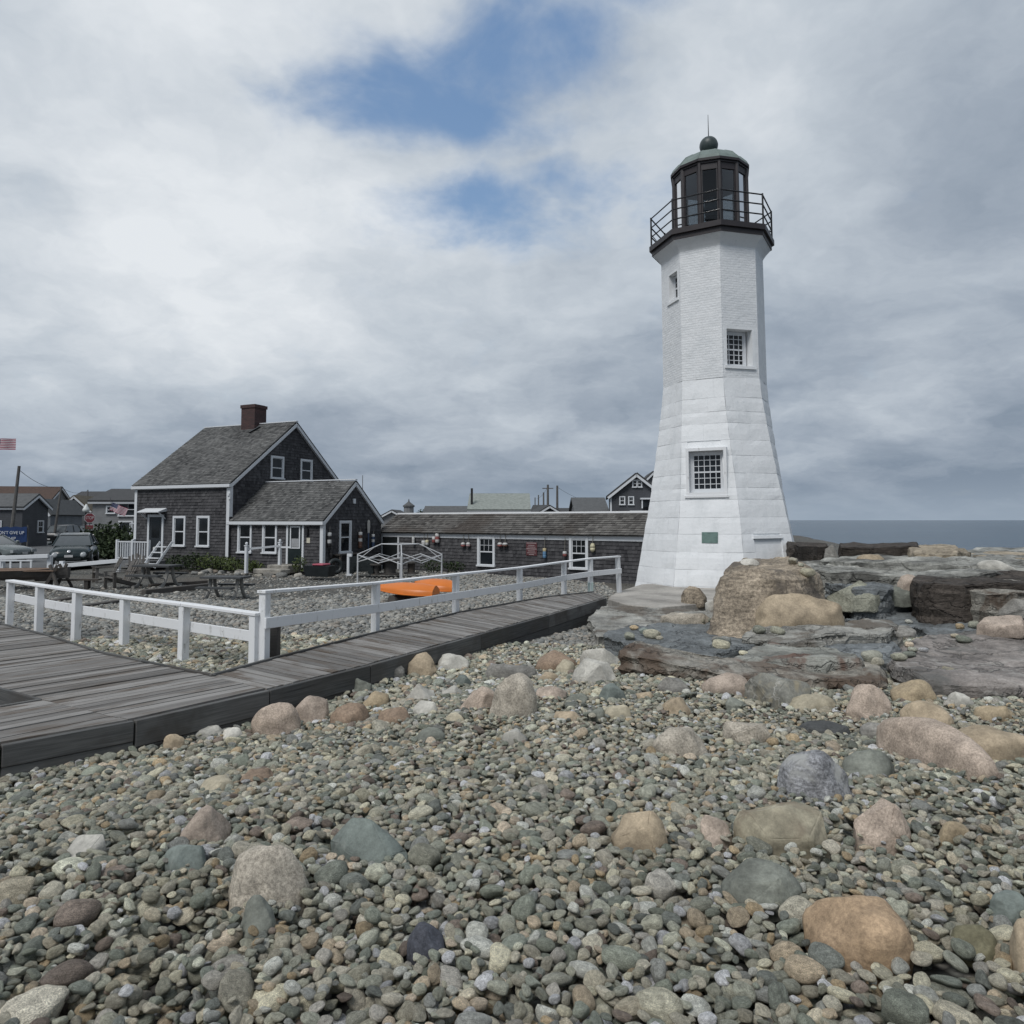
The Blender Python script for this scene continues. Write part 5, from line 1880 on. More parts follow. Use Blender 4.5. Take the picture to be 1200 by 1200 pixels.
# the 300 that show largest stand singly; the rest are one mass
PX = 600 + FPX * PEB[:, 0] / PEB[:, 1]
PY = HOR + FPX * (CAMZ - PEB[:, 2]) / PEB[:, 1]
vis = (PX > 5) & (PX < 1195) & (PY < 1190)
# keep only stones of the top layer as singles
size = np.where(vis, np.sqrt(PEB[:, 3] * PEB[:, 4]) / PEB[:, 1], 0) * (1 + 1.5 * np.clip(PEB[:, 2] - ground(PEB[:, 0], PEB[:, 1]) - .03, 0, .1) / .1)
big = np.argsort(-size)[:300]
isbig = np.zeros(len(PEB), bool); isbig[big] = True
rnp = random.Random(21)
for i in big:
    x, y, z, a, b, c, yaw, tx, ty = PEB[i]
    o = bpy.data.objects.new('cobble', PROTO[rnp.randrange(20)])
    o.location = (x, y, z)
    o.rotation_euler = (tx, ty, yaw)
    o.scale = (a, b, c)
    o.parent = beach
    col.objects.link(o)
def pebble_mass(name, P, collection, count, parent=None):
    me = bpy.data.meshes.new(name)
    me.from_pydata([tuple(p[:3]) for p in P], [], [])
    n = len(P)
    def att(nm, typ, arr):
        a = me.attributes.new(nm, typ, 'POINT')
        a.data.foreach_set('vector' if typ == 'FLOAT_VECTOR' else 'value', np.ascontiguousarray(arr, dtype=np.float32 if typ == 'FLOAT_VECTOR' else np.int32).ravel())
    att('rot', 'FLOAT_VECTOR', np.stack([P[:, 7], P[:, 8], P[:, 6]], -1))
    att('scl', 'FLOAT_VECTOR', P[:, 3:6])
    att('pick', 'INT', rng.integers(0, count, n))
    o = bpy.data.objects.new(name, me)
    col.objects.link(o)
    if parent:
        o.parent = parent
    ng = bpy.data.node_groups.new(name, 'GeometryNodeTree')
    ng.interface.new_socket('Geometry', in_out='INPUT', socket_type='NodeSocketGeometry')
    ng.interface.new_socket('Geometry', in_out='OUTPUT', socket_type='NodeSocketGeometry')
    nn = ng.nodes.new
    gi, go = nn('NodeGroupInput'), nn('NodeGroupOutput')
    ci = nn('GeometryNodeCollectionInfo')
    ci.inputs['Collection'].default_value = collection
    ci.inputs['Separate Children'].default_value = True
    ci.inputs['Reset Children'].default_value = True
    ip = nn('GeometryNodeInstanceOnPoints')
    def na(nm, dt):
        a = nn('GeometryNodeInputNamedAttribute')
        a.data_type = dt
        a.inputs['Name'].default_value = nm
        return a.outputs['Attribute']
    e2r = nn('FunctionNodeEulerToRotation')
    L = ng.links.new
    L(gi.outputs[0], ip.inputs['Points'])
    L(ci.outputs[0], ip.inputs['Instance'])
    ip.inputs['Pick Instance'].default_value = True
    L(na('pick', 'INT'), ip.inputs['Instance Index'])
    L(na('rot', 'FLOAT_VECTOR'), e2r.inputs[0])
    L(e2r.outputs[0], ip.inputs['Rotation'])
    L(na('scl', 'FLOAT_VECTOR'), ip.inputs['Scale'])
    L(ip.outputs[0], go.inputs[0])
    md = o.modifiers.new('scatter', 'NODES')
    md.node_group = ng
    return o
pm = pebble_mass('beach_pebbles', PEB[~isbig], pc, 20)
tag(pm, 'rounded grey green and tan cobbles covering the beach in the foreground', 'cobbles', kind='stuff')

# smaller looking stones in the yard and beyond the boardwalk
pc2 = bpy.data.collections.new('yard_pebble_shapes')
for i in range(8):
    bm = bmesh.new()
    bmesh.ops.create_icosphere(bm, subdivisions=2, radius=1.0)
    off = Vector((i * 5.1, i * 2.3, i * 9.7))
    for v in bm.verts:
        v.co *= 1 + .22 * noise.noise(v.co * 1.1 + off)
    me = bpy.data.meshes.new('yard_pebble_shape')
    bm.to_mesh(me); bm.free()
    me.materials.append(M_FARPEB)
    me.polygons.foreach_set('use_smooth', [True] * len(me.polygons))
    pc2.objects.link(bpy.data.objects.new('yard_pebble_shape', me))
def yard_pebbles():
    rn = np.random.default_rng(5)
    pts = []
    n = 105000
    y = np.sqrt(rn.uniform(8.5 ** 2, 33 ** 2, n))
    x = rn.uniform(-.76, .42, n) * y
    wl = np.interp(y, _wy, _wx)
    # left of the boardwalk, right of the fence line's far yard
    PApts = [(p.x, p.y) for p in PA[1:7]]
    def leftof(x, y):
        r = np.ones_like(x, bool)
        return r
    keep = np.zeros(n, bool)
    keep |= (x < wl - .10) & (y > 8.6) & (y < 20.5)
    # cut out branch A of the boardwalk
    for (a, b) in zip(PApts[:-1], PApts[1:]):
        pass
    lx = np.array([p[0] for p in PApts]); ly = np.array([p[1] for p in PApts])
    o = np.argsort(lx)
    edge = np.interp(x, lx[o], ly[o])
    keep &= ~((x < lx.max() + .02) & (y < edge + .14))
    keep |= (y >= 20.5) & (x < 3.5 + 0 * y)
    keep |= (y >= 13.0) & (y < 24) & (x > np.interp(y, [p.y for p in RIGHT_EDGE], [p.x for p in RIGHT_EDGE]) + .16) & (x < .36 * y)
    # house, passage and asphalt stay clear
    c, s = math.cos(-HROT), math.sin(-HROT)
    hx = (x - HO.x) * c - (y - HO.y) * s; hy = (x - HO.x) * s + (y - HO.y) * c
    keep &= ~((hx > -7) & (hx < 5.2) & (hy > -.3))
    c, s = math.cos(-SROT), math.sin(-SROT)
    hx = (x - SO.x) * c - (y - SO.y) * s; hy = (x - SO.x) * s + (y - SO.y) * c
    keep &= ~((hy > -.15) & (hx > -2))
    keep &= ~((x - TX) ** 2 + (y - TY) ** 2 < 9.2)
    # thinner and earthier near the house
    keep &= rn.uniform(0, 1, n) < np.where((y > 21) & (x < -4), .12, np.where(y > 20, .6, 1.0))
    keep &= ~((x < -.42 * y) & (y > 26))
    x, y = x[keep], y[keep]
    a = np.clip(.038 * np.exp(rn.normal(0, .33, len(x))), .02, .10)
    z = ground(x, y) + a * .22
    m = len(x)
    return np.stack([x, y, z, a, a * rn.uniform(.65, .95, m), a * rn.uniform(.45, .7, m), rn.uniform(0, 6.28, m), rn.normal(0, .2, m), rn.normal(0, .2, m)], -1)
YP = yard_pebbles()
ym_ = pebble_mass('yard_pebbles', YP, pc2, 8)
tag(ym_, 'pale small looking cobbles in the yard behind the white fence', 'cobbles', kind='stuff')
# ------------------------------------------------------------------ things in the yard
def at_ground(px, py):
    p = GG(px, py)
    return p
M_ORANGE = plain('orange_hull', (.60, .165, .022), .4, .08, 2)
def kayak(label, a, b, zk, wmax, h, blunt):
    """an upturned hull from the tip a to the stern b"""
    d = (b - a); d.z = 0
    L = d.length
    ang = math.atan2(d.y, d.x)
    root = thing('kayak', label, 'kayak', (a.x, a.y, zk), ang, 'orange kayaks on logs')
    mb = MB()
    st = np.linspace(0, 1, 15)
    n = 13
    vs = []
    for s in st:
        wdt = wmax * (math.sin(min(s / .62, 1) * math.pi / 2) ** .75) * (1 if s < .7 else 1 - blunt * ((s - .7) / .3) ** 2) + .015
        top = h * (.42 + .58 * math.sin(min(s / .6, 1) * math.pi / 2)) * (1 if s < .8 else 1 - .15 * ((s - .8) / .2))
        lift = .10 * (1 - s) ** 2
        for k in range(n):
            t = math.pi * k / (n - 1)
            vs.append((s * L, -wdt * math.cos(t), lift + top * math.sin(t) ** .7 + .02 * math.cos(t * 4)))
    fs = [(i * n + k, i * n + k + 1, (i + 1) * n + k + 1, (i + 1) * n + k) for i in range(14) for k in range(n - 1)]
    fs += [tuple(range(n - 1, -1, -1)), tuple(14 * n + k for k in range(n))]
    fs += [(i * n, (i + 1) * n, (i + 1) * n + n - 1, i * n + n - 1) for i in range(14)]
    mb.add(vs, fs)
    mb.build('hull', M_ORANGE, root, smooth=True).data.set_sharp_from_angle(angle=R(50))
    mb = MB()
    mb.tube([(s * L, -(wmax * (math.sin(min(s / .62, 1) * math.pi / 2) ** .75) * (1 if s < .7 else 1 - blunt * ((s - .7) / .3) ** 2) + .02), .10 * (1 - s) ** 2 + .008) for s in st], .018, 6)
    mb.build('gunwale', M_ORANGE, root)
    return root
gk = gz(-2.6, 19.6)
kayak('orange upturned kayak with its pointed end to the left, lying on a log', D(443, 690, 19.4), D(511, 690, 18.9), gk + .27, .36, .27, .35)
kayak('second orange upturned kayak lying behind the pointed one', D(486, 690, 20.1), D(533, 690, 19.9), gk + .29, .38, .28, .2)
for lab, px, L, r in (('weathered log under the front of the orange kayaks', 478, 1.9, .14), ('dark log under the stern of the orange kayaks', 512, 1.7, .13)):
    mb = MB(); mb.tube([(-.35, -.55, 0), (.35 * L - .3, .55 * L - .5, 0)], [r, r * .92], 12)
    o = mb.build('log', M_OLDWOOD, smooth=False)
    o.location = D(px, 690, 19.5)
    o.location.z = gk + r - .02
    tag(o, lab, 'log', 'logs under the kayaks')

# half folded canopy frame
CFW = [Vector((-3.66, 24.2, 0)), Vector((-2.48, 25.7, 0)), Vector((-4.15, 27.1, 0)), Vector((-5.42, 25.6, 0))]
cf = thing('canopy_frame', 'white folding canopy frame without its cover, half lowered in the yard', 'canopy frame', (-3.95, 25.65, 0))
off = Matrix.Translation(-Vector(cf.location))
M_FR = plain('white_tube', (.50, .51, .52), .4, .06)
cc = sum(CFW, Vector()) / 4
for i in range(4):
    a, b = CFW[i], CFW[(i + 1) % 4]
    g0 = gz(a.x, a.y)
    mb = MB(off); mb.tube([(a.x, a.y, g0 - .01), (a.x, a.y, 1.02)], .028, 8)
    mb.build('leg', M_FR, cf)
    mb = MB(off); mb.tube([(a.x, a.y, g0 - .01), (a.x, a.y, g0 + .012)], .07, 8)
    mb.build('foot', M_FR, cf)
    m = (a + b) / 2
    for (p, q, z0, z1) in ((a, m, .98, .72), (a, m, .74, .98), (m, b, .74, .98), (m, b, .98, .72)):
        mb = MB(off); mb.tube([(p.x, p.y, z0), (q.x, q.y, z1)], .016, 6)
        mb.build('scissor_bar', M_FR, cf)
    inn = cc + (a - cc) * .45; inn2 = cc + (b - cc) * .45
    mb = MB(off); mb.tube([(a.x, a.y, 1.0), (inn.x, inn.y, 1.36)], .018, 6)
    mb.build('roof_strut', M_FR, cf)
    mb = MB(off); mb.tube([(a.x, a.y, .80), (inn.x * .7 + a.x * .3, inn.y * .7 + a.y * .3, 1.25)], .014, 6)
    mb.build('roof_strut', M_FR, cf)
    mb = MB(off); mb.tube([(inn.x, inn.y, 1.36), (inn2.x, inn2.y, 1.36)], .018, 6)
    mb.build('top_bar', M_FR, cf)

def picnic_table(label, loc, yaw, s=1.0):
    r = thing('picnic_table', label, 'table', loc, yaw, 'picnic tables in the yard')
    for i in range(5):
        mb = MB(); y = (-.32 + .16 * i) * s
        mb.box(-.72 * s, .72 * s, y - .075 * s, y + .075 * s, .69 * s, .75 * s)
        mb.build('top_board', M_TDARK, r)
    for sg in (-1, 1):
        mb = MB(); mb.box(-.62 * s, .62 * s, sg * .68 * s - .14 * s, sg * .68 * s + .14 * s, .39 * s, .45 * s)
        mb.build('bench', M_TDARK, r)
        for e in (-1, 1):
            pts = [(e * .48 * s, sg * (.12 + .0) * s, .70 * s)] + [(e * .48 * s, sg * (.42 - .30 * math.cos(t) * 1.0) * s, (.36 - .34 * math.sin(t) + .34 * (1 - t / 1.57)) * s) for t in np.linspace(.15, 1.57, 6)] + [(e * .48 * s, sg * .60 * s, .02 * s)]
            mb = MB(); mb.tube(pts, .06 * s, 7)
            mb.build('leg', M_TLEG, r)
            mb = MB(); mb.tube([(e * .48 * s, sg * .30 * s, .30 * s), (e * .48 * s, sg * .68 * s, .405 * s)], .026 * s, 6)
            mb.build('bench_arm', M_TLEG, r)
    for e in (-1, 1):
        mb = MB(); mb.tube([(e * .48 * s, -.16 * s, .685 * s), (e * .48 * s, .16 * s, .685 * s)], .03 * s, 6)
        mb.build('top_brace', M_TLEG, r)
    return r
M_TDARK = plain('dark_grey_board', (.055, .058, .060), .6, .2, 4)
M_TLEG = plain('pale_bent_leg', (.22, .215, .20), .7, .2, 6)
p = at_ground(176, 689); picnic_table('dark picnic table with curved pale legs in front of the porch', (p.x, p.y + .5, gz(p.x, p.y)), R(-12), 1.0)
p = at_ground(256, 704); picnic_table('dark picnic table with curved pale legs nearest the boardwalk fence', (p.x, p.y + .5, gz(p.x, p.y)), R(-8), .84)

def adirondack(label, loc, yaw):
    r = thing('garden_chair', label, 'chair', loc, yaw, 'weathered wooden garden chairs')
    for i in range(4):
        y = -.42 + .15 * i
        mb = MB(); mb.bar((-.28, y, .40 - .06 * i), (.28, y, .40 - .06 * i), .13, .025); mb.build('seat_slat', M_GREYW, r)
    for i in range(5):
        x = -.22 + .11 * i
        mb = MB(); mb.bar((x, .10, .20), (x * 1.15, .45, .98 - .05 * abs(i - 2)), .09, .022, up=(0, -1, .4)); mb.build('back_slat', M_GREYW, r)
    for sg in (-1, 1):
        mb = MB(); mb.box(sg * .36 - .06, sg * .36 + .06, -.48, .30, .57, .595); mb.build('arm', M_GREYW, r)
        mb = MB(); mb.box(sg * .31 - .02, sg * .31 + .02, -.46, -.36, 0, .568); mb.build('leg', M_GREYW, r)
        mb = MB(); mb.bar((sg * .28, -.40, .34), (sg * .28, .55, .05), .03, .11); mb.build('rear_leg', M_GREYW, r)
    mb = MB(); mb.bar((-.34, .27, .55), (.34, .27, .55), .03, .08); mb.build('back_rail', M_GREYW, r)
    return r
M_GREYW = wood_mat('grey_garden_wood', (.075, .070, .066), (.205, .195, .182), (.10, .085, .07))
for lab, px, py, yw in (('grey wooden garden chair furthest left of the picnic tables', 126, 682, -50), ('grey wooden garden chair next to the picnic table by the porch', 143, 689, -35), ('pale wooden garden chair behind the picnic table', 160, 678, 30)):
    p = at_ground(px, py)
    adirondack(lab, (p.x, p.y, gz(p.x, p.y) - .01), R(yw))

def beam(name, label, cat, pts, w, h, material, group=None):
    """a timber lying on the ground along pixel points"""
    a, b = GG(*pts[0]), GG(*pts[1])
    d = (b - a); L = d.length
    mb = MB(); mb.box(0, L, -w / 2, w / 2, 0, h)
    o = mb.build(name, material, bevel=.012)
    o.location = (a.x, a.y, min(gz(a.x, a.y), gz(b.x, b.y)) - .03)
    o.rotation_euler = (0, 0, math.atan2(d.y, d.x))
    return tag(o, label, cat, group)
beam('timber', 'long dark timber lying from the porch table towards the nearer table', 'timber', ((168, 697), (246, 690)), .2, .22, M_OLDWOOD, 'timbers edging the yard')
beam('timber', 'dark timber lying behind the long one by the picnic tables', 'timber', ((175, 688), (242, 684)), .2, .16, M_OLDWOOD, 'timbers edging the yard')
beam('timber', 'grey timber on the stones left of the picnic tables', 'timber', ((95, 712), (170, 703)), .22, .14, M_OLDWOOD, 'timbers edging the yard')
beam('timber', 'grey timber behind the left end of the short fence', 'timber', ((15, 712), (80, 704)), .22, .13, M_OLDWOOD, 'timbers edging the yard')
# low plank bench
p = at_ground(80, 690)
pb = thing('plank_bench', 'low plank bench on a short trestle behind the left fence', 'bench', (p.x, p.y, gz(p.x, p.y)), R(8))
mb = MB(); mb.box(-1.0, 1.0, -.15, .15, .28, .33); mb.build('seat', M_OLDWOOD, pb)
for e in (-.6, .6):
    mb = MB(); mb.box(e - .06, e + .06, -.12, .12, 0, .28); mb.build('leg', M_OLDWOOD, pb)
# boat cradle: boards on a trestle at the far left
p = at_ground(32, 690)
bc = thing('wooden_dory', 'old brown wooden skiff resting on a trestle at the far left', 'boat', (p.x, p.y, gz(p.x, p.y)), R(6))
M_REDWOOD = wood_mat('reddish_old_boards', (.11, .075, .055), (.30, .21, .155), (.16, .10, .07))
mb = MB()
st = np.linspace(0, 1, 9); vs = []
for s in st:
    w = .62 * math.sin(min(.12 + s * 1.15, 1) * math.pi / 2) * (1 - .25 * s * s); sh = .10 * (2 * s - 1) ** 2
    for (yy, zz) in ((-w, .62 + sh), (-w * .72, .40 + sh * .6), (-w * .5, .30 + sh * .5), (w * .5, .30 + sh * .5), (w * .72, .40 + sh * .6), (w, .62 + sh)):
        vs.append((1.3 - 3.6 * s, yy, zz))
mb.add(vs, [(i * 6 + k, i * 6 + k + 1, (i + 1) * 6 + k + 1, (i + 1) * 6 + k) for i in range(8) for k in range(5)] + [(0, 1, 2, 3, 4, 5), tuple(48 + k for k in range(6))])
mb.build('hull', M_OLDWOOD, bc)
for i in range(4):
    mb = MB(); mb.box(-2.2, 1.0, -.42 + .22 * i, -.22 + .22 * i, .60 + .012 * i, .63 + .012 * i); mb.build('board', M_REDWOOD, bc)
for x in (.95, -1.5):
    for sg in (-1, 1):
        mb = MB(); mb.bar((x + .25 * sg, -.45, 0), (x - .12 * sg, -.30, .80), .06, .09); mb.build('trestle_leg', M_OLDWOOD, bc)
        mb = MB(); mb.bar((x + .25 * sg, .45, 0), (x - .12 * sg, .30, .80), .06, .09); mb.build('trestle_leg', M_OLDWOOD, bc)
# white low railings at the edge of the lot
def lot_rail(label, a, b, py0, py1, dist, post_px):
    pa, pb_ = D(a, py0, dist), D(b, py1, dist)
    r = thing('guard_rail', label, 'guard rail', (pa.x, pa.y, 0), 0, 'white rails of the car park')
    o = Matrix.Translation(-Vector(r.location))
    mb = MB(o); mb.bar(pa, pb_, .14, .17); mb.build('beam', WTRIM, r, bevel=.01)
    for px in post_px:
        q = D(px, (py0 + py1) / 2, dist)
        mb = MB(o); mb.box(q.x - .09, q.x + .09, q.y + .08, q.y + .24, -.05, q.z + .1); mb.build('post', WTRIM, r, bevel=.008)
lot_rail('white beam rail in front of the grey car at the far left', -60, 57, 656, 651.5, 32.5, (-55, 0, 56))
lot_rail('white beam rail below the dark rounded car', 64, 140, 664, 657, 31.5, (70, 136))
pw_ = D(0, 668, 30.5)
wr = thing('picket_rail', 'low white balustrade at the far left below the grey car', 'railing', (pw_.x - 1.0, pw_.y, 0))
for z in (.08, .48):
    mb = MB(); mb.box(-.8, 2.35, -.03, .03, z, z + .06); mb.build('rail', WTRIM, wr)
for i in range(8):
    mb = MB(); mb.box(-.75 + i * .43, -.68 + i * .43, -.025, .025, -.02, .5); mb.build('baluster', WTRIM, wr)

# ------------------------------------------------------------------ plants
def leaf_mat(name, lo, hi):
    def f(nt, bs):
        at = nt.n('ShaderNodeAttribute', attribute_name='tone')
        nt.link(nt.mix(at.outputs['Fac'], lo, hi), bs.inputs['Base Color'])
        bs.inputs['Roughness'].default_value = .7
        bs.inputs['Specular IOR Level'].default_value = .2
    return mat(name, f)
M_LEAF = leaf_mat('garden_leaf', (.022, .036, .014), (.10, .125, .040))
M_HEDGE = leaf_mat('hedge_leaf', (.012, .020, .010), (.048, .068, .030))
def leaves(mb, c, rad, n, size, rnd, bottom=True):
    for _ in range(n):
        while True:
            q = Vector((rnd.uniform(-1, 1), rnd.uniform(-1, 1), rnd.uniform(-1, 1)))
            if .35 < q.length < 1:
                break
        q *= 1 + .25 * noise.noise(q * 2 + Vector(c))
        p = Vector((c[0] + q.x * rad[0], c[1] + q.y * rad[1], c[2] + q.z * rad[2]))
        a = Vector((rnd.gauss(0, 1), rnd.gauss(0, 1), rnd.gauss(0, 1))).normalized()
        b = a.orthogonal().normalized()
        s = size * rnd.uniform(.6, 1.4)
        mb.add([p - a * s, p + b * s * .5, p + a * s, p - b * s * .5], [(0, 1, 2, 3)], min(max(rnd.gauss(.45, .28), 0), 1))
def bush(name, label, c, rads, n, size, material, seed, group=None, cat='bush', stem=.03):
    rnd = random.Random(seed)
    root = thing(name, label, cat, (c[0], c[1], c[2]), 0, group)
    mb = MB()
    for (dx, dy, dz, rx, ry, rz) in rads:
        leaves(mb, (dx, dy, dz), (rx, ry, rz), n, size, rnd)
    mb.build('foliage', material, root)
    mb = MB()
    for (dx, dy, dz, rx, ry, rz) in rads:
        for k in range(3):
            a = rnd.uniform(0, 6.28)
            mb.tube([(dx * .7, dy * .7, -.05), (dx + math.cos(a) * rx * .4, dy + math.sin(a) * ry * .4, dz + rz * .3)], [stem, stem * .3], 5)
    mb.build('stem', M_OLDWOOD, root)
    return root
def hp(lx, ly, z=0):                      # a point in the house's frame
    c, s = math.cos(HROT), math.sin(HROT)
    return Vector((HO.x + lx * c - ly * s, HO.y + lx * s + ly * c, z))
q = hp(-1.6, -.75); bush('shrub', 'dark green low shrub under the right front window of the cottage', (q.x, q.y, 0), [(-.5, 0, .3, .6, .5, .35), (.2, 0, .35, .6, .5, .4)], 420, .055, M_HEDGE, 1, 'garden shrubs before the cottage')
q = hp(-.3, -.75); bush('shrub', 'leafy light green shrub at the cottage corner', (q.x, q.y, 0), [(0, 0, .32, .7, .5, .38), (.7, -.1, .28, .6, .45, .32)], 450, .055, M_LEAF, 2, 'garden shrubs before the cottage')
q = hp(1.3, -.7); bush('shrub', 'yellow green shrub under the wing windows', (q.x, q.y, 0), [(0, 0, .26, .7, .45, .3), (.6, 0, .2, .5, .4, .25)], 420, .05, M_LEAF, 3, 'garden shrubs before the cottage')
q = hp(4.45, -.45); bush('shrub', 'small plant right of the wing door', (q.x, q.y, 0), [(0, 0, .34, .32, .3, .36)], 300, .04, M_LEAF, 4, 'garden shrubs before the cottage')
q = G(503, 672, 0); bush('shrub', 'weedy dark plant against the passage wall', (q.x, q.y + 1.6, 0), [(0, 0, .25, .6, .3, .3), (.9, .0, .2, .5, .3, .22)], 300, .05, M_HEDGE, 5)
for i, (px, D_, w, h, lab) in enumerate(((112, 50, 1.9, 1.35, 'dark hedge bush nearest the street sign'), (128, 48, 2.1, 1.9, 'tall dark bush before the two storey grey house'), (142, 45, 1.6, 1.2, 'dark bush beside the cottage corner'), (150, 40, 1.4, .75, 'low dark hedge between the car and the porch'), (128, 41, 1.3, .62, 'lowest hedge behind the dark rounded car'))):
    q = D(px, 610, D_)
    bush('hedge_bush', lab, (q.x, q.y, 0), [(-w * .35, 0, h * .45, w * .6, .9, h * .55), (w * .35, .2, h * .5, w * .6, .9, h * .55), (0, 0, h * .65, w * .5, .8, h * .45)], 420, .12, M_HEDGE, 20 + i, 'hedge beside the cottage')
# rubble by the wing's steps
rnd = random.Random(9)
for i in range(34):
    lx = rnd.uniform(-.6, 4.9); ly = rnd.uniform(-1.7, -.9) if not (2.4 < lx < 4.4) else rnd.uniform(-2.0, -1.45)
    a = rnd.uniform(.10, .24)
    q = hp(lx, ly)
    o = bpy.data.objects.new('garden_stone', PROTO[rnd.randrange(20)].copy() if i < 20 else bpy.data.meshes['pebble_shape'])
    if i < 20:
        o.data.materials.clear(); o.data.materials.append(M_FSTONE); FST = o.data
    else:
        o.data = FST
    o.location = (q.x, q.y, gz(q.x, q.y) + a * .25)
    o.scale = (a, a * rnd.uniform(.6, .9), a * rnd.uniform(.45, .7)); o.rotation_euler = (rnd.uniform(-.2, .2), rnd.uniform(-.2, .2), rnd.uniform(0, 6))
    col.objects.link(o)
    tag(o, 'pale field stone in the rubble bed along the cottage wing', 'stone', 'field stones before the wing')

# ------------------------------------------------------------------ clutter at the wing's gable
def ell(lx, ly, z=0):
    return hp(lx, ly, z)
M_CART = plain('black_plastic', (.014, .018, .019), .45, .2)
q = D(424, 672, 29.5)
ct = thing('garden_cart', 'black planked box cart below the wing gable', 'cart', (q.x, q.y, 0), R(-20))
for i in range(4):
    mb = MB(); mb.box(-.55, .55, -.03, .03, .14 + .15 * i, .28 + .15 * i); mb.build('side_board', M_CART, ct)
mb = MB(); mb.box(-.55, .55, .03, .6, .12, .16); mb.box(-.55, -.5, .03, .6, .16, .72); mb.box(.5, .55, .03, .6, .16, .72); mb.build('tray', M_CART, ct)
for sg in (-.45, .45):
    mb = MB(Matrix.Translation((sg, -.06, .14)) @ Matrix.Rotation(R(90), 4, 'X')); mb.lathe([(.13, -.03), (.14, 0), (.13, .03)], 14); mb.build('wheel', M_CART, ct)
q = D(393, 672, 29.3)
ty = thing('tyre', 'old tyre leaning against the wing corner', 'tyre', (q.x, q.y, .34), R(35))
mb = MB(Matrix.Rotation(R(80), 4, 'X'))
mb.add([((.25 + .085 * math.cos(t)) * math.cos(a), (.25 + .085 * math.cos(t)) * math.sin(a), .07 * math.sin(t)) for a in np.linspace(0, 2 * math.pi, 21)[:-1] for t in np.linspace(0, 2 * math.pi, 9)[:-1]],
       [(i * 8 + k, i * 8 + (k + 1) % 8, ((i + 1) % 20) * 8 + (k + 1) % 8, ((i + 1) % 20) * 8 + k) for i in range(20) for k in range(8)])
mb.build('rubber', M_CART, ty, smooth=True)
q = ell(5.45, 1.7)
wb = thing('workbench', 'long dark shelf bench under the wing gable window', 'bench', (q.x, q.y, 0), HROT + R(90))
mb = MB(); mb.box(-1.0, 1.1, -.22, .25, .68, .73); mb.build('top', M_OLDWOOD, wb)
for x in (-.9, 1.0):
    for y in (-.17, .2):
        mb = MB(); mb.box(x - .04, x + .04, y - .04, y + .04, 0, .68); mb.build('leg', M_OLDWOOD, wb)
q = D(375, 676, 28.6)
bn = thing('storage_bin', 'black storage bin with a red lid before the wing corner', 'bin', (q.x, q.y, 0), R(-18))
mb = MB(); mb.add([(-.5, -.25, 0), (.5, -.25, 0), (.5, .25, 0), (-.5, .25, 0), (-.58, -.3, .42), (.58, -.3, .42), (.58, .3, .42), (-.58, .3, .42)], [(3, 2, 1, 0), (4, 5, 6, 7), (0, 1, 5, 4), (1, 2, 6, 5), (2, 3, 7, 6), (3, 0, 4, 7)]); mb.build('body', M_CART, bn)
mb = MB(); mb.box(-.2, .3, -.28, .28, .423, .50); mb.build('lid', plain('faded_red', (.33, .07, .10), .5), bn, bevel=.03)
q = D(408, 672, 29.2)
pst = thing('bracket_post', 'white bracket shaped wooden post leaning by the cart', 'post', (q.x, q.y, 0), R(-15))
mb = MB(); mb.box(-.045, .045, -.04, .04, 0, .74); mb.build('upright', WTRIM, pst)
mb = MB(); mb.box(-.04, .16, -.045, .045, .742, .86); mb.box(-.06, .16, -.045, .045, -.02, .05); mb.build('crosspiece', WTRIM, pst)
for i, (px, D_, r, h, lab) in enumerate(((457, 29.6, .52, .62, 'old wooden cable drum under the canopy frame'), (482, 30.0, .34, .5, 'small wooden cask right of the cable drum'), (441, 29.4, .26, .45, 'short grey stool left of the cable drum'))):
    q = D(px, 672, D_)
    sp = thing('cable_drum' if i == 0 else ('cask' if i == 1 else 'stool'), lab, ('drum', 'cask', 'stool')[i], (q.x, q.y, 0))
    mb = MB(); mb.lathe([(r, h - .06), (r, h)], 18); mb.build('top', M_OLDWOOD, sp)
    mb = MB(); mb.lathe([(r * .45, .05), (r * .45, h - .06)], 12); mb.build('core', M_OLDWOOD, sp)
    mb = MB(); mb.lathe([(r * .9, 0), (r * .9, .05)], 18); mb.build('base', M_OLDWOOD, sp)

# ------------------------------------------------------------------ buoys and the sign on the passage wall
def paintm(nm, c):
    return plain('paint_' + nm, c, .5, .12, 12)
PC = {'white': (.50, .50, .49), 'red': (.26, .085, .08), 'cream': (.52, .48, .33), 'blue': (.12, .24, .38), 'yellow': (.42, .36, .22), 'black': (.02, .02, .022), 'navy': (.035, .06, .12), 'brown': (.11, .06, .045), 'pink': (.36, .25, .25)}
def hang(px, py, out=.1):
    u = shed_u(px)
    p = SO + sd * u + Vector((sd.y, -sd.x, 0)) * out
    return Vector((p.x, p.y, D(px, py, p.y).z)), u
def buoy(label, pos, rot, bands, r, h, ropelen, shape='can', group='lobster buoys on the wall'):
    b = thing('buoy', label, 'buoy', pos, rot, group)
    n = len(bands)
    z = 0.0
    for i, c in enumerate(bands):
        hh = h / n
        if shape == 'can':
            pr = [(r * (.8 if i == 0 else 1), z), (r, z + hh * .2), (r, z + hh * .85), (r * (.7 if i == n - 1 else 1), z + hh)]
        else:
            pr = [(r * .35 if i == 0 else r * .95, z), (r, z + hh * .45), (r * (.55 if i == n - 1 else .95), z + hh)]
        mb = MB(); mb.lathe(pr, 12); mb.build('band', paintm(c, PC[c]), b, smooth=True)
        z += hh + .0005
    mb = MB(); mb.tube([(0, 0, h), (.01, .02, h + ropelen)], .014, 5); mb.build('rope', plain('old_rope', (.16, .15, .13), .9), b)
    return b
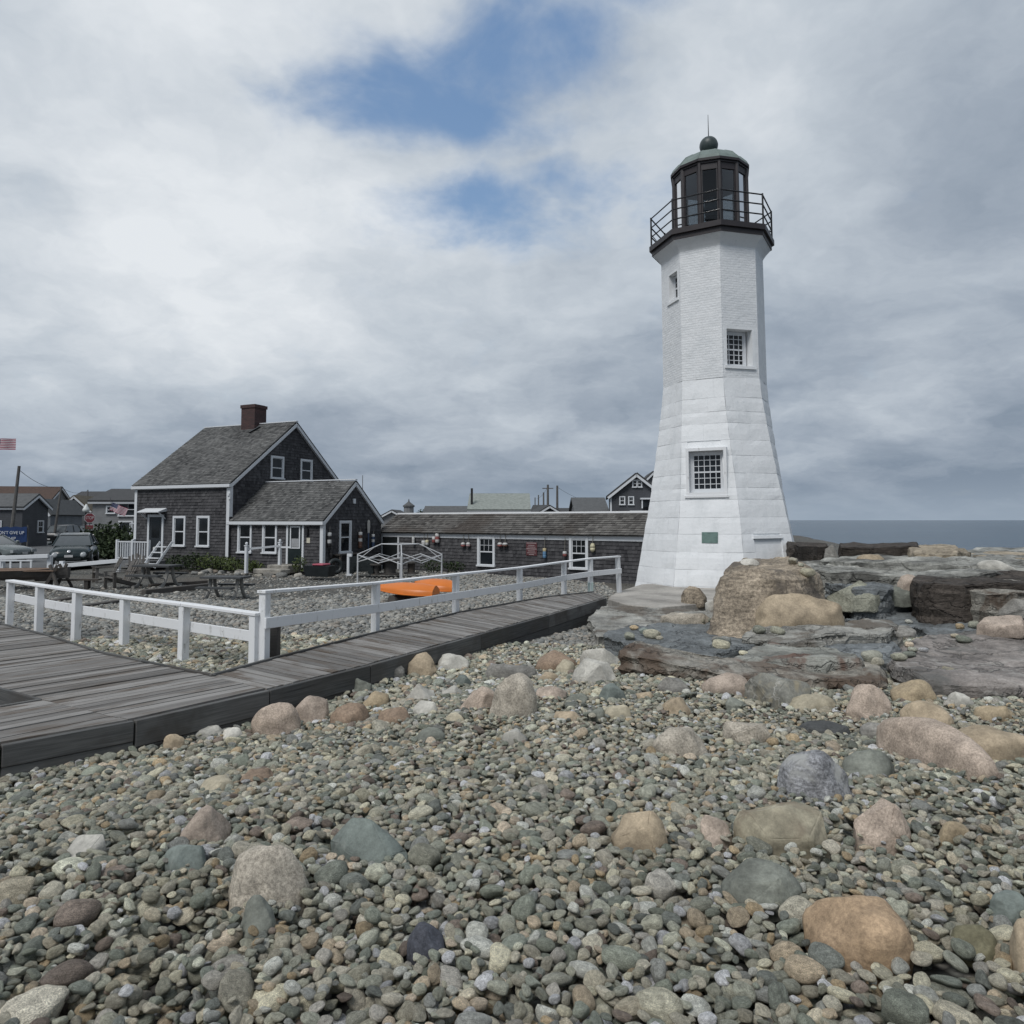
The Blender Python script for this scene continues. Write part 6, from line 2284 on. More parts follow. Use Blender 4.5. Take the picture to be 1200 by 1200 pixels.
for (px, py, lab, bands, r, h, rl_, shp) in (
    (487, 638, 'slim white buoy nearest the dark doorway of the passage', ['white', 'white'], .07, .36, .12, 'can'),
    (499, 640, 'white lobster buoy left of the passage wall middle', ['white', 'white'], .10, .26, .30, 'can'),
    (503, 639, 'grey white buoy hanging beside its neighbour', ['white', 'cream'], .08, .24, .30, 'can'),
    (511, 636, 'small white buoy with a red base', ['red', 'white'], .09, .28, .14, 'can'),
    (515, 636, 'tall white buoy with a red belt', ['white', 'red', 'white'], .10, .42, .10, 'can'),
    (545, 641, 'left of the two small round white and red floats by the window', ['red', 'white'], .10, .20, .34, 'drop'),
    (551, 641, 'right of the two small round white and red floats by the window', ['pink', 'white'], .10, .20, .34, 'drop'),
    (588, 641, 'left of the paired white floats right of the middle window', ['red', 'white'], .11, .19, .36, 'drop'),
    (594, 641, 'right of the paired red and white floats past the middle window', ['brown', 'white'], .12, .18, .36, 'drop'),
    (640, 654, 'long buoy with cream top and blue lower half', ['blue', 'blue', 'yellow'], .075, .40, .46, 'can'),
    (663.5, 652, 'square looking white buoy left of the last window', ['red', 'white'], .08, .20, .55, 'can'),
    (696, 647, 'cream teardrop buoy right of the last window', ['cream', 'cream'], .10, .34, .30, 'drop')):
    p_, u_ = hang(px, py, .13)
    buoy(lab, p_, SROT, bands, r, h, rl_, shp)
def gablepos(lx, z):                      # on the wing's gable wall
    q = hp(ex1 + .12, lx)
    return Vector((q.x, q.y, z))
for (ly, z, lab, bands, r, h, rl_) in ((.42, 1.05, 'black and white buoy beside the wing corner board', ['black', 'white', 'black', 'white'], .09, .62, .25),
    (.55, .55, 'dark long buoy hanging low by the wing corner', ['black', 'black'], .07, .45, .35),
    (2.62, .92, 'brown buoy with white rings right of the gable window', ['brown', 'brown', 'white', 'brown', 'white'], .09, .74, .15),
    (3.62, .92, 'navy buoy with white spots right end of the gable wall', ['navy', 'navy', 'white', 'navy', 'white'], .08, .62, .15)):
    buoy(lab, gablepos(ly, z), HROT, bands, r, h, rl_, 'can', 'buoys on the wing gable')
q = gablepos(3.25, .7)
oar = thing('oar', 'old oar with a pale blade upright on the wing gable', 'oar', q, HROT)
mb = MB(); mb.tube([(0, 0, 0), (0, 0, .92)], .03, 6); mb.build('shaft', paintm('navy', PC['navy']), oar)
mb = MB(); mb.add([(-.0, -.06, .9), (.02, .06, .9), (.02, .10, 1.2), (0, -.10, 1.2), (0, -.085, 1.45), (.02, .085, 1.45), (.0, 0, 1.52), (.02, 0, 1.53)], [(0, 1, 2, 3), (3, 2, 5, 4), (4, 5, 7, 6)]); mb.build('blade', paintm('oar', (.42, .41, .38)), oar)
p0, u0 = hang(623.5, 651, .03)
sg_ = thing('wall_sign', 'dark red sign with white lines on the passage wall', 'sign', p0, SROT)
mb = MB(); mb.box(-.27, .27, -.02, .01, .0, .54); mb.build('board', plain('sign_red', (.10, .035, .038), .6), sg_)
for i, (w, z) in enumerate(((.48, .50), (.30, .41), (.40, .34), (.50, .26), (.34, .18), (.44, .10), (.26, .03))):
    mb = MB(); mb.box(-w / 2, w / 2, -.026, -.021, z, z + (.022 if i in (0, 3) else .016)); mb.build('lettering', plain('sign_pale', (.42, .36, .36), .6), sg_)
# plants and wires left on the passage wall: a net float frame by the door
mb = MB(); mb.box(0, .8, -.25, .05, 0, .07)
# ------------------------------------------------------------------ cars
def tyre_mesh():
    mb = MB(Matrix.Rotation(R(90), 4, 'X'))
    mb.lathe([(.20, -.09), (.29, -.10), (.315, -.07), (.315, .07), (.29, .10), (.20, .09)], 20)
    return mb.mesh('tyre', M_CART, True)
def rim_mesh():
    mb = MB(Matrix.Rotation(R(90), 4, 'X'))
    mb.lathe([(.05, -.112), (.19, -.105), (.20, -.085), (.20, .085), (.19, .105), (.05, .112)], 16)
    return mb.mesh('rim', plain('alloy', (.32, .33, .34), .35, .05, metal=.6), True)
TYRE, RIM = tyre_mesh(), rim_mesh()
M_CGLASS = plain('car_glass', (.075, .085, .090), .08, .1, spec=.7)
def car(name, label, loc, yaw, paint, st, belt, cab, wheels, lights='round', plate=True, group=None):
    """st: stations (x, half width, z low, z top) of the body from the nose (+x); cab: (x front foot, x front top, x rear top, x rear foot, z roof, half width low, half width top)"""
    root = thing(name, label, 'car', loc, yaw, group)
    mb = MB()
    n = 12
    vs = []
    for (x, w, z0, z1) in st:
        zm = (z0 + z1) / 2
        for k in range(n):
            t = 2 * math.pi * (k + .5) / n
            cy_s, sy_s = math.cos(t), math.sin(t)
            e = .55
            yy = w * math.copysign(abs(cy_s) ** e, cy_s)
            zz = zm + (z1 - z0) / 2 * math.copysign(abs(sy_s) ** e, sy_s)
            vs.append((x, yy, zz))
    fs = [(i * n + k, (i + 1) * n + k, (i + 1) * n + (k + 1) % n, i * n + (k + 1) % n) for i in range(len(st) - 1) for k in range(n)]
    fs += [tuple(range(n)), tuple((len(st) - 1) * n + k for k in range(n - 1, -1, -1))]
    mb.add(vs, fs)
    b = mb.build('body', paint, root, smooth=True)
    bm = bmesh.new(); bm.from_mesh(b.data); bmesh.ops.recalc_face_normals(bm, faces=bm.faces); bm.to_mesh(b.data); bm.free()
    b.data.set_sharp_from_angle(angle=R(45))
    xf, xft, xrt, xr, zr, wl, wt_ = cab
    zb = belt
    # glasshouse: glass block and painted roof and pillars
    segs = []
    NS = 9
    for i in range(NS):
        s = i / (NS - 1)
        x = xft + (xrt - xft) * s
        segs.append((x, zr - .10 * (2 * s - 1) ** 2 + .0))
    prof = [(xf, zb - .03)] + segs + [(xr, zb - .03)]
    def ringpts(inset, dz=0):
        out = []
        for (x, z) in prof:
            f = (z - zb) / (zr - zb)
            w = wl + (wt_ - wl) * max(f, 0) - inset
            out.append((x, w, z + dz))
        return out
    rp_ = ringpts(.0)
    mb = MB()
    for (x, w, z) in rp_:
        mb.v += [(x, -w, z), (x, w, z)]
    m = len(rp_)
    mb.f += [[2 * i, 2 * i + 2, 2 * i + 3, 2 * i + 1] for i in range(m - 1)]
    mb.f += [[2 * i for i in range(m - 1, -1, -1)], [2 * i + 1 for i in range(m)]]
    g = mb.build('window_glass', M_CGLASS, root, smooth=True)
    g.data.set_sharp_from_angle(angle=R(30))
    mb = MB()
    t = .012
    a0, a1 = 1, m - 2
    vs = []
    for i in range(a0, a1 + 1):
        x, w, z = rp_[i]
        vs += [(x, -w - t, z - .04), (x, -w * .9, z + t + .015), (x, w * .9, z + t + .015), (x, w + t, z - .04)]
    k = a1 - a0 + 1
    mb.add(vs, [(i * 4 + j, (i + 1) * 4 + j, (i + 1) * 4 + j + 1, i * 4 + j + 1) for i in range(k - 1) for j in range(3)])
    mb.build('roof', paint, root, smooth=True)
    for sg in (-1, 1):
        for (i0, i1) in ((0, 1), (m - 1, m - 2)):
            p, q = Vector(rp_[i0]), Vector(rp_[i1])
            mb = MB(); mb.bar((p.x, sg * (p.y + .005), p.z), (q.x, sg * (q.y + .005), q.z), .05, .06); mb.build('pillar', paint, root)
        xm = (xft + xrt) / 2 - .1
        mb = MB(); mb.bar((xm, sg * (wl + .006), zb), (xm, sg * (wt_ + .006), zr - .03), .03, .07); mb.build('pillar', paint, root)
        mb = MB(Matrix.Translation((xf - .12, sg * (wl + .13), zb + .07))); mb.lathe([(.02, -.07), (.085, -.05), (.085, .05), (.02, .07)], 10); mb.build('mirror', paint, root, smooth=True)
    for wx in wheels:
        for sg in (-1, 1):
            o = bpy.data.objects.new('wheel', TYRE); col.objects.link(o); o.parent = root; o.location = (wx, sg * (st[len(st) // 2][1] - .10), .315)
            o2 = bpy.data.objects.new('rim', RIM); col.objects.link(o2); o2.parent = o
    M_HL = plain('headlight_glass', (.32, .34, .35), .12, .05)
    x0, w0 = st[1][0], st[1][1]
    for sg in (-1, 1):
        if lights == 'round':
            mb = MB(Matrix.Translation((x0 + .02, sg * (w0 - .17), st[1][3] - .17)) @ Matrix.Rotation(R(68), 4, 'Y')); mb.lathe([(.135, -.04), (.13, .03), (.09, .06), (.02, .07)], 16)
        else:
            mb = MB(Matrix.Translation((x0 + .10, sg * (w0 - .18), st[1][3] - .16))); mb.box(-.12, .06, -.16, .16, -.07, .07)
        mb.build('headlight', M_HL, root, smooth=lights == 'round')
    mb = MB(); mb.box(st[0][0] - .03, st[0][0] + .045, -st[0][1] * .78, st[0][1] * .78, .30, .40); mb.build('bumper_grille', M_CART, root)
    if plate:
        mb = MB(); mb.box(st[0][0] + .046, st[0][0] + .055, -.17, .17, .42, .53); mb.build('number_plate', plain('plate_white', (.5, .5, .5), .5), root)
    return root
BEETLE = [(2.05, .62, .34, .52), (1.98, .74, .26, .70), (1.72, .82, .22, .84), (1.25, .87, .20, .93), (.7, .88, .20, .99), (-.2, .88, .20, 1.02), (-1.0, .88, .20, 1.0), (-1.6, .84, .22, .92), (-1.98, .74, .26, .74), (-2.08, .6, .36, .55)]
q = G(68, 663, .06)
bt = car('rounded_car', 'small dark green black car with a rounded roof facing the camera', (q.x, q.y + 1.3, .062), R(-66), plain('dark_green_paint', (.010, .020, .022), .22, .1, spec=.6), BEETLE, .96, (1.02, .42, -.95, -1.75, 1.50, .80, .60), (1.30, -1.25))
mb = MB(Matrix.Translation((2.02, 0, .68)) @ Matrix.Rotation(R(60), 4, 'Y')); mb.lathe([(.075, 0), (.07, .02), (.02, .025)], 14); mb.build('badge', plain('chrome', (.6, .6, .6), .2, .02, metal=.8), bt)
SEDAN = [(2.2, .66, .36, .60), (2.08, .80, .26, .74), (1.6, .86, .22, .86), (.9, .89, .20, .95), (0, .89, .20, .98), (-1.0, .89, .20, .98), (-1.7, .86, .22, .96), (-2.15, .78, .28, .86), (-2.25, .66, .38, .66)]
q = G(-34, 660, .06)
car('grey_car', 'grey hatchback cut off by the left edge, seen from the side', (q.x, q.y + .9, .062), R(-6), plain('grey_car_paint', (.13, .15, .15), .25, .1, spec=.6), SEDAN, .95, (1.15, .45, -1.0, -1.75, 1.46, .78, .60), (1.40, -1.35), 'wide')
SUV = [(2.2, .75, .40, .80), (2.1, .86, .32, .98), (1.5, .92, .28, 1.06), (.8, .93, .26, 1.12), (-1.0, .93, .26, 1.14), (-2.1, .90, .30, 1.10), (-2.2, .80, .40, .9)]
q = G(47, 638, .06)
car('dark_suv', 'dark car parked before the far cottages by the leaning pole', (q.x, q.y + 3, .03), R(-85), plain('black_car_paint', (.012, .014, .016), .3, .1, spec=.6), SUV, 1.08, (1.1, .6, -1.5, -2.05, 1.72, .84, .70), (1.40, -1.35), 'wide', group='cars in the far street')
q = G(62, 636.5, .06)
car('dark_suv', 'second dark car half hidden behind the pole in the far street', (q.x, q.y + 6, .03), R(-85), plain('black_car_paint', (.012, .014, .016), .3), SUV, 1.08, (1.1, .6, -1.5, -2.05, 1.72, .84, .70), (1.40, -1.35), 'wide', group='cars in the far street')
for lab, px, D_ in (('left of the two white cars at the end of the street', 80, 112), ('right of the two white cars at the end of the street', 94, 118)):
    q = D(px, 622, D_)
    car('white_car', lab, (q.x, q.y, .03), R(-25), plain('white_car_paint', (.62, .63, .64), .3), SEDAN, .95, (1.15, .45, -1.0, -1.75, 1.46, .78, .60), (1.40, -1.35), 'wide', group='white cars in the far street')

# ------------------------------------------------------------------ houses in the background
def clap(name, c):
    def f(nt, bs):
        v = objc(nt, False)
        nz = nt.noise(v, 1.4, 5, .6)
        sep = nt.n('ShaderNodeSeparateXYZ'); nt.link(v, sep.inputs[0])
        saw = nt.math('FRACT', nt.math('MULTIPLY', sep.outputs[2], 6.0))
        nt.link(nt.vmath('SCALE', c, scale=nt.maprange(nz, .3, .7, .82, 1.12)), bs.inputs['Base Color'])
        bs.inputs['Roughness'].default_value = .8
        bump(nt, bs, saw, .5, .02)
    return mat('clapboard_' + name, f)
def far_roof(name, c):
    return plain('far_roof_' + name, c, .9, .22, 3.5, bmp=.4)
def far_house(name, label, corner, length, depth, ze, zr, yaw, wallm, roofm, wins_front=(), wins_side=(), gable_front=False, chimney=None, porch=None, door=None, left=False, group='houses behind the lighthouse', z0=0.0, trim=True, dark=False):
    """corner: the front right corner; the house runs left along -x and back along +y; windows (u from that corner or side, z, w, h)"""
    r = thing(name, label, 'house', (corner.x, corner.y, z0), yaw, group)
    x0, x1, y0, y1 = -length, 0.0, 0.0, depth
    mb = MB()
    if gable_front:
        xm = (x0 + x1) / 2
        pent = [(x0, -.3), (x1, -.3), (x1, ze), (xm, zr), (x0, ze)]
        vs = [(x, y0, z) for x, z in pent] + [(x, y1, z) for x, z in pent]
    else:
        ym = (y0 + y1) / 2
        pent = [(y0, -.3), (y1, -.3), (y1, ze), (ym, zr), (y0, ze)]
        vs = [(x0, y, z) for y, z in pent] + [(x1, y, z) for y, z in pent]
    mb.add(vs, [(4, 3, 2, 1, 0), (5, 6, 7, 8, 9), (0, 1, 6, 5), (1, 2, 7, 6), (2, 3, 8, 7), (3, 4, 9, 8), (4, 0, 5, 9)])
    w = mb.build('wall', wallm, r)
    bm = bmesh.new(); bm.from_mesh(w.data); bmesh.ops.recalc_face_normals(bm, faces=bm.faces); bm.to_mesh(w.data); bm.free()
    if gable_front:
        run = length / 2; sl = math.hypot(run, zr - ze)
        for xs_, sg in ((x0, 1), (x1, -1)):
            up = Vector((sg * run / sl, 0, (zr - ze) / sl)); nr = Vector((-sg * (zr - ze) / sl, 0, run / sl))
            o = Vector((xs_, 0, ze)) - up * .3
            M = roof_mat(o, Vector((0, 1, 0)), up, nr)
            mb = MB(M); mb.box(y0 - .3, y1 + .3, .0, .14, 0, sl + .3 + (.0 if sg > 0 else .06)); rf = mb.build('roof', roofm, r)
            if trim:
                mb = MB(M); mb.box(y0 - .36, y0 - .24, -.2, -.005, 0, sl + .25); mb.build('rake_board', WTRIM, rf)
    else:
        run = depth / 2; sl = math.hypot(run, zr - ze)
        for ys_, sg in ((y0, 1), (y1, -1)):
            up = Vector((0, sg * run / sl, (zr - ze) / sl)); nr = Vector((0, -sg * (zr - ze) / sl, run / sl))
            o = Vector((0, ys_, ze)) - up * .3
            M = roof_mat(o, Vector((1, 0, 0)), up, nr)
            mb = MB(M); mb.box(x0 - .25, x1 + .25, .0, .14, 0, sl + .3 + (.0 if sg > 0 else .06)); rf = mb.build('roof', roofm, r)
            if trim:
                mb = MB(M); mb.box(x1 + .12, x1 + .26, -.18, -.005, 0, sl + .25); mb.build('rake_board', WTRIM, rf)
                if sg > 0:
                    mb = MB(M); mb.box(x0 - .25, x1 + .11, -.16, -.005, -.0, .12); mb.build('eave_board', WTRIM, rf)
    for (u, z, ww, hh) in wins_front:
        sash_window(r, wmat(-u, y0, z, (1, 0), (0, -1)), ww, hh, 2, 2, casing=.075, depth=.05)
    for (u, z, ww, hh) in wins_side:
        sash_window(r, wmat(x1, u, z, (0, 1), (1, 0)), ww, hh, 2, 2, casing=.075, depth=.05)
    if chimney:
        u, yy, zt, sz, mm = chimney
        mb = MB(); mb.box(-u - sz, -u + sz, yy - sz, yy + sz, ze, zt); mb.build('chimney', mm, r)
    if door:
        mb = MB(wmat(-door, y0, 0, (1, 0), (0, -1))); mb.box(-.55, .55, 0, .06, 0, 2.15); d = mb.build('door_frame', WTRIM, r)
        mb = MB(wmat(-door, y0, 0, (1, 0), (0, -1))); mb.box(-.43, .43, .0605, .07, 0, 2.03); mb.build('door', plain('dark_door', (.02, .024, .028), .4), d)
    if porch:
        u0_, u1_, zt, dp_ = porch
        mb = MB(); mb.box(-u1_, -u0_, -dp_, -.01, zt, zt + .16); pr = mb.build('porch_roof', WTRIM, r)
        mb = MB(); mb.box(-u1_, -u0_, -dp_, -.01, -.1, .18); mb.build('porch_floor', M_OLDWOOD, pr)
        nps = max(2, int((u1_ - u0_) / 1.6) + 1)
        for i in range(nps):
            x = -u1_ + .1 + (u1_ - u0_ - .2) * i / (nps - 1)
            mb = MB(); mb.box(x - .07, x + .07, -dp_ + .03, -dp_ + .17, .18, zt); mb.build('porch_post', WTRIM, pr)
    return r
W_DG, W_LG, W_BG, W_CR, W_PG = clap('dark_grey', (.060, .064, .072)), clap('light_grey', (.20, .205, .21)), clap('blue_grey', (.15, .165, .18)), clap('cream', (.38, .36, .27)), clap('mid_grey', (.125, .13, .138))
R_BR, R_DK, R_YB, R_PALE, R_GR = far_roof('brown', (.075, .050, .040)), far_roof('dark', (.055, .056, .058)), far_roof('yellow_brown', (.105, .090, .065)), far_roof('pale', (.235, .255, .235)), far_roof('grey', (.095, .098, .10))
GL = 'houses along the street at the left'
def cpt(px, D_):
    q = D(px, 610, D_); return Vector((q.x, q.y, 0))
far_house('cottage', 'dark grey gabled cottage at the far left behind the blue banner', cpt(26, 58), 12, 3.6, 3.30, 4.25, R(4), W_DG, R_GR, [(4.6, 2.0, 1.3, .95), (2.1, .9, 1.0, 1.2), (7.5, 1.9, 1.1, 1.0)], [(2.5, 1.2, .7, .9)], group=GL, porch=(3.2, 9, 1.75, 1.2))
far_house('cottage', 'long house with a brown roof behind the grey cottages', cpt(57, 84), 17, 5.5, 4.5, 6.05, R(10), W_LG, R_BR, [(3, 3.0, .9, 1.2), (8, 3, .9, 1.2)], [(3.2, 3.0, .8, 1.2), (3.2, 1.0, .8, 1.2)], group=GL)
far_house('cottage', 'light blue grey gabled cottage between the poles', cpt(59, 72), 1.9, 6, 2.9, 4.2, R(4), W_BG, R_GR, [(.6, 1.6, .4, 1.1), (1.3, 1.6, .4, 1.1)], [], gable_front=True, group=GL)
far_house('cottage', 'house with a yellow brown roof at the end of the street', cpt(88, 100), 6.5, 8, 2.6, 5.2, R(-8), W_CR, R_YB, [(1.8, .7, 1.0, 1.3), (4.6, .7, 1.0, 1.3)], [], group=GL)
far_house('cottage', 'steep brown gabled house behind the stop sign', cpt(106, 88), 3.6, 7, 3.4, 5.1, R(12), W_PG, R_YB, [(1.8, 2.6, .6, .9)], [], gable_front=True, group=GL)
far_house('cottage', 'dark roofed house rising behind the stop sign', cpt(118, 96), 4.8, 8, 4.4, 6.0, R(0), W_PG, R_DK, [(2.0, 2.8, .8, 1.0)], [], group=GL)
far_house('cottage', 'low garage house with open front at the street end', cpt(98, 104), 4.5, 5, 1.9, 2.7, R(-4), W_CR, R_GR, [(1.5, .4, 1.6, 1.3)], [], group=GL)
c6 = cpt(166, 57)
far_house('cottage', 'two storey grey house with white corner boards beside the cottage', c6, 3.75, 7, 3.70, 4.65, R(4), W_LG, R_DK, [(1.05, 2.55, 1.3, .95), (2.35, 2.75, .55, .5), (.5, .6, .6, 1.3)], [], group=GL, door=1.2)
far_house('cottage', 'flat topped house top behind the two storey grey house', cpt(160, 90), 4, 6, 5.4, 5.9, R(0), W_PG, R_DK, [], [], group=GL)
GC = 'houses behind the covered passage'
far_house('cottage', 'pale grey roofed house behind the passage, with a dark stack', cpt(619, 72), 5.8, 8, 3.25, 4.85, R(0), W_LG, R_PALE, [(4.6, 2.1, .9, .9), (2.5, 2.1, .9, .9)], [], group=GC, chimney=(5.65, 1.0, 5.4, .11, M_DKST if 'M_DKST' in globals() else M_BLACK))
far_house('cottage', 'low hipped grey house left of the pale roofed one', cpt(553, 84), 5.6, 7, 2.5, 3.75, R(0), W_LG, R_GR, [(1.0, 1.7, 1.0, .8)], [], group=GC)
far_house('cottage', 'small gabled house seen over the left end of the passage', cpt(471, 95), 2.6, 7, 2.75, 3.45, R(0), W_LG, R_DK, [], [], gable_front=True, group=GC)
far_house('cottage', 'dark gabled cottage under the utility poles', cpt(660, 88), 3.4, 6, 2.9, 3.9, R(8), W_DG, R_DK, [(1.7, 2.4, .5, .5)], [], gable_front=True, group=GC)
far_house('cottage', 'dark low cottage right of the utility poles', cpt(671, 96), 2.8, 6, 2.8, 3.7, R(0), W_DG, R_DK, [], [], group=GC)
far_house('cottage', 'little dark roof left of the utility poles', cpt(634, 100), 1.6, 6, 2.6, 4.2, R(-15), W_DG, R_DK, [], [], group=GC)
far_house('cottage', 'pale gabled house left of the big grey gable', cpt(697, 78), 2.1, 7, 3.3, 4.5, R(0), W_BG, R_GR, [(1.2, 3.2, .4, .6)], [], gable_front=True, group=GC)
far_house('cottage', 'grey house with a wide roof beside the big grey gable', cpt(711, 72), 3.0, 7, 3.05, 4.4, R(0), W_LG, R_GR, [(.9, 2.2, .7, .7), (2.2, 2.2, .6, .7)], [], group=GC)
bh = far_house('cottage', 'big dark grey gabled house next to the lighthouse with white windows', cpt(778, 62), 4.55, 9, 4.35, 6.15, R(-7), W_DG, R_DK, [(2.02, 5.05, .30, .55), (2.42, 5.05, .30, .55), (3.5, 3.55, .36, .62), (2.75, 3.55, .36, .62), (3.4, 2.3, .38, .5), (2.8, 2.3, .38, .5)], [], gable_front=True, group=GC)
mb = MB(); mb.box(-2.0, .4, -1.0, -.02, 3.95, 4.08); b1 = mb.build('bay_roof', WTRIM, bh)
mb = MB(); mb.box(-1.85, .3, -.85, -.03, 3.30, 3.948); mb.build('bay_glazing', M_GLASS, b1)
for x in (-1.86, -1.0, .28):
    mb = MB(); mb.box(x - .05, x + .05, -.9, -.8, 3.2, 3.948); mb.build('post', WTRIM, b1)
mb = MB(); mb.box(-2.9, .4, -1.4, -.02, 2.86, 3.0); b1 = mb.build('porch_roof', WTRIM, bh)
mb = MB(); mb.box(-1.9, .3, -1.2, -.03, 2.0, 2.858); mb.build('porch_glazing', M_GLASS, b1)
for x in (-2.8, -2.3, -1.85, -1.5, -.7, .2):
    mb = MB(); mb.box(x - .05, x + .05, -1.35, -1.24, 0, 2.858); mb.build('post', WTRIM, b1)
mb = MB(); mb.box(-4.54, -4.40, -.06, -.01, 0, 4.3); mb.build('corner_board', WTRIM, bh)
far_house('cottage', 'grey gable peeping between the big house and the tower', cpt(785, 84), 3.6, 7, 6.0, 7.8, R(-5), W_PG, R_DK, [], [], gable_front=True, group=GC)
# little turret and a dark tree beyond the passage
q = D(479, 600, 110)
tu = thing('turret', 'small pale turret with a cap beyond the passage', 'turret', (q.x, q.y, 0))
mb = MB(); mb.lathe([(.75, -.2), (.75, 4.2)], 10); mb.build('body', W_LG, tu)
mb = MB(); mb.lathe([(.9, 4.2), (.9, 4.4), (.35, 4.8), (.12, 5.0), (.05, 5.4)], 10); mb.build('cap', R_GR, tu)
def tree(label, px, D_, h, w, seed):
    q = D(px, 610, D_)
    r = thing('tree', label, 'tree', (q.x, q.y, 0))
    mb = MB(); mb.tube([(0, 0, -.2), (.1, 0, h * .5), (.0, .1, h * .8)], [.16, .11, .04], 7); mb.build('trunk', M_OLDWOOD, r)
    rnd = random.Random(seed)
    mb = MB()
    for i in range(7):
        leaves(mb, (rnd.uniform(-.5, .5) * w, rnd.uniform(-.5, .5) * w, h * rnd.uniform(.5, .85)), (w * .35, w * .35, h * .18), 130, .16, rnd)
    mb.build('crown', M_HEDGE, r)
tree('dark round tree next to the pale turret beyond the passage', 488, 105, 3.7, 2.6, 3)
tree('dark tree top behind the roofs beside the cottage', 152, 80, 5.9, 2.2, 4)
# ------------------------------------------------------------------ poles, wires, lamp, signs, flags
M_POLE = plain('grey_pole_wood', (.11, .105, .10), .85, .2, 3)
def pole(label, top, base, r0=.14, arm=True, group='utility poles'):
    b, t = base, top
    r = thing('utility_pole', label, 'utility pole', (b.x, b.y, 0), 0, group)
    mb = MB(); v = t - Vector((b.x, b.y, 0)); mb.tube([(0, 0, -.2), v], [r0, r0 * .65], 8); mb.build('shaft', M_POLE, r)
    if arm:
        d = v * .93
        mb = MB(); mb.bar(d + Vector((-.7, 0, 0)), d + Vector((.7, 0, 0)), .09, .11); mb.build('crossarm', M_POLE, r)
    return t
t1 = pole('leaning utility pole in front of the dark grey cottage', D(22.5, 546, 46), cpt(12, 46), .13, False)
t2 = pole('thinner leaning utility pole by the dark parked cars', D(72, 570, 66), cpt(63, 66), .13, False)
t3 = pole('slim pole rising behind the stop sign', D(103, 574, 92), cpt(102, 92), .10, False)
tops = []
for lab, px, py, D_, r in (('tallest utility pole behind the passage', 642, 568, 92, .20), ('second utility pole right of the tallest one', 653, 569, 95, .20), ('far utility pole just left of the tallest one', 637, 577, 110, .17), ('further utility pole in the row', 631, 580, 125, .15), ('furthest thin utility pole in the row', 627, 583, 140, .14)):
    tops.append(pole(lab, D(px, py, D_), cpt(px, D_), r, px in (642,)))
def wire(label, a, b, sag=.4):
    mid = (a + b) / 2
    mid = Vector((mid.x, mid.y, mid.z - sag))
    mb = MB(); mb.tube([a.lerp(b, s) - Vector((0, 0, sag * 4 * s * (1 - s))) for s in np.linspace(0, 1, 9)], .016, 4)
    o = mb.build('wire', M_BLACK)
    tag(o, label, 'wire', 'overhead wires')
wire('overhead wire between the two leaning poles', t1 - Vector((0, 0, .25)), t2 - Vector((0, 0, .1)))
wire('overhead wire running on to the slim pole', t2 - Vector((0, 0, .12)), t3 - Vector((0, 0, .1)))
wire('overhead wire from the second pole to the roofs at its right', tops[1] - Vector((0, 0, .2)), D(712, 592, 88), .5)
wire('overhead wire linking the far pole row', tops[0] - Vector((0, 0, .3)), tops[4] - Vector((0, 0, .2)), .5)
# street lamp
q = cpt(100.5, 52)
lm = thing('street_lamp', 'black street lamp post with a white head beside the stop sign', 'street lamp', (q.x, q.y, 0))
mb = MB(); mb.tube([(0, 0, -.05), (0, 0, 2.75)], .07, 8); mb.build('post', M_BLACK, lm)
mb = MB(); mb.lathe([(.10, 2.75), (.24, 2.85), (.22, 3.0), (.10, 3.2), (.04, 3.35)], 10); mb.build('lamp_head', plain('lamp_white', (.6, .62, .6), .4), lm, smooth=True)
# stop sign
q = cpt(105, 50)
stp = thing('stop_sign', 'red octagonal stop sign with a small plate below it', 'sign', (q.x, q.y, 0), R(8))
mb = MB(); mb.tube([(0, .03, -.05), (0, .03, 2.75)], .03, 6); mb.build('post', M_BLACK, stp)
def octa(r):
    return [(r * math.cos(R(22.5 + 45 * i)), r * math.sin(R(22.5 + 45 * i))) for i in range(8)]
VM = Matrix(((1, 0, 0, 0), (0, 0, -1, 0), (0, 1, 0, 2.35), (0, 0, 0, 1)))
mb = MB(VM); mb.prism(octa(.37), -.02, .0); mb.build('rim', plain('sign_white', (.34, .34, .35), .5), stp)
mb = MB(VM); mb.prism(octa(.335), .001, .008); brd = mb.build('board', plain('stop_red', (.13, .022, .03), .5), stp)
text_part('STOP', .30, plain('sign_white', (.34, .34, .35), .5), stp, VM @ Matrix.Translation((0, 0, .010)), .002, width=.54)
mb = MB(VM); mb.box(-.24, .24, -.78, -.50, .0, .01); mb.build('lower_plate', plain('stop_red', (.13, .022, .03), .5), stp)
# blue flag banner
q = D(12, 626, 40)
bn = thing('blue_banner', 'dark blue banner with white words hung behind the grey car', 'banner', (q.x, q.y, 0), R(0))
def cloth(w, h, nx_, ny_, fn, name, material, parent, z0):
    mb = MB()
    vs = [((i / nx_ - .5) * w, fn(i / nx_, j / ny_), z0 + j / ny_ * h + .02 * math.sin(i * .9)) for j in range(ny_ + 1) for i in range(nx_ + 1)]
    mb.add(vs, [(j * (nx_ + 1) + i, j * (nx_ + 1) + i + 1, (j + 1) * (nx_ + 1) + i + 1, (j + 1) * (nx_ + 1) + i) for j in range(ny_) for i in range(nx_)])
    return mb.build(name, material, parent, smooth=True)
zb0 = D(0, 635.5, 40).z; zb1 = D(0, 617.5, 40).z
wb_ = 40 / FPX * 40
cloth(wb_, zb1 - zb0, 24, 8, lambda u, v: .05 * math.sin(u * 16 + v * 2), 'cloth', plain('navy_cloth', (.012, .035, .11), .8, .15, 3), bn, zb0)
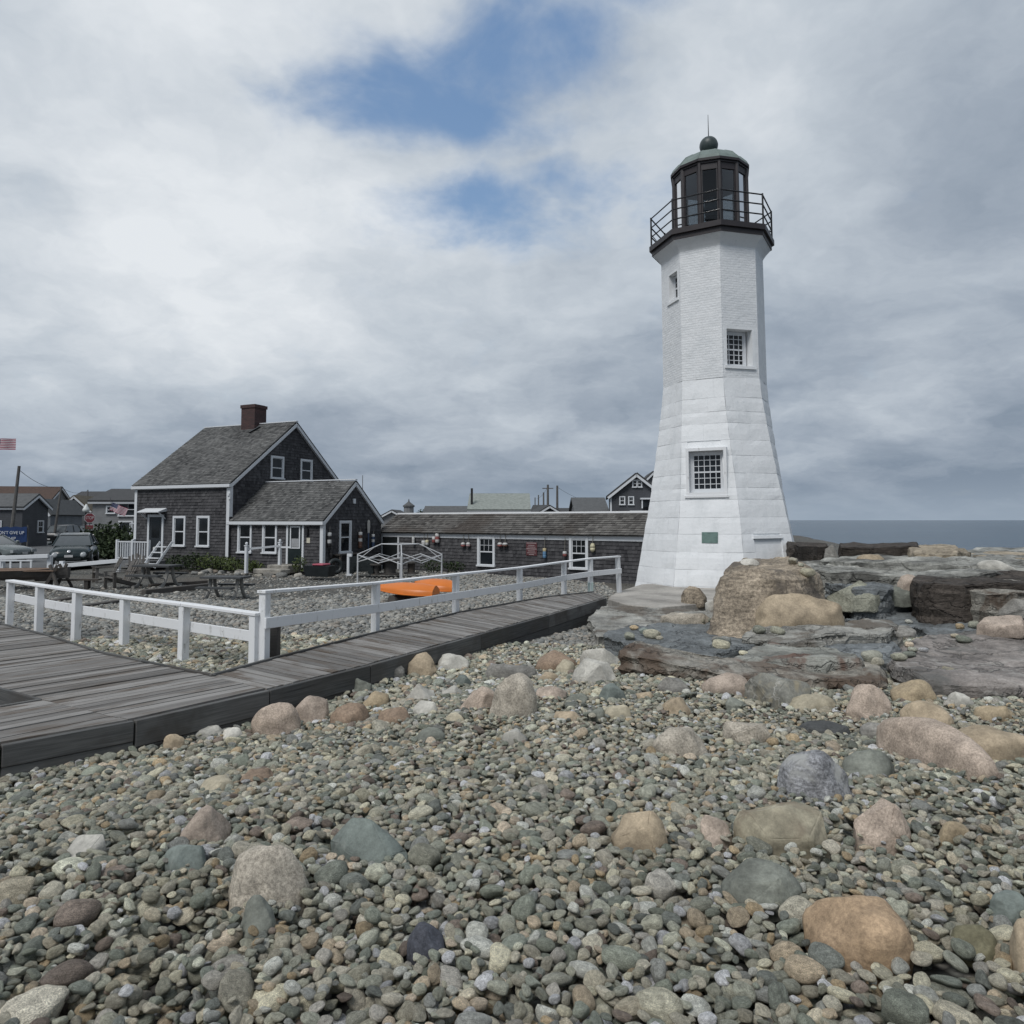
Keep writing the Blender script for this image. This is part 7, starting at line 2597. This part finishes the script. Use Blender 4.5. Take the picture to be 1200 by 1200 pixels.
for sg in (-1, 1):
    mb = MB(); mb.tube([(sg * wb_ / 2, .02, -.05), (sg * wb_ / 2, .02, zb1 + .1)], .035, 6); mb.build('post', M_POLE, bn)
M_LET = plain('banner_white', (.55, .57, .60), .7)
TM = lambda x, z: Matrix(((1, 0, 0, x), (0, 0, -1, -.065), (0, 1, 0, z), (0, 0, 0, 1)))
text_part('DON\'T GIVE UP', .24, M_LET, bn, TM(.02, zb0 + .52), .003, width=1.55)
text_part('THE SHIP', .24, M_LET, bn, TM(-.15, zb0 + .20), .003, width=1.0)
# striped flags
M_FRED, M_FWH, M_FBL = plain('flag_red', (.27, .05, .09), .8), plain('flag_white', (.50, .48, .49), .8), plain('flag_blue', (.02, .03, .09), .8)
def flag(parent, w, h, M, wave=.06):
    """stripes 13, canton at the hoist (x = 0)"""
    for s in range(13):
        mb = MB(M)
        n = 16
        z0, z1 = h * s / 13, h * (s + 1) / 13
        x0 = .4 * w if s >= 6 else 0.0
        vs = []
        for i in range(n + 1):
            x = x0 + (w - x0) * i / n
            y = wave * math.sin(x / w * 9)
            vs += [(x, y, z0), (x, y, z1)]
        mb.add(vs, [(2 * i, 2 * i + 2, 2 * i + 3, 2 * i + 1) for i in range(n)])
        mb.build('stripe', M_FRED if s % 2 == 0 else M_FWH, parent, smooth=True)
    mb = MB(M)
    vs = []
    for i in range(9):
        x = .4 * w * i / 8
        y = wave * math.sin(x / w * 9)
        vs += [(x, y, h * 6 / 13), (x, y, h)]
    mb.add(vs, [(2 * i, 2 * i + 2, 2 * i + 3, 2 * i + 1) for i in range(8)])
    ct_ = mb.build('canton', M_FBL, parent, smooth=True)
    mb = MB(M)
    for r_ in range(5):
        for c_ in range(6):
            x = .4 * w * (c_ + .5) / 6; z = h * 6 / 13 + h * 7 / 13 * (r_ + .5) / 5
            y = wave * math.sin(x / w * 9) - .006
            mb.add([(x - w * .012, y, z), (x, y, z - w * .012), (x + w * .012, y, z), (x, y, z + w * .012)], [(0, 1, 2, 3)])
    mb.build('stars', M_FWH, ct_)
q = D(18, 514, 44); q0 = D(-12, 527, 44)
fp = thing('flagpole', 'striped flag flying from a pole at the far left edge', 'flag', (q0.x, q0.y, 0))
mb = MB(); mb.tube([(0, 0, -.1), (0, 0, q.z + .5)], [.07, .045], 8); mb.build('pole', plain('pole_white', (.6, .6, .6), .4), fp)
flag(fp, q.x - q0.x - .03, q.z - q0.z, Matrix.Translation((.05, 0, q0.z)), .08)
q = D(122, 588, 55.5)
f2 = thing('house_flag', 'striped flag on a slanted staff on the two storey grey house', 'flag', (q.x, q.y, q.z))
mb = MB(); mb.tube([(-.1, 1.0, .35), (.75, -.1, -.75)], .02, 6); mb.build('staff', M_BLACK, f2)
flag(f2, 1.3, .62, Matrix.Translation((.42, -.02, -.62)) @ Matrix.Rotation(R(22), 4, 'Y'), .05)
# thin mast behind the wing
q = D(424.5, 600, 45)
mb = MB(); mb.tube([(0, 0, -.1), (0, 0, D(424, 557, 45).z)], [.035, .02], 6)
o = mb.build('mast', M_POLE); o.location = (q.x, q.y, 0)
tag(o, 'thin mast rising behind the wing roof', 'mast')
